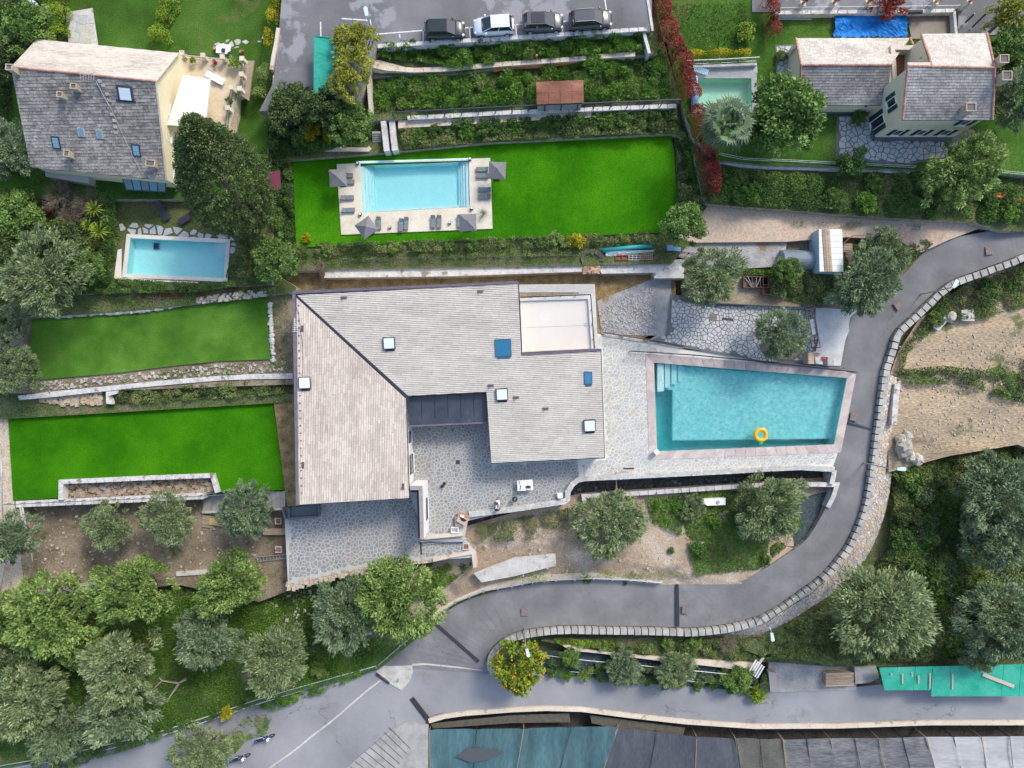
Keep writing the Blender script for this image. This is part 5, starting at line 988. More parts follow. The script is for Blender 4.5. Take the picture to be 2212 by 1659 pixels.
cover('weeds','tall green weeds on the terrace right below the parked cars',[(818,108),(1180,88),(1396,72),(1400,112),(1320,120),(1100,137),(1000,155),(900,135),(818,130)],4.3,170,1.0,f_tuft,.46,.075,bumps=.9,br=.7,seed=11,grass=True)
cover('ground_ivy','fresh ivy hanging along the car park wall',[(815,98),(1060,84),(1180,76),(1396,66),(1400,82),(1180,94),(1060,100),(820,118)],4.7,150,1.35,f_ivy,.2,.12,bumps=1.2,br=.6,seed=12)
cover('weeds','mixed weeds and dry grass around the rusty roofed hut',[(800,165),(1000,170),(1100,155),(1430,120),(1455,212),(1270,222),(1150,226),(800,245)],3.5,170,.9,f_tuft,.46,.075,bumps=.7,br=.8,seed=13,grass=True,gap=.08)
cover('ground_ivy','leafy creepers at the right end of the lower wild terrace',[(1330,125),(1425,108),(1448,205),(1400,212),(1380,150)],3.5,120,1.0,f_ivy,.2,.12,bumps=1,br=.7,seed=14)
cover('shrubbery','ragged shrub bank above the pool lawn',[(862,285),(1020,262),(1180,262),(1280,248),(1462,236),(1458,292),(1250,296),(1060,308),(870,325)],2.5,130,1.1,f_scrub,.22,.1,bumps=.9,br=.8,seed=15,gap=.1)
cover('shrubbery','brighter green bushes along the top edge of the shrub bank',[(960,265),(1290,250),(1462,238),(1460,262),(1290,272),(1100,280),(960,285)],2.7,110,1.1,f_ivy,.22,.13,bumps=1,br=.7,seed=16,gap=.25)
cover('shrubbery','mixed shrubs on the bank left of the white stair walls',[(590,270),(800,255),(805,300),(700,330),(600,345),(578,345)],2.5,140,1.2,f_ivy,.22,.13,bumps=.8,br=.9,seed=17)
cover('ground_ivy','ivy hedge along the left side of the pool lawn',[(590,345),(634,352),(638,440),(642,530),(596,530),(584,430)],1.8,150,1.3,f_ivy,.2,.12,bumps=1,br=.7,seed=18)
cover('shrubbery','grey green hedge along the right side of the pool lawn',[(1452,270),(1492,262),(1510,340),(1530,440),(1500,490),(1458,460),(1462,350)],1.8,150,1.3,f_scrub,.2,.09,bumps=1,br=.7,seed=19)
cover('shrubbery','low shrubs along the lower edge of the pool lawn',[(640,528),(900,520),(1200,508),(1420,500),(1440,530),(1200,535),(900,545),(640,556)],1.8,150,.9,f_scrub,.2,.09,bumps=1.1,br=.6,seed=20,gap=.1)
cover('weeds','thin weeds under the row of shrubs above the villa path',[(640,550),(900,542),(1200,535),(1290,535),(1290,552),(960,560),(640,572)],1.75,60,.4,f_weed,.2,.07,bumps=.8,br=.6,seed=21,gap=.2)
cover('shrubbery','tangled shrubs left of the clipped hedge',[(-20,385),(100,370),(245,395),(252,470),(235,600),(130,640),(-20,650)],2.0,110,1.6,f_scrub,.24,.11,bumps=.5,br=1.2,seed=22)
cover('shrubbery','shrubs and brambles at the top left behind the house',[(-20,-20),(150,-20),(148,92),(85,85),(25,150),(30,300),(65,375),(-20,390)],3.0,100,1.5,f_dark,.24,.12,bumps=.5,br=1.2,seed=23)
cover('hedge','clipped green hedge left of the left pool',[(228,395),(256,400),(262,500),(250,600),(225,606),(236,500)],2.0,260,1.5,f_ivy,.14,.09,bumps=2.5,br=.9,seed=24)
cover('hedge','low green hedge under the left pool wall',[(180,604),(255,602),(430,612),(560,606),(590,590),(590,608),(430,632),(250,636),(150,640)],1.9,190,1.0,f_ivy,.15,.09,bumps=1.6,br=.7,seed=25)
cover('hedge','dark red leaved plants under the left pool hedge',[(310,628),(430,622),(580,610),(580,622),(430,640),(310,645)],1.6,130,.6,f_maroon,.16,.08,bumps=1.5,br=.5,seed=26,gap=.2)
cover('shrubbery','dark shrubs beside the flagstones right of the left pool',[(500,500),(580,510),(588,600),(490,600),(496,570),(514,560),(516,520)],2.0,130,1.1,f_scrub,.2,.1,bumps=.9,br=.8,seed=27)
cover('weeds','grass tufts on the bank above the upper left lawn',[(150,645),(590,612),(600,640),(425,655),(300,668),(150,680)],1.5,45,.35,f_weed,.22,.06,bumps=.7,br=.7,seed=28,grass=True,gap=.25)
cover('weeds','patchy weeds between the upper left lawn and the curved path',[(60,824),(250,810),(475,784),(630,778),(630,804),(470,810),(300,824),(60,848)],.85,55,.3,f_weed,.18,.07,bumps=1,br=.5,seed=29,gap=.3)
cover('shrubbery','bushy strip under the curved white path',[(240,848),(470,826),(632,820),(632,850),(450,862),(250,874)],.25,140,.9,f_scrub,.2,.1,bumps=1.1,br=.6,seed=30)
cover('weeds','weeds in the narrow bed between upper left lawn and villa',[(590,645),(620,640),(625,800),(592,790)],.9,60,.4,f_weed,.18,.07,bumps=1,br=.5,seed=31,gap=.25)
cover('weeds','sparse grass patches in the bare earth field',[(60,1100),(420,1085),(600,1180),(560,1230),(380,1250),(90,1290)],-2.38,12,.25,f_fresh,.2,.06,bumps=.12,br=1.0,seed=32,grass=True,gap=.3)
cover('grass','thick green grass between the trees of the olive grove',[(-20,1300),(60,1290),(370,1250),(560,1230),(700,1290),(820,1400),(800,1440),(560,1505),(320,1580),(0,1650),(-20,1650)],-3.58,60,.3,f_fresh,.24,.08,bumps=.3,br=1.4,seed=33,grass=True,gap=.02)
cover('weeds','bare weedy ground in the middle of the grove slope',[(560,1255),(760,1260),(860,1330),(800,1420),(640,1420),(590,1330)],-3.55,30,.3,f_weed,.22,.06,bumps=.4,br=.9,seed=34,gap=.25)
cover('grass','green grass patches on the sandy slope inside the bend',[(1395,1075),(1560,1060),(1700,1060),(1740,1140),(1640,1230),(1500,1240),(1480,1160),(1410,1130)],-1.85,110,.5,f_fresh,.24,.09,bumps=.5,br=1.3,seed=35,gap=.12)
cover('weeds','brown scrub along the ditch under the courtyard wall',[(1030,1135),(1140,1112),(1250,1092),(1262,1130),(1150,1165),(1040,1172)],-1.7,120,.7,f_scrub,.2,.08,bumps=1,br=.7,seed=36,gap=.12)
cover('grass','grass along the upper side of the road bend',[(1100,1250),(1180,1225),(1320,1235),(1440,1235),(1520,1240),(1500,1258),(1300,1246),(1150,1258)],-1.9,60,.3,f_weed,.2,.07,bumps=.6,br=.8,seed=37,gap=.3)
cover('grass','green bank below the walled end of the patio',[(930,1205),(1025,1215),(985,1250),(935,1290),(900,1300),(870,1290)],-2.9,120,.5,f_fresh,.22,.09,bumps=.8,br=.8,seed=38)
cover('shrubbery','dense green bank below the right garden fence',[(1525,368),(1700,372),(2090,378),(2240,385),(2240,480),(2120,482),(2050,458),(1900,462),(1700,450),(1530,440)],2.7,120,1.1,f_ivy,.22,.11,bumps=.45,br=1.1,seed=39,gap=.05)
cover('grass','grass tufts down the middle of the dirt track',[(1705,478),(1860,480),(1990,485),(1985,498),(1860,496),(1705,490)],1.77,70,.2,f_fresh,.18,.06,bumps=.8,br=.6,seed=40,grass=True,gap=.35)
cover('shrubbery','wild green bushes between the sheds and the road',[(1660,575),(1760,592),(1850,520),(1950,515),(2010,525),(1960,575),(1900,620),(1860,655),(1750,660),(1660,640)],1.0,140,1.3,f_scrub,.22,.11,bumps=.6,br=1,seed=41)
cover('ground_ivy','strip of fresh ivy above the planted crates',[(1560,582),(1750,584),(1750,594),(1560,594)],1.2,180,.6,f_fresh,.2,.12,bumps=2,br=.5,seed=42)
cover('shrubbery','scrub between the parapet and the excavated plot',[(1930,835),(1945,755),(2018,660),(2130,580),(2240,550),(2240,655),(2120,690),(2040,690),(1960,760),(1935,830)],-1.3,120,.9,f_scrub,.22,.1,bumps=.6,br=1,seed=43,gap=.1)
cover('shrubbery','green scrub band crossing the excavated plot',[(1930,800),(2030,790),(2120,800),(2240,760),(2240,880),(2160,860),(2080,830),(1960,830)],-1.3,110,.8,f_ivy,.22,.1,bumps=.5,br=1,seed=44,gap=.25)
cover('shrubbery','dense dark scrub covering the right hillside',[(1928,1040),(1950,1005),(2070,985),(2240,960),(2240,1420),(1790,1430),(1660,1410),(1760,1340),(1860,1270),(1915,1180)],-3.0,120,1.3,f_scrub,.24,.11,bumps=.35,br=1.4,seed=45)
cover('shrubbery','greener brambles in the middle of the right hillside',[(1940,1010),(2060,1010),(2100,1150),(2060,1280),(1960,1240),(1930,1120)],-2.6,60,1.2,f_ivy,.24,.12,bumps=.3,br=1.3,seed=46,gap=.3)
cover('shrubbery','fresh green undergrowth in the lower right',[(2000,1230),(2120,1250),(2130,1400),(1990,1425),(1960,1380)],-2.8,100,1.0,f_fresh,.22,.11,bumps=.4,br=1.1,seed=47,gap=.1)
cover('weeds','bright tufts of fresh green plants among the lower terrace weeds',[(810,175),(1000,180),(1430,140),(1450,208),(1270,218),(1150,222),(810,240)],3.6,60,.9,f_fresh,.4,.1,bumps=.25,br=.9,seed=60,gap=.25)
cover('weeds','bright tufts of fresh green plants among the upper terrace weeds',[(820,115),(1180,96),(1396,80),(1400,108),(1100,132),(900,132)],4.4,60,.9,f_fresh,.4,.1,bumps=.3,br=.8,seed=61,gap=.25)
cover('shrubbery','pale grey green scrub patches on the right hillside',[(1980,1020),(2230,990),(2230,1400),(2050,1300),(1960,1150)],-2.7,45,1.3,f_olive2,.24,.07,bumps=.2,br=1.5,seed=62,gap=.3)
cover('shrubbery','dark scrub between stone wall, big olive and forecourt',[(1690,1352),(1800,1295),(1880,1225),(1940,1260),(1900,1425),(1680,1412)],-3.3,110,1.1,f_scrub,.24,.11,bumps=.5,br=1.1,seed=63)
cover('plants','low foliage of the packed pots in the front of the nursery strip',[(1185,1446),(1326,1457),(1481,1470),(1650,1484),(1652,1492),(1481,1481),(1326,1467),(1185,1457)],-4.2,140,.7,f_ivy,.2,.11,bumps=1.6,br=.5,seed=64,gap=.15)
cover('plants','grey green foliage of the pots in the back of the nursery strip',[(1165,1412),(1240,1418),(1560,1446),(1640,1460),(1640,1478),(1326,1450),(1180,1440)],-4.2,75,.6,f_olive2,.2,.09,bumps=1.3,br=.45,seed=65,gap=.3)
cover('shrubbery','planted green ledge under the road parapet',[(1205,1385),(1330,1395),(1500,1378),(1680,1368),(1720,1400),(1640,1425),(1500,1420),(1330,1402)],-3.5,150,.9,f_scrub,.2,.1,bumps=.8,br=.7,seed=48,gap=.08)
cover('shrubbery','bright creepers at the left end of the parapet ledge',[(1195,1378),(1320,1382),(1330,1398),(1215,1396)],-3.5,150,.6,f_lime,.18,.1,bumps=1.5,br=.5,seed=49)
cover('grass','shaded rough grass in the garden above the right house',[(1440,10),(1612,5),(1618,105),(1480,110)],3.52,30,.3,f_mid,.24,.07,bumps=.4,br=1,seed=50,grass=True)
cover('shrubbery','flower border along the fence of the bottom left drive',[(70,1640),(330,1575),(440,1540),(560,1500),(560,1518),(440,1556),(330,1600),(200,1640),(90,1680)],-3.9,150,.8,f_ivy,.2,.11,bumps=1.2,br=.6,seed=51,gap=.1)
cover('flower_border','bright leafy flower border below the grove fence',[(545,1510),(700,1465),(790,1440),(800,1450),(720,1485),(600,1530),(550,1536)],-4.1,150,.7,f_fresh,.2,.12,bumps=1.3,br=.5,seed=52,gap=.15)
cover('flower_border','rubble and greenery behind the parked scooters',[(540,1545),(590,1540),(580,1580),(530,1600),(500,1640),(460,1659),(470,1600)],-4.3,110,.5,f_weed,.2,.1,bumps=.9,br=.7,seed=53,gap=.1)
def hedge(label,pts,wd,z,h,mat,seed,L=.17,Wd=.08,name='hedge',dens=480):
 w=[P(x,y,z) for x,y in pts]; rs=np.random.RandomState(seed); t=thing(name,w[0],label,'hedge'); V_=[]; tt=[]
 for a,b,wa,wb in zip(w[:-1],w[1:],wd[:-1],wd[1:]):
  L_=(b - a).length; n=int(L_ * (wa + wb) * .5 * S * dens); f=rs.rand(n); c=np.array(a)[None] + np.array(b - a)[None] * f[:,None]; d=np.array([(b - a).y,-(b - a).x,0]) / L_; ww=(wa + (wb - wa) * f) * S * .5; u=rs.uniform(-1,1,n)
  ph=np.sin(c[:,0] * 2.3) * np.cos(c[:,1] * 2.9) ; c=c + d[None] * (u * ww * (1 + .2 * ph))[:,None]; hh=h * (np.sqrt(np.clip(1 - u ** 4 * .9,0,1))) * (1 + .18 * ph); zz=np.where(np.abs(u) > .75,rs.uniform(.1,1,n),rs.uniform(.7,1.05,n)); c[:,2]=z + hh * zz
  V_.append(leafq(c,rs,L,Wd,.3)); tt.append(np.clip(.3 + .25 * ph,0,.6) + rs.rand(n) * .4)
 me=quads(np.concatenate(V_),np.concatenate(tt),'foliage',mat,tuple(w[0])); o=bpy.data.objects.new('foliage',me); COL.objects.link(o); o.parent=t
 mb=MB()
 for a,b in zip(w[:-1],w[1:]):
  n=max(2,int((b - a).length / 1.2))
  for i in range(n): p=a.lerp(b,(i + .5) / n); mb.tube([p - Vector((0,0,.1)),p + Vector((.05,.03,h * .5)),p + Vector((-.05,.1,h * .85))],[.05,.04,.015],n=5)
 mb.part('stems',bark,t); return t
hedge('long red leaved hedge running down from the car park past the green pool',[(1420,-20),(1430,60),(1448,105),(1466,130),(1480,190),(1490,225)],[36,38,44,40,38,38],3.6,2.2,f_red,61)
hedge('lower part of the red hedge reaching down to the dirt track',[(1498,238),(1510,300),(1525,350),(1535,395),(1538,425)],[36,30,40,36,20],3.2,2.0,f_red,62)
hedge('red and pink flowering hedge left of the right house lawn',[(1652,5),(1662,45),(1664,90)],[24,26,20],3.5,1.9,f_red,63)
hedge('golden yellow hedge strip above the green pool',[(1484,124),(1560,121),(1614,122)],[15,15,14],3.6,1.1,f_yel,64)
hedge('yellow green hedge along the left side of the car park',[(603,-10),(598,25),(592,58)],[20,24,16],4.0,1.6,f_yel,65)
hedge('second yellow green hedge clump beside the car park wall',[(586,72),(582,90),(583,108)],[14,16,12],4.0,1.3,f_yel,66)
hedge('dull green hedge at the foot of the car park wall',[(585,150),(576,180),(568,220)],[24,28,28],3.4,1.7,f_weed,67)
hedge('lime green hedge between the two garden lawns',[(384,-10),(368,30),(355,60),(350,100)],[34,32,26,44],3.0,1.5,f_lime,68)
hedge('yellow green bushes left of the small stone patio',[(120,-10),(128,40),(135,85),(110,85),(60,110)],[60,56,34,28,24],3.0,1.5,f_lime,69)
hedge('narrow hedge right of the garden lawn of the top left house',[(578,330),(577,380),(580,420)],[20,18,16],3.0,1.6,f_ivy,70)
for sp,x,y,r,lb in [('bare',135,425,42,'bare brown shrub left of the annexe'),('bare',190,440,38,'bare twiggy shrub next to the yuccas'),('bare',160,470,34,'bare shrub above the dark evergreen'),('red',108,456,14,'small reddish shrub among bare twigs'),('yellow',672,283,24,'yellow green shrub under the dark canopy trees'),
 ('yellow',712,290,20,'smaller yellow shrub beside the ivy bank'),('freshbush',1854,255,21,'round green potted bush on the right house patio'),('green',1688,120,12,'potted plant beside the upper arch'),('green',1684,178,17,'bush beside the lower arch'),
 ('freshbush',1283,137,27,'big round green bush on the wall of the wild terraces'),('red',1918,12,40,'rounded pink and green bush at the blue tarpaulin'),('freshbush',2154,42,12,'small spiky bush at the gate posts'),('yellow',630,1532,1,None),
 ('yellow',488,1540,17,'bright yellow round bush on the grove fence'),('lime',1636,1500,22,'thin lime green sapling over the lower road'),('bushy',1300,1393,14,'round bush on the pale rock of the parapet ledge'),('bushy',1442,1382,18,'first dark bush on the parapet ledge'),
 ('bushy',1498,1390,20,'second dark bush on the parapet ledge'),('bare',1570,1390,24,'bare grey bush on the parapet ledge'),('bushy',690,1448,20,'dark low bush at the end of the grove fence'),('freshbush',1150,250,1,None),('bush',1905,1440,20,'bush against the timber stack'),('lime',1822,28,1,None),
 ('freshbush',2030,345,1,None),('bush',1840,345,34,'low green bush in front of the crazy paved patio'),('bush',1625,55,1,None),('lime',1612,70,22,'yellow green bush beside the small garden wall'),('bushy',620,80,1,None),('red',430,1590,14,'red flowering bush on the fence of the bottom left drive'),
 ('lime',655,300,18,'lime green bush at the left end of the ivy bank'),('yellow',663,514,12,'yellow bush at the lower left of the pool lawn'),('yellow',1244,522,22,'yellowish bush below the pool lawn'),('bushy',1200,516,20,'olive brown bush below the pool lawn'),('bush',1350,1260,6,'small plant overgrowing the guard rail'),
 ('freshbush',1235,1252,13,'left one of two bushes overhanging the guard rail'),('freshbush',1268,1252,11,'right one of two bushes overhanging the guard rail'),('bush',1505,1180,8,'tiny dark bush alone on the sandy slope')]:
 if lb: shrub(sp,x,y,r,lb)
def od(n): return ['first','second','third','fourth','fifth','sixth','seventh','eighth','ninth'][n] if n < 9 else '%d%s' % (n + 1,{1: 'st',2: 'nd',3: 'rd'}.get((n + 1) % 10 if n > 12 else 0,'th'))
def row(n,f,lb,grp,zg,sps,name='shrub',cat='shrub'):
 for i,(x,y,r) in enumerate(sorted(f(i) for i in range(n))): shrub(sps[i % len(sps)],x,y,r,od(i) + ' ' + lb,grp,zg=zg,name=name,cat=cat)
U=rnd.uniform
row(16,lambda i: (905 + i * 34,286 - i * 1.9 + U(-5,5),U(13,21)),'bush from the white stair walls in the row above the pool lawn','bushes on the bank above the pool lawn',2.5,['freshbush','bush','bush'])
row(12,lambda i: (660 + i * 62 + U(-15,15),541 - i * 2.2,U(11,18)),'bush from the left in the scruffy row between pool lawn and villa path','bushes between pool lawn and villa path',1.75,['bush','bushy'])
row(9,lambda i: (1475 + i * 5 + U(-2,2),270 + i * 21,U(12,18)),'bush from the top in the margin between pool lawn and red hedge','bushes between pool lawn and red hedge',1.8,['bush'])
row(14,lambda i: (1190 + i * 35,1455 + i * 3 + U(-3,3),U(10,15)),'potted shrub from the orange tree along the front of the nursery strip','potted shrubs of the nursery strip',-4.2,['bush','freshbush','bushy'],'potted_shrub')
def fp(i): x=1180 + U(0,480); return (x,1425 + (x - 1180) * .075 + U(0,28),U(9,14))
row(44,fp,'small potted plant from the orange tree in the back rows of the nursery strip','small pots of the nursery strip',-4.2,['bush','olive_dark','bushy'],'potted_plant','plant')
row(24,lambda i: [(1540 + U(10,520),380 + U(10,60),U(12,26)),(1990 + U(0,200),400 + U(0,70),U(12,26))][i % 2],'bush from the left on the green bank below the right garden','bushes on the bank below the right garden',2.7,['bush','freshbush','green'])
row(28,lambda i: (1945 + U(0,260),1010 + U(0,390),U(16,34)),'bramble mound from the left on the right hillside','bramble mounds on the right hillside',-3.0,['bush','bushy','dark'])
def fs(i): x=1955 + U(0,260); return (x,700 - (x - 1950) * .28 + U(-40,10),U(12,22))
row(12,fs,'scrub bush from the left behind the upper road parapet','scrub bushes behind the road parapet',-1.3,['bush','bushy'])
row(14,lambda i: (830 + i * 42 + U(-12,12),180 + U(-8,30),U(9,18)),'leafy clump from the left around the rusty roofed hut','leafy clumps around the hut',3.5,['freshbush','bush','bushy'])
row(9,lambda i: (1410 + i * 34 + U(-9,9),1090 + U(0,130),U(8,20)),'green clump from the left on the sandy slope inside the bend','green clumps on the sandy slope',-1.88,['freshbush','bush'])
# ================================================================ walls, rails, pipes and other fixed things
def wallw(pts,zt,zb,th):
 zt=zt if isinstance(zt,(list,tuple)) else [zt] * len(pts); w=[P(x,y,z) for (x,y),z in zip(pts,zt)]; n=len(w); Lf,Rt=[],[]
 for i,p in enumerate(w):
  a=(w[i] - w[i - 1]).xy.normalized() if i else (w[1] - w[0]).xy.normalized(); b=(w[i + 1] - w[i]).xy.normalized() if i < n - 1 else a
  d=(a + b).normalized(); s=Vector((-d.y,d.x)) * (th / 2 / max(.4,d.dot(a))); Lf.append(Vector((p.x + s.x,p.y + s.y,p.z))); Rt.append(Vector((p.x - s.x,p.y - s.y,p.z)))
 return Lf,Rt,w
def wall(label,pts,zt,zb,th,mat,name='wall',cat='wall',cap=None,capt=.06,kind=None):
 Lf,Rt,w=wallw(pts,zt,zb,th); mb=MB(); n=len(w); v=[]
 for l,r in zip(Lf,Rt): v += [l,r,Vector((r.x,r.y,zb)),Vector((l.x,l.y,zb))]
 f=[]
 for i in range(n - 1):
  a,b=4 * i,4 * i + 4; f += [(a,a + 1,b + 1,b),(a + 1,a + 2,b + 2,b + 1),(a + 3,a,b,b + 3)]
 f += [(0,3,2,1),(4 * n - 4,4 * n - 3,4 * n - 2,4 * n - 1)]; mb.add(v,f)
 if cap is None: return mb.obj(name,mat,label,cat,kind=kind)
 t=thing(name,(w[0].x,w[0].y,zb),label,cat); mb.part('wall_body',mat,t); Lc,Rc,_=wallw(pts,zt,zb,th + .08); k=0
 for i in range(n - 1):
  m_=max(1,int((w[i + 1] - w[i]).length / .9))
  for j in range(m_):
   t0,t1=j / m_ + .006,(j + 1) / m_ - .006; q=[Lc[i].lerp(Lc[i + 1],t0),Rc[i].lerp(Rc[i + 1],t0),Rc[i].lerp(Rc[i + 1],t1),Lc[i].lerp(Lc[i + 1],t1)]
   if k < 290: mb=MB(); mb.prism([p + Vector((0,0,capt + .004)) for p in q],[p + Vector((0,0,.004)) for p in q],t=rnd.random()); mb.part('coping_stone',cap,t)
   k += 1
 return t
def rail(label,pts,zb,h,mat,step=1.3,bal=0,r=.03,name='railing',bars=1,cat='railing',tw=.04):
 zb=zb if isinstance(zb,(list,tuple)) else [zb] * len(pts); w=[P(x,y,z) for (x,y),z in zip(pts,zb)]; t=thing(name,w[0],label,cat); up=Vector((0,0,h))
 for k in range(bars):
  mb=MB()
  for a,b in zip(w[:-1],w[1:]): mb.cyl(a + up * (1 - k * .42 / max(1,bars - 1) * 2 if bars > 1 else 1),b + up * (1 - k * .42 / max(1,bars - 1) * 2 if bars > 1 else 1),tw,n=6)
  mb.part('rail',mat,t)
 nb=0; bm_=MB()
 for a,b in zip(w[:-1],w[1:]):
  n=max(1,int(round((b - a).length / step)))
  for i in range(n + 1): p=a.lerp(b,i / n); mb=MB(); mb.cyl(p - Vector((0,0,.1)),p + up,r * 1.3,n=6); mb.part('post',mat,t)
  if bal:
   m_=int((b - a).length / bal); lo=up * .12
   bm_.cyl(a + lo,b + lo,r * .8,n=5)
   for i in range(m_ + 1): p=a.lerp(b,i / m_); bm_.cyl(p + lo,p + up,.018,n=4,cap=False); nb += 1
 if nb: bm_.part('balusters',mat,t,kind='stuff')
 return t
def pipe(label,pts,z,r,mat,name='pipe',cat='pipe',smooth=True):
 zz=z if isinstance(z,(list,tuple)) else [z] * len(pts); mb=MB(); mb.tube([P(x,y,q) for (x,y),q in zip(pts,zz)],r,n=8); return mb.obj(name,mat,label,cat,smooth=smooth)
def slab(label,pts,z,t,mat,name='slab',cat='slab',kind=None,tint=.0):
 zz=z if isinstance(z,(list,tuple)) else [z] * len(pts); q=[P(x,y,k) for (x,y),k in zip(pts,zz)]; mb=MB(); mb.prism(q,[p - Vector((0,0,t)) for p in q],t=tint); return mb.obj(name,mat,label,cat,kind=kind)
def rocks(name,label,poly,z,n,smin,smax,mat,seed,cat='rocks',kind='stuff'):
 rg=random.Random(seed); rs=np.random.RandomState(seed); mb=MB(); w=[P(x,y,z)[:2] for x,y in poly]; xs_=[p[0] for p in w]; ys_=[p[1] for p in w]; k=0; tries=0
 while k < n and tries < n * 30:
  tries += 1; x,y=rg.uniform(min(xs_),max(xs_)),rg.uniform(min(ys_),max(ys_))
  if not inpoly([(x,y)],w)[0]: continue
  s=smin + (smax - smin) * rg.random() ** 2.5; v=[Vector((x,y,z + s * .15)) + Vector((a * s * rg.uniform(.3,.6),b * s * rg.uniform(.3,.6),c * s * rg.uniform(.2,.35))) for a in (-1,1) for b in (-1,1) for c in (-1,1)]
  mb.add(v,[(0,1,3,2),(4,6,7,5),(0,4,5,1),(2,3,7,6),(0,2,6,4),(1,5,7,3)],0,rg.random()); k += 1
 return mb.obj(name,mat,label,cat,kind=kind)
CW=concrete_white
wall('white topped retaining wall along the parked cars',[(815,100),(1060,85),(1180,77),(1398,63)],5.62,3.8,.3,CW,cap=CW)
wall('white end wall at the right of the wild terraces',[(1391,70),(1397,92),(1403,115)],5.3,3.0,.3,CW)
wall('cracked cream wall between the two wild terraces',[(796,140),(835,148),(895,152),(955,150),(1085,139),(1251,127),(1300,122),(1372,117)],[5.0,4.9,4.6,4.5,4.5,4.5,4.5,4.5],3.0,.38,cream_wall,cap=cream_wall)
wall('cream side wall running down from the golden tree',[(796,141),(797,190),(801,242)],[5.0,4.6,4.2],2.2,.36,cream_wall)
slab('cream concrete wing sloping down from the corner of the wild terrace',T(1,0,965,525) and TT(1,0,(962,520),(1060,518),(1200,555),(1370,602),(1090,628),(985,605)),[5.0,5.0,4.7,4.55,4.5,4.8],.4,cream_wall,name='wall_wing',cat='wall')
for k,(x,y) in enumerate(TT(2,0,(214,275),(211,515))):
 c=P(x,y,5.7 - k * 1.1); mb=MB(); mb.cyl(c - Vector((0,0,.5)),c + Vector((0,0,.9)),.07,.06,n=8); mb.cyl(c + Vector((0,0,.9)),c + Vector((0,0,.98)),.09,n=8); mb.obj('marker_post',plain('marker_orange',(.55,.17,.10)) if 'marker_orange' not in MATS else MATS['marker_orange'],['orange marker post on the wall behind the parked cars','orange marker post on the lower terrace wall'][k],'post')
onet=M('orange_net',[(.45,.10,.03),(.62,.20,.07)],scale=2,fine=.3,rough=.8)
for lb,pts,z in (('orange barrier net hanging along the lower terrace wall',TT(2,0,(-150,560),(0,568),(200,566),(400,548),(560,528),(562,545),(400,568),(200,588),(0,596),(-160,620)),4.1),('orange barrier net at the upper right bank',TT(3,1,(1950,10),(2040,0),(2212,60),(2212,85),(2080,60),(1970,40)),3.3),('orange barrier net beside the upper road end',TT(3,1,(1930,285),(2080,235),(2212,190),(2212,205),(2085,265),(1940,305)),2.5)):
 slab(lb,pts,z,.05,onet,name='barrier_net',cat='net')
wall('white wall carrying the long railing above the shrub bank',[(880,255),(1000,249),(1106,243),(1281,236),(1462,229)],3.55,2.2,.34,CW,cap=CW)
slab('cream path strip below the long railing',[(860,260),(1106,248),(1278,243),(1279,253),(1106,263),(860,277)],3.15,.6,cream_wall,name='path',cat='path',kind='structure')
rail('long dark railing on the white wall above the lawn',[(852,256),(1106,243),(1281,236),(1462,229)],3.6,1.6,dark_metal,step=1.62,r=.045,tw=.07)
slab('dark mesh cover of the pit beside the white stair walls',TT(1,0,(1225,1030),(1478,1018),(1475,1088),(1225,1100)),3.1,.1,plain('mesh_dark',(.06,.06,.06),rough=.9),name='pit_cover',cat='cover')
wall('left white stair wall above the lawn',[(827,254),(831,290),(835,326)],3.4,1.8,.55,CW); wall('right white stair wall blotched with plaster',[(846,256),(849,290),(853,325)],3.2,1.8,.6,CW)
st=thing('stairs',P(815,305,1.9),'grey stair between cream walls left of the white stair walls','stairs')
for i in range(9): y=284 + i * 4.6; q=[P(x,yy,3.1 - i * .13) for x,yy in ((804,y),(824,y - .5),(824,y + 4.2),(804,y + 4.7))]; mb=MB(); mb.prism(q,[Vector((p.x,p.y,1.7)) for p in q]); mb.part('step',concrete_grey,st)
wall('cream broken kerb left of the small stair',[(701,322),(750,322),(795,323),(800,318)],2.75,1.8,.4,cream_wall)
hut=thing('hut',P(1210,200,3.5),'hut with a rusty brown sheet roof on the wild terrace','shed'); cor=TT(2,0,(208,706),(618,690),(622,888),(213,903)); rust=M('rust_sheet',[(.13,.05,.03),(.24,.10,.065),(.40,.21,.13)],scale=.45,detail=7,fine=.12,rough=.75,stretch=(.5,1.4,1))
for i in range(4):
 for j in range(2):
  g=lambda u,v: tuple(cor[0][k] * (1 - u) * (1 - v) + cor[1][k] * u * (1 - v) + cor[2][k] * u * v + cor[3][k] * (1 - u) * v for k in (0,1)); q=[P(*g(i / 4 + .003,j / 2 + .004),5.9 - j * .1),P(*g((i + 1) / 4 - .003,j / 2 + .004),5.9 - j * .1),P(*g((i + 1) / 4 - .003,(j + 1) / 2 - .004),5.8 - j * .1),P(*g(i / 4 + .003,(j + 1) / 2 - .004),5.8 - j * .1)]; mb=MB(); mb.prism(q,[p - Vector((0,0,.03)) for p in q]); mb.part('roof_sheet',rust,hut)
q=shrinkw([P(x,y,5.6) for x,y in cor],.15); mb=MB(); mb.prism(q,[Vector((p.x,p.y,3.3)) for p in q]); mb.part('wall',M('corrugated_pale',[(.42,.45,.48)],wave=(6,0,.04),rough=.5),hut)
rail('thin dark railing along the white path above the villa',[(744,566),(960,560),(1246,555)],1.5,.95,dark_metal,step=1.85,bal=.14);
st=thing('stairs',P(722,575,1.2),'small concrete stair at the left end of the white path','stairs')
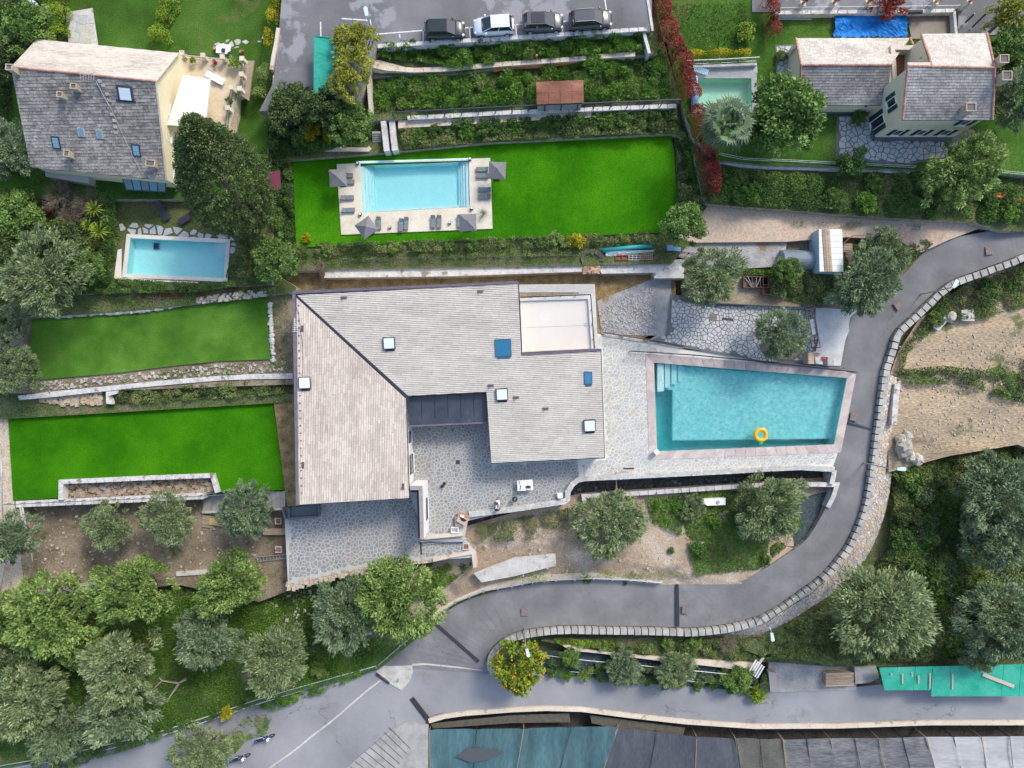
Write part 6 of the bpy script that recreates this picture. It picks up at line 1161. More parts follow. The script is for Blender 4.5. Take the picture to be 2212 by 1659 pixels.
for i in range(7): x=703 + i * 5.9; q=[P(a,b,.75 + i * .1) for a,b in ((x,568 - i * .3),(x + 5.6,567.7 - i * .3),(x + 5.6,582),(x,582.5))]; mb=MB(); mb.prism(q,[Vector((p.x,p.y,.2)) for p in q]); mb.part('step',concrete,st)
teal=plain('teal_hose',(.10,.42,.36),rough=.5)
pipe('long teal hose lying along the foot of the white path',[(704,599),(800,598),(950,595),(1106,593),(1200,590),(1303,587)],.12,.06,teal,name='hose',cat='hose')
c=P(692,575,3.2); b=P(698,606,.1); t=thing('palm_stump',b,'dead brown palm stump standing at the corner above the villa','tree stump'); mb=MB(); mb.tube([b,b.lerp(c,.3) + Vector((.06,0,0)),b.lerp(c,.7),c],[.5,.3,.32,.45],n=10); mb.part('trunk',bark,t)
mb=MB()
for i in range(12): a=i * .52; mb.tube([c,c + Vector((math.cos(a) * .4,math.sin(a) * .4,.25)),c + Vector((math.cos(a) * .9,math.sin(a) * .9,-.1))],[.06,.04,.015],n=4)
mb.part('dry_fronds',f_dry,t)
t=thing('hose_coil',P(1276,566,1.5),'big loose coil of dark grey hose at the end of the white path','hose'); mb=MB(); c=P(1277,560,1.7)
for k in range(7): r_=.75 + k * .05; mb.tube([c + Vector((math.cos(a) * r_ * 1.15 + .02 * k,math.sin(a) * r_ * .85,.03 * k + .25 * max(0,math.sin(a)))) for a in [i * .3 - .3 for i in range(13 + k % 3)]],.032,n=6)
mb.part('coil',plain('hose_grey',(.12,.12,.11)),t)
rocks('soil_heap','heap of orange soil and stones below the hose coil',[(1264,572),(1292,570),(1295,590),(1262,592)],1.42,90,.1,.5,M('orange_soil',[(.30,.19,.11),(.42,.30,.2)],tint=.3,fine=.2),71)
def Z5(x,y): return (1272 + x * .125,525.4 + y * .125)
pipe('long teal rolled tarpaulin above the crates',[Z5(235,122),Z5(600,85),Z5(1090,45)],2.0,.24,plain('teal_roll',(.02,.28,.30)),name='tarp_roll',cat='tarpaulin')
tp=MB(); n1,n2=26,5; rs=np.random.RandomState(3)
for j in range(n2 + 1):
 for i in range(n1 + 1):
  x,y=290 + 840 * i / n1,135 + (95 - 60 * (i / n1)) * j / n2; p=P(*Z5(x,y - 20 * i / n1),2.0 - .3 * j / n2 + .09 * rs.rand()); tp.v.append(tuple(p))
tp.add([],[]); tp.f=[(j * (n1 + 1) + i,j * (n1 + 1) + i + 1,(j + 1) * (n1 + 1) + i + 1,(j + 1) * (n1 + 1) + i) for j in range(n2) for i in range(n1)]; tp.m=[0] * len(tp.f); tp.t=[0] * len(tp.f)
tp.obj('tarpaulin',plain('tarp_pale',(.42,.56,.50)),'pale green crumpled tarpaulin half covering the crates','tarpaulin')
slab('long concrete ledge holding the crates',[Z5(215,200),Z5(1360,195),Z5(1360,305),Z5(220,315)],1.38,.3,concrete,name='ledge',cat='ledge',kind='structure')
def crate(label,a,b,z,h,mat,nx,ny,wt=.05,name='crate',cat='crate'):
 p,q=P(*a,z),P(*b,z); x0,x1,y0,y1=min(p.x,q.x),max(p.x,q.x),min(p.y,q.y),max(p.y,q.y); t=thing(name,((x0 + x1) / 2,(y0 + y1) / 2,z),label,cat); mb=MB(); mb.box(((x0 + x1) / 2,(y0 + y1) / 2,z + .03),(x1 - x0,y1 - y0,.04)); mb.part('bottom',mat,t); mb=MB()
 for i in range(nx + 1): mb.box((x0 + (x1 - x0) * i / nx,(y0 + y1) / 2,z + h / 2 + .05),(wt,y1 - y0,h))
 mb.part('dividers',mat,t); mb=MB()
 for j in range(ny + 1): mb.box(((x0 + x1) / 2,y0 + (y1 - y0) * j / ny,z + h / 2 + .052),(x1 - x0 + wt,wt,h))
 mb.part('sides',mat,t); return t
crate('red plastic crates beside the tarpaulin',Z5(455,225),Z5(672,300),1.4,.4,plain('crate_red',(.50,.025,.04)),2,1); crate('silver metal trays beside the red crates',Z5(680,215),Z5(875,298),1.4,.3,steel,3,2,name='tray',cat='tray'); crate('brown wooden grid crate beside the metal trays',Z5(885,185),Z5(1085,292),1.4,.5,wood,6,3,name='crate')
def pot(x,y,z,r,h,label,mat,name='plant_pot',cat='pot',soil=True):
 c=P(x,y,z); t=thing(name,c,label,cat); mb=MB(); mb.lathe(c,[(r * .7,0),(r * .95,h * .8),(r * 1.08,h * .82),(r * 1.08,h),(r * .9,h),(r * .88,h * .85),(0,h * .85)],n=14); mb.part('pot',mat,t,smooth=False); return t,c
pot(*Z5(1150,255),1.4,.22,.4,'round rust brown bucket right of the wooden crate',rust,name='bucket',cat='bucket')
c=P(*Z5(320,268),1.45); mb=MB(); mb.tube([c + Vector((.22 * math.cos(a),.22 * math.sin(a),.02)) for a in [i * .42 for i in range(16)]],.03,n=6); mb.obj('ring',white_plastic,'white plastic ring lying left of the red crates','ring')
for lb,a,b in (('left light blue foam block on the yard wall',(1350,25),(1455,140)),('right light blue foam block on the yard wall',(1460,62),(1590,140))): slab(lb,[Z5(a[0],a[1]),Z5(b[0],a[1] + 8),Z5(b[0],b[1]),Z5(a[0],b[1])],1.75,.4,plain('foam_blue',(.16,.36,.58)) if 'foam_blue' not in MATS else MATS['foam_blue'],name='foam_block',cat='block')
st=thing('stairs',P(1455,580,.6),'worn pale stairs under the big olive beside the patio','stairs')
for i in range(8): x=1436 + i * 5; q=[P(a,b,1.28 - i * .11) for a,b in ((x,562),(x + 4.8,562),(x + 4.8,599),(x,600))]; mb=MB(); mb.prism(q,[Vector((p.x,p.y,.2)) for p in q]); mb.part('step',concrete,st)
rail('dark railing curving along the yard wall above the stairs',[(1416,546),(1450,546),(1520,553),(1590,566)],1.5,.95,dark_metal,step=1.8,bal=.16)
fm=plain('fence_black',(.035,.03,.05),rough=.5)
rail('black fence along the upper side of the trapezoid pool',[(1360,759),(1500,768),(1659,783),(1768,795),(1842,804)],.2,1.25,fm,step=2.0,bal=.14)
rail('black fence on the low wall between deck and gravel',[(1304,720),(1360,729),(1420,738),(1474,748)],.2,1.2,fm,step=2.0,bal=.14)
wall('low kerb wall carrying the fence beside the gravel',[(1303,722),(1360,731),(1420,740),(1476,750)],.2,-.3,.3,CW)
def stonewall(label,pts,zt,zb,th,seed,cap=concrete_white):
 t=wall(label,pts,zt,zb,th,stone_side,cap=None) if False else None
 Lf,Rt,w=wallw(pts,zt,zb,th); root=thing('wall',w[0] - Vector((0,0,w[0].z - zb)),label,'wall'); mb=MB(); n=len(w); v=[]
 for l,r in zip(Lf,Rt): v += [l,r,Vector((r.x,r.y,zb)),Vector((l.x,l.y,zb))]
 f=[]
 for i in range(n - 1): a,b=4 * i,4 * i + 4; f += [(a,a + 1,b + 1,b),(a + 1,a + 2,b + 2,b + 1),(a + 3,a,b,b + 3)]
 f += [(0,3,2,1),(4 * n - 4,4 * n - 3,4 * n - 2,4 * n - 1)]; mb.add(v,f); mb.part('wall_body',cap,root)
 pl=[]; rg=random.Random(seed)
 for i in range(n - 1):
  quad=[(p.x,p.y) for p in (Lf[i],Rt[i],Rt[i + 1],Lf[i + 1])]
  if area2(quad) < 0: quad=quad[::-1]
  z0=max(w[i].z,w[i + 1].z)
  for c in voronoi(quad,.34,seed + i,.05,vary=.1):
   k=len(c); pl.append((area2(c),[(p[0],p[1],z0 + .025) for p in c] + [(p[0],p[1],z0 - .03) for p in c],[tuple(range(k))] + [(j,j + k,(j + 1) % k + k,(j + 1) % k) for j in range(k)],rg.random()))
 pieces(root,'cap_stone',pl,stone_pale,250); return root
stonewall('stone capped seat wall of the courtyard where the people sit',[(1013,1112),(1106,1101),(1218,1084),(1226,1078),(1227,1062),(1236,1047),(1248,1037),(1262,1034),(1400,1027),(1580,1018),(1659,1013),(1730,1010),(1803,1014)],.5,-2.4,.56,81)
wall('white end wall closing the ditch at the road',[(1803,1016),(1797,1046)],-.2,-2.4,.5,CW)
wall('lower white wall along the far side of the ditch',[(1266,1098),(1261,1072),(1400,1064),(1560,1053),(1659,1047),(1730,1046),(1808,1047),(1800,1072),(1788,1096)],[-1.2,-1.2,-1.2,-1.1,-1.0,-.9,-.5,-.6,-.8],-2.6,.4,CW,cap=CW)
rocks('rubble','dark stones along the ditch floor',[(1250,1050),(1500,1035),(1795,1022),(1795,1038),(1500,1052),(1250,1075)],-2.15,420,.08,.35,M('rubble_dark',[(.06,.06,.06),(.15,.15,.145)],tint=.4,fine=.2),72)
rocks('rubble','stones in the ditch left of the slope',[(1015,1118),(1235,1090),(1245,1050),(1256,1110),(1050,1140)],-2.15,160,.08,.35,MATS['rubble_dark'],73)
wall('white low wall closing the courtyard at the bottom',[(916,1161),(950,1158),(1001,1153)],.5,-.8,.34,CW,cap=cream_wall)
mb=MB(); mb.tube([P(908,1170,.1),P(950,1167,.12),P(1008,1163,.1)],.045,n=6); mb.obj('pole',plain('pole_pale',(.52,.50,.45)),'upper of two pale poles lying below the courtyard wall','pole'); mb=MB(); mb.tube([P(914,1176,-.3),P(950,1172,-.3),P(988,1168,-.3)],.045,n=6); mb.obj('pole',MATS['pole_pale'],'lower of two pale poles lying below the courtyard wall','pole')
slab('black slot drain in the entrance patio',[(907,1170),(910,1170),(911.5,1198),(908.5,1198)],-.45,.08,black_plastic,name='slot_drain',cat='drain')
wall('cream wall of the ramp below the entrance patio',[(935,1210),(975,1201),(1022,1193),(1026,1226)],[-.35,-.3,-.3,-.6],-3.2,.4,cream_wall)
slab('sloping concrete slab above the guard rail',[(1023,1238),(1110,1205),(1200,1196),(1201,1222),(1110,1245),(1040,1258)],[-1.8,-1.7,-1.7,-1.75,-1.8,-1.8],.4,concrete,name='concrete_slab',cat='slab',kind='structure')
slab('curved white path between the two left lawns',[(38,855),(110,846),(200,837),(300,827),(390,818),(470,812),(550,808),(632,806),(632,818),(550,819),(470,822),(390,829),(300,837),(200,848),(110,858),(42,864)],.95,1.0,CW,name='path',cat='path',kind='structure')
slab('white concrete corner piece under the curved path',TT(0,2,(915,55),(1025,45),(1020,80),(950,100),(970,175),(915,170)),.85,.8,CW,name='concrete_block',cat='block')
rocks('rubble','orange stone rubble under the curved white path',TT(0,2,(350,110),(880,62),(890,175),(560,185),(350,150)),.3,420,.1,.45,M('rubble_orange',[(.36,.25,.15),(.46,.38,.28),(.30,.26,.21)],tint=2,fine=.2),74)
def rockrow(label,pts,z,n,s0,s1,mat,seed):
 t=thing('stone_edging',P(*pts[0],z),label,'stone edging'); rg=random.Random(seed); seg=[(Vector(a),Vector(b)) for a,b in zip(pts[:-1],pts[1:])]; tot=sum((b - a).length for a,b in seg)
 for i in range(n):
  d=(i + .5) / n * tot
  for a,b in seg:
   if d <= (b - a).length: break
   d -= (b - a).length
  q=a.lerp(b,min(1,d / (b - a).length)); c=P(q.x,q.y + rg.uniform(-1,1),z); s=rg.uniform(s0,s1); mb=MB(); mb.sph(c + Vector((0,0,s * .15)),(s * .6,s * .4,s * .3),7,4,jit=.25,rg=rg,t=rg.random()); mb.part('stone',mat,t)
rockrow('row of pale edging stones above the upper left lawn',[(112,683),(175,679),(232,677),(300,672),(340,668),(375,660),(420,652)],1.1,62,.35,.75,rock_m,91)
rockrow('white edging stones right of the upper left lawn',[(584,655),(587,720),(591,782)],1.05,30,.3,.6,concrete_white,92)
rocks('rubble','rubble bank at the upper right of the upper left lawn',[(425,642),(560,628),(585,632),(575,640),(430,655)],1.45,240,.1,.4,rock_m,75); rocks('rubble','scattered stones between upper left lawn and curved path',[(70,826),(250,812),(475,788),(620,782),(620,800),(470,808),(300,822),(90,845)],.85,420,.08,.34,rock_m,76)
wall('low white wall round the rubble bed in the lower left lawn',[(132,1080),(132,1041),(300,1033),(459,1027),(470,1064)],.15,-1.2,.42,CW,cap=CW)
rocks('rubble','brown rubble filling the walled bed of the lower left lawn',[(138,1046),(455,1033),(462,1062),(138,1077)],-.85,700,.08,.5,M('rubble_brown',[(.20,.15,.10),(.36,.28,.19),(.30,.28,.26)],tint=2,fine=.2),77)
wall('grey topped retaining wall carrying the lower lawn railing',[(34,1089),(250,1080),(440,1071)],-.25,-2.6,.62,concrete,cap=CW)
rail('blue grey railing on the wall below the lower left lawn',[(22,1087),(250,1077),(437,1069),(553,1062),(628,1059)],-.2,.95,plain('rail_blue',(.12,.16,.21)),step=1.6)
st=thing('stairs',P(540,1086,-2.3),'long concrete stair rising to the villa from the olive field','stairs')
for i in range(20):
 x=438 + i * 9.9; z=-2.3 + i * .1; q=[P(a,b,z) for a,b in ((x,1070 - i * .5),(x + 9.6,1069.5 - i * .5),(x + 9.6,1103.5 - i * .3),(x,1104 - i * .3))]; mb=MB(); mb.prism(q,[Vector((p.x,p.y,-2.8)) for p in q]); mb.part('step',concrete_grey,st)
wall('low outer wall of the long concrete stair',[(436,1107),(530,1103),(636,1098)],[-2.0,-1.2,-.3],-2.8,.25,concrete)
pal=thing('pallet',P(*T(0,2,1790,1180),-2.3),'weathered pallet lying below the concrete stair','pallet')
for i in range(8): a=T(0,2,1745 + (i * 0),1135 + i * 13); q=[P(*T(0,2,*p),-2.2) for p in ((1748 - i,1132 + i * 13),(1850 - i,1148 + i * 13),(1850 - i,1157 + i * 13),(1748 - i,1141 + i * 13))]; mb=MB(); mb.prism(q,[p - Vector((0,0,.06)) for p in q],t=rnd.random()); mb.part('slat',wood,pal)
slab('yellow board lying on the weathered pallet',TT(0,2,(1812,1158),(1985,1185),(1978,1238),(1806,1215)),-2.1,.06,plain('board_yellow',(.48,.35,.16)),name='board',cat='board')
for i,(a,b) in enumerate((((65,1250),(262,1275)),((60,1278),(262,1304)))): slab(['upper pale plank bridging to the entrance patio','lower pale plank bridging to the entrance patio'][i],TT(1,2,a,(b[0],a[1] - 3),b,(a[0],b[1])),-1.9,.08,wood,name='plank',cat='plank',tint=.8)
lad=thing('ladder',P(*T(1,2,130,1500),-2.2),'aluminium ladder lying at the lower corner of the field','ladder'); p0,p1,p2,p3=(P(*T(1,2,*p),-2.15) for p in ((5,1495),(255,1472),(262,1505),(12,1535)))
for a,b in ((p0,p1),(p3,p2)): mb=MB(); mb.cyl(a,b,.04,n=5); mb.part('side_rail',steel,lad)
for i in range(10): mb=MB(); mb.cyl(p0.lerp(p1,i / 9),p3.lerp(p2,i / 9),.03,n=5); mb.part('rung',steel,lad)
for i,(x,y) in enumerate(TT(1,2,(196,1182),(198,1428),(1815,1402))):
 z=(-2.1,-2.1,-.55)[i]; c=P(x,y,z); t=thing('inspection_box',c,['upper white inspection box with rusty lid beside the patio','lower white inspection box with rusty lid beside the patio','white inspection box at the right end of the entrance patio'][i],'inspection box'); mb=MB()
 for sx,sy,w_,h_ in ((-1,0,.1,.72),(1,0,.1,.72),(0,-1,.52,.1),(0,1,.52,.1)): mb.box(c + Vector((sx * .31,sy * .31,.05)),(w_,h_,.3))
 mb.part('frame',CW,t); mb=MB(); mb.box(c + Vector((0,0,.06)),(.51,.51,.1)); mb.part('lid',rust,t)
wall('grey wall at the foot of the olive field',[(-20,1300),(60,1288),(112,1279),(200,1265),(290,1252)],-2.2,-4.2,.8,concrete_grey); wall('lower piece of the field wall behind the bright trees',[(380,1240),(440,1236),(540,1226)],-2.2,-4.2,.5,concrete)
for i,dx in enumerate((0,5)): pipe(['outer white pipe running down beside the olive field','inner white pipe running down beside the olive field'][i],[(43 + dx,1092),(51 + dx,1141),(62 + dx,1166),(66 + dx * .6,1220),(70,1280)],[-.2,-1.2,-2,-2.1,-2.1],.09,plain('pipe_white',(.55,.50,.47)) if i == 0 else MATS['pipe_white'])
pipe('thin grey pipe along the cream strip at the left edge',[(1,960),(4,1050),(6,1130)],-.2,.05,steel); pipe('thin pole leaning at the lower left edge',[(10,1215),(4,1250),(0,1275)],-.3,.05,MATS['pipe_white'],name='pole',cat='pole')
rocks('stones','pale stones scattered over the bare earth field',[(50,1100),(430,1080),(560,1130),(560,1230),(90,1290)],-2.38,520,.05,.28,rock_m,78)
rocks('stones','stones in the excavated plot',[(1935,740),(2230,700),(2230,940),(1950,980)],-1.38,900,.04,.2,M('rock_sandy',[(.36,.32,.26),(.46,.42,.36),(.42,.41,.39)],tint=2,fine=.15),79); rocks('stones','stones strewn on the grove slope under the patio',[(560,1260),(760,1270),(860,1340),(790,1420),(600,1400)],-3.55,380,.07,.36,rock_m,80)
rocks('stones','stones on the sandy slope inside the road bend',[(1040,1180),(1400,1080),(1700,1070),(1600,1240),(1100,1250)],-1.88,380,.05,.25,rock_m,82); rocks('gravel','coarse gravel beside the roof terrace',[(1292,670),(1413,610),(1418,722),(1300,718)],.07,1500,.05,.2,M('gravel_stone',[(.24,.24,.24),(.42,.42,.42),(.33,.33,.35)],tint=2,fine=.15),83)
rocks('rubble','cream broken stones along the lower edge of the entrance patio',[(618,1258),(830,1214),(935,1202),(940,1210),(832,1228),(622,1276)],-.62,260,.12,.5,M('rubble_cream',[(.38,.31,.22),(.48,.42,.33),(.42,.38,.33)],tint=2,fine=.2),84)
wall('cream eroded edge under the entrance patio',[(620,1264),(720,1242),(830,1221),(936,1207)],-.62,-3.6,.7,cream_wall)
rg=random.Random(8)
for i,(x,y,s) in enumerate([(1945,950,1.2),(1957,944,1.1),(1948,968,1.7),(1962,985,1.0),(1980,992,1.1),(2050,685,1.0)]):
 mb=MB(); c=P(x,y,-1.3 if i < 5 else -1.2); mb.sph(c + Vector((0,0,s * .25)),(s * .55,s * .65,s * .5),9,6,jit=.2,rg=rg,t=rg.random()); mb.obj('boulder',rock_m,['upper left','upper right','biggest middle','lower','lowest right',''][i] + ' grey boulder of the heap beside the pale wall top' if i < 5 else 'lone grey boulder by the upright concrete slabs','boulder','boulders beside the road wall opening' if i < 5 else None)
for i,(a,b) in enumerate((((1400,1110),(1480,1018)),((1425,1165),(1545,1045)))):
 slab(['left fallen concrete beam in the scrub','right fallen concrete beam in the scrub'][i],TT(3,1,a,b,(b[0] + 38 + i * 15,b[1] + 22),(a[0] + 40 + i * 10,a[1] + 35)),-.9,.4,concrete,name='concrete_beam',cat='beam')
for i,x in enumerate((1672,1728)): slab(['left upright concrete slab above the excavated plot','right upright concrete slab above the excavated plot'][i],TT(3,1,(x,1020),(x + 52,1016),(x + 58,1115),(x + 4,1112)),-.7,.35,concrete,name='concrete_slab',cat='slab')
par=thing('road_parapet',P(1900,900,0),'crenellated stone block parapet along the outer side of the winding road','parapet'); i0=6; seg=[]
edge=[r for l,r in RD[0:0]] if False else None
EP = [q[1] for q in RPT]          # right hand edge of the road in the place
acc=0; step=.78; i=4; k=0
while i < len(EP) - 2 and k < 290:
 p,q=EP[i],EP[i + 1]; L_=(q - p).length
 if acc > L_: acc -= L_; i += 1; continue
 c=p.lerp(q,acc / L_); d=(q - p).normalized(); n=Vector((d.y,-d.x,0)).normalized() * -1; out=n if (c + n - Vector((0,0,0))).length else n
 lft=RPT[i][0]; out=n if (c + n - lft).length > (c - n - lft).length else -n
 gapz=56 < k < 64
 z=c.z + (.62 if not gapz else .4) + rnd.uniform(-.04,.04); w_=.66 if not gapz else .5; rot=Matrix((d.xy.to_3d().normalized(),out,Vector((0,0,1)))).transposed() @ Matrix.Rotation(rnd.uniform(-.06,.06),3,'Z') @ Matrix.Rotation(rnd.uniform(-.05,.05),3,'X')
 mb=MB(); mb.box((c.x + out.x * .42,c.y + out.y * .42,z - .55),(step * .86,w_,1.1),rot=rot,t=rnd.random()); mb.part('parapet_block',M('parapet_stone',[(.27,.265,.245),(.36,.355,.33),(.43,.42,.395)],scale=1.1,detail=7,tint=.14,fine=.14,fscale=8,bump=.4,rough=.9,patch=((.14,.15,.12),1.1,.62,.1)) if 'parapet_stone' not in MATS else MATS['parapet_stone'],par)
 acc += step; k += 1
bw=thing('stone_wall',P(1900,1000,-2),'sloping multicoloured rubble stone wall under the road parapet','stone wall'); body=MB(); fr_=[]
for i in range(40,100,1):
 if i >= len(RPT): break
 l,r=RPT[i]; d=((RPT[min(i + 1,len(RPT) - 1)][1] - RPT[i - 1][1])).xy.to_3d().normalized(); n=Vector((d.y,-d.x,0)); out=n if (r + n - l).length > (r - n - l).length else -n; wd=3.1 if i < 84 else max(.3,3.1 - (i - 84) * .3); fr_.append((r + out * .72 + Vector((0,0,-.05)),r + out * (.8 + wd) + Vector((0,0,-1.9))))
for (a,b),(c,e) in zip(fr_[:-1],fr_[1:]): body.add([a,b,e,c,b - Vector((0,0,1.5)),e - Vector((0,0,1.5))],[(0,1,2,3)] if (b - a).cross(e - a).z > 0 else [(3,2,1,0)],0,0)
body.part('wall_body',stone_side,bw); pl=[]; rg=random.Random(77)
cum=[0]
for (a,b),(c,e) in zip(fr_[:-1],fr_[1:]): cum.append(cum[-1] + (((a + b) / 2) - ((c + e) / 2)).length)
for c in voronoi([(0,0),(cum[-1],0),(cum[-1],2.2),(0,2.2)],.26,78,.035,aniso=1.7,vary=.06):
 def mp(u,v,lift):
  j=max(0,min(len(cum) - 2,int(np.searchsorted(cum,u)) - 1)); t=(u - cum[j]) / max(1e-6,cum[j + 1] - cum[j]); a=fr_[j][0].lerp(fr_[j + 1][0],t); b=fr_[j][1].lerp(fr_[j + 1][1],t); return a.lerp(b,v / 2.2) + Vector((0,0,lift))
 k=len(c); lf=rg.uniform(.03,.1); vs=[mp(p[0],p[1],lf) for p in c] + [mp(p[0],p[1],-.02) for p in c]; n_=(vs[1] - vs[0]).cross(vs[2] - vs[1]); top=tuple(range(k));
 pl.append((area2(c),vs,[top if n_.z > 0 else top[::-1]] + [(j,j + k,(j + 1) % k + k,(j + 1) % k) for j in range(k)],rg.random()))
pieces(bw,'wall_stone',pl,wallstone,300)
pipe('dark cable sagging along the sloping stone wall',[T(3,2,1040,0),T(3,2,1010,150),T(3,2,950,700),T(3,2,920,950),T(3,2,840,1150),T(3,2,720,1440),T(3,2,560,1640),T(3,3,380,150),T(3,3,100,320),T(3,3,0,395)],-1.2,.03,black_plastic,name='cable',cat='cable')
wall('pale wall top beside the excavated plot',TT(3,2,(1120,0),(1105,150),(1090,350)),-.2,-1.6,.6,CW)
gp=[(816,1438),(862,1398),(900,1366),(938,1334),(985,1301),(1045,1277),(1106,1266),(1150,1258),(1200,1253),(1281,1249.5),(1360,1253),(1430,1259)]; gz=[-4.3,-4.1,-3.9,-3.7,-3.4,-3.2,-3.1,-3,-2.85,-2.65,-2.5,-2.35]
gr=thing('guard_rail',P(*gp[0],gz[0]),'galvanised guard rail along the inner side of the lower bend','guard rail'); v=[]
for i,((x,y),z) in enumerate(zip(gp,gz)):
 for dz in (.35,.45,.55,.65,.75): v.append(P(x,y,z + .6) * 1 + Vector((0,0,dz - .6)) + Vector((.0,(-.05 if dz in (.45,.65) else .0),0)))
mb=MB(); mb.add(v,[(i * 5 + j,i * 5 + j + 1,(i + 1) * 5 + j + 1,(i + 1) * 5 + j) for i in range(len(gp) - 1) for j in range(4)]); top=[P(x,y,z + .75) for (x,y),z in zip(gp,gz)]; mb.tube(top,.06,n=5); mb.part('beam',steel,gr)
for (a,za),(b,zb_) in zip(list(zip(gp,gz))[:-1],list(zip(gp,gz))[1:]):
 for t in (.0,.5): x,y,z=a[0] + (b[0] - a[0]) * t,a[1] + (b[1] - a[1]) * t - 2,za + (zb_ - za) * t; c=P(x,y,z); mb=MB(); mb.box((c.x,c.y,z + .35),(.12,.16,.8)); mb.part('post',steel,gr)
slab('pale concrete verge behind the guard rail',[(818,1430),(900,1352),(950,1312),(1000,1287),(1060,1262),(1106,1253),(1160,1242),(1281,1236),(1380,1243),(1432,1252),(1432,1258),(1281,1249),(1200,1252),(1106,1265),(1045,1276),(985,1300),(938,1333),(862,1397),(820,1436)],[-4.0,-3.7,-3.5,-3.3,-3.1,-3,-2.85,-2.6,-2.4,-2.3,-2.3,-2.6,-2.8,-3.05,-3.1,-3.35,-3.6,-4.0,-4.25],.9,cream_wall,name='verge',cat='verge',kind='structure')
def grate(label,a,b,w,z0,z1):
 p,q=P(*a,z0),P(*b,z1); t=thing('drain_grate',(p + q) / 2,label,'drain'); d=(q - p).normalized(); s=Vector((-d.y,d.x,0)) * w / 2; mb=MB(); rot=d.to_track_quat('X','Z').to_matrix(); L_=(q - p).length; c=(p + q) / 2
 for k in (-1,1): mb.box(c + s * k + Vector((0,0,.02)),(L_,.05,.05),rot=rot)
 mb.part('frame',dark_metal,t); mb=MB(); mb.box(c + Vector((0,0,.008)),(L_,w - .06,.014),rot=rot); mb.part('channel',black_plastic,t); mb=MB()
 for k in range(3): mb.box(c + s * (-.5 + .5 * k) + Vector((0,0,.03)),(L_,.03,.02),rot=rot)
 mb.part('bars',plain('grate_iron',(.10,.10,.11),metal=.3) if 'grate_iron' not in MATS else MATS['grate_iron'],t)
grate('long black drain grate across the road below the bend',(937,1344),(1034,1429),.3,-3.72,-3.98); grate('green black drain grate across the straight part of the bend',(1462,1262),(1463.5,1353),.36,-2.28,-2.3); grate('wide drain grate at the top of the ribbed ramp',(889,1508),(929,1560),.5,-4.35,-4.3); grate('short drain grate at the foot of the guard rail',(812,1455),(841,1476),.28,-4.33,-4.33)
grate('narrow weedy drain across the road beside the pool',T(3,2,672,320),T(3,2,885,392),.16,-.05,-.25)
for i,(x,y,z) in enumerate([(*T(2,3,112,310),-3.0),(*T(2,3,1503,290),-2.15),(*T(3,2,745,282),-.03),(*T(3,2,420,1425),-1.45),(*T(3,1,1130,978),.84),(*T(3,1,1915,505),1.75)]):
 mb=MB(); c=P(x,y,z + .04); mb.box(c,(.82,.9,.03),rz=(0,0,-.2,.5,.6,.1)[i]); mb.obj('manhole_cover',M('cover_rust',[(.15,.125,.115),(.22,.185,.17)],scale=3,fine=.2) if i == 0 else MATS['cover_rust'],['square rusty cover in the lower left part of the bend','square rusty cover right of the long green drain','square rusty cover in the road beside the pool','square rusty cover at the sharpest part of the bend','square rusty cover in the road by the yard olive','square rusty cover in the uppermost piece of road'][i],'manhole cover')
slab('pale broken concrete patch at the road junction',TT(1,3,(1035,825),(1100,775),(1160,780),(1350,772),(1355,830),(1335,900),(1260,990),(1160,930),(1090,880)),-4.31,.03,concrete,name='concrete_patch',cat='patch',kind='structure')
for lb,pts,w in (('pale concrete seam across the junction',TT(1,3,(1350,768),(1480,760),(1620,775),(1950,808)),.22),('pale concrete channel down the bottom left drive',TT(1,3,(1080,898),(960,990),(820,1110),(660,1250),(500,1370),(330,1510),(130,1650),(60,1710)),.2)):
 Lf,Rt,w_=wallw(pts,-4.36 if 'channel' in lb else -4.27,0,w); mb=MB(); n=len(pts); vs=Lf + Rt; mb.add(vs,[(i + n,i + 1 + n,i + 1,i) for i in range(n - 1)]); vs2=[p - Vector((0,0,.06)) for p in vs]; mb.add(vs + vs2,[(i,i + 1,i + 1 + 2 * n,i + 2 * n) for i in range(n - 1)] + [(i + n + 1,i + n,i + 3 * n,i + 3 * n + 1) for i in range(n - 1)]); mb.obj('concrete_seam',concrete,lb,'seam',kind='structure')
rmp=thing('ramp_grooves',P(830,1650,-4.3),'dark grooves of the ribbed concrete ramp','ramp')
for i in range(9):
 a,b=T(1,3,1150 - i * 42,1310 + i * 42),T(1,3,1330 - i * 30,1490 + i * 44) ; p,q=P(*a,-4.32),P(*b,-4.32); mb=MB(); mb.box((p + q) / 2,((q - p).length,.07,.02),rot=(q - p).to_track_quat('X','Z').to_matrix()); mb.part('groove',concrete_grey if False else MATS['rubble_dark'],rmp)
wall('cream wall top along the lower side of the lower road',[(926,1558),(960,1548),(1003,1542),(1106,1534),(1180,1531),(1256,1533),(1356,1546),(1481,1560),(1631,1570),(1809,1569),(2009,1562),(2260,1562)],-4.15,-6.8,.5,cream_wall)
wall('grey wall of the grove above the bottom left drive',[(-20,1652),(150,1622),(320,1580),(430,1548),(553,1503),(640,1480),(730,1456),(806,1436)],-3.7,-4.8,.35,concrete)
for k,dy in enumerate((6,16)): pipe(['upper pale rail of the fence above the bottom left drive','lower pale rail of the fence above the bottom left drive'][k],[(-20,1652 + dy),(150,1622 + dy),(320,1582 + dy),(430,1548 + dy),(553,1506 + dy),(640,1481 + dy * .9),(730,1457 + dy * .7),(812,1437 + dy * .3)],-3.6 - .1 * k,.05,plain('rail_pale',(.50,.54,.58)) if k == 0 else MATS['rail_pale'],name='fence_rail',cat='rail')
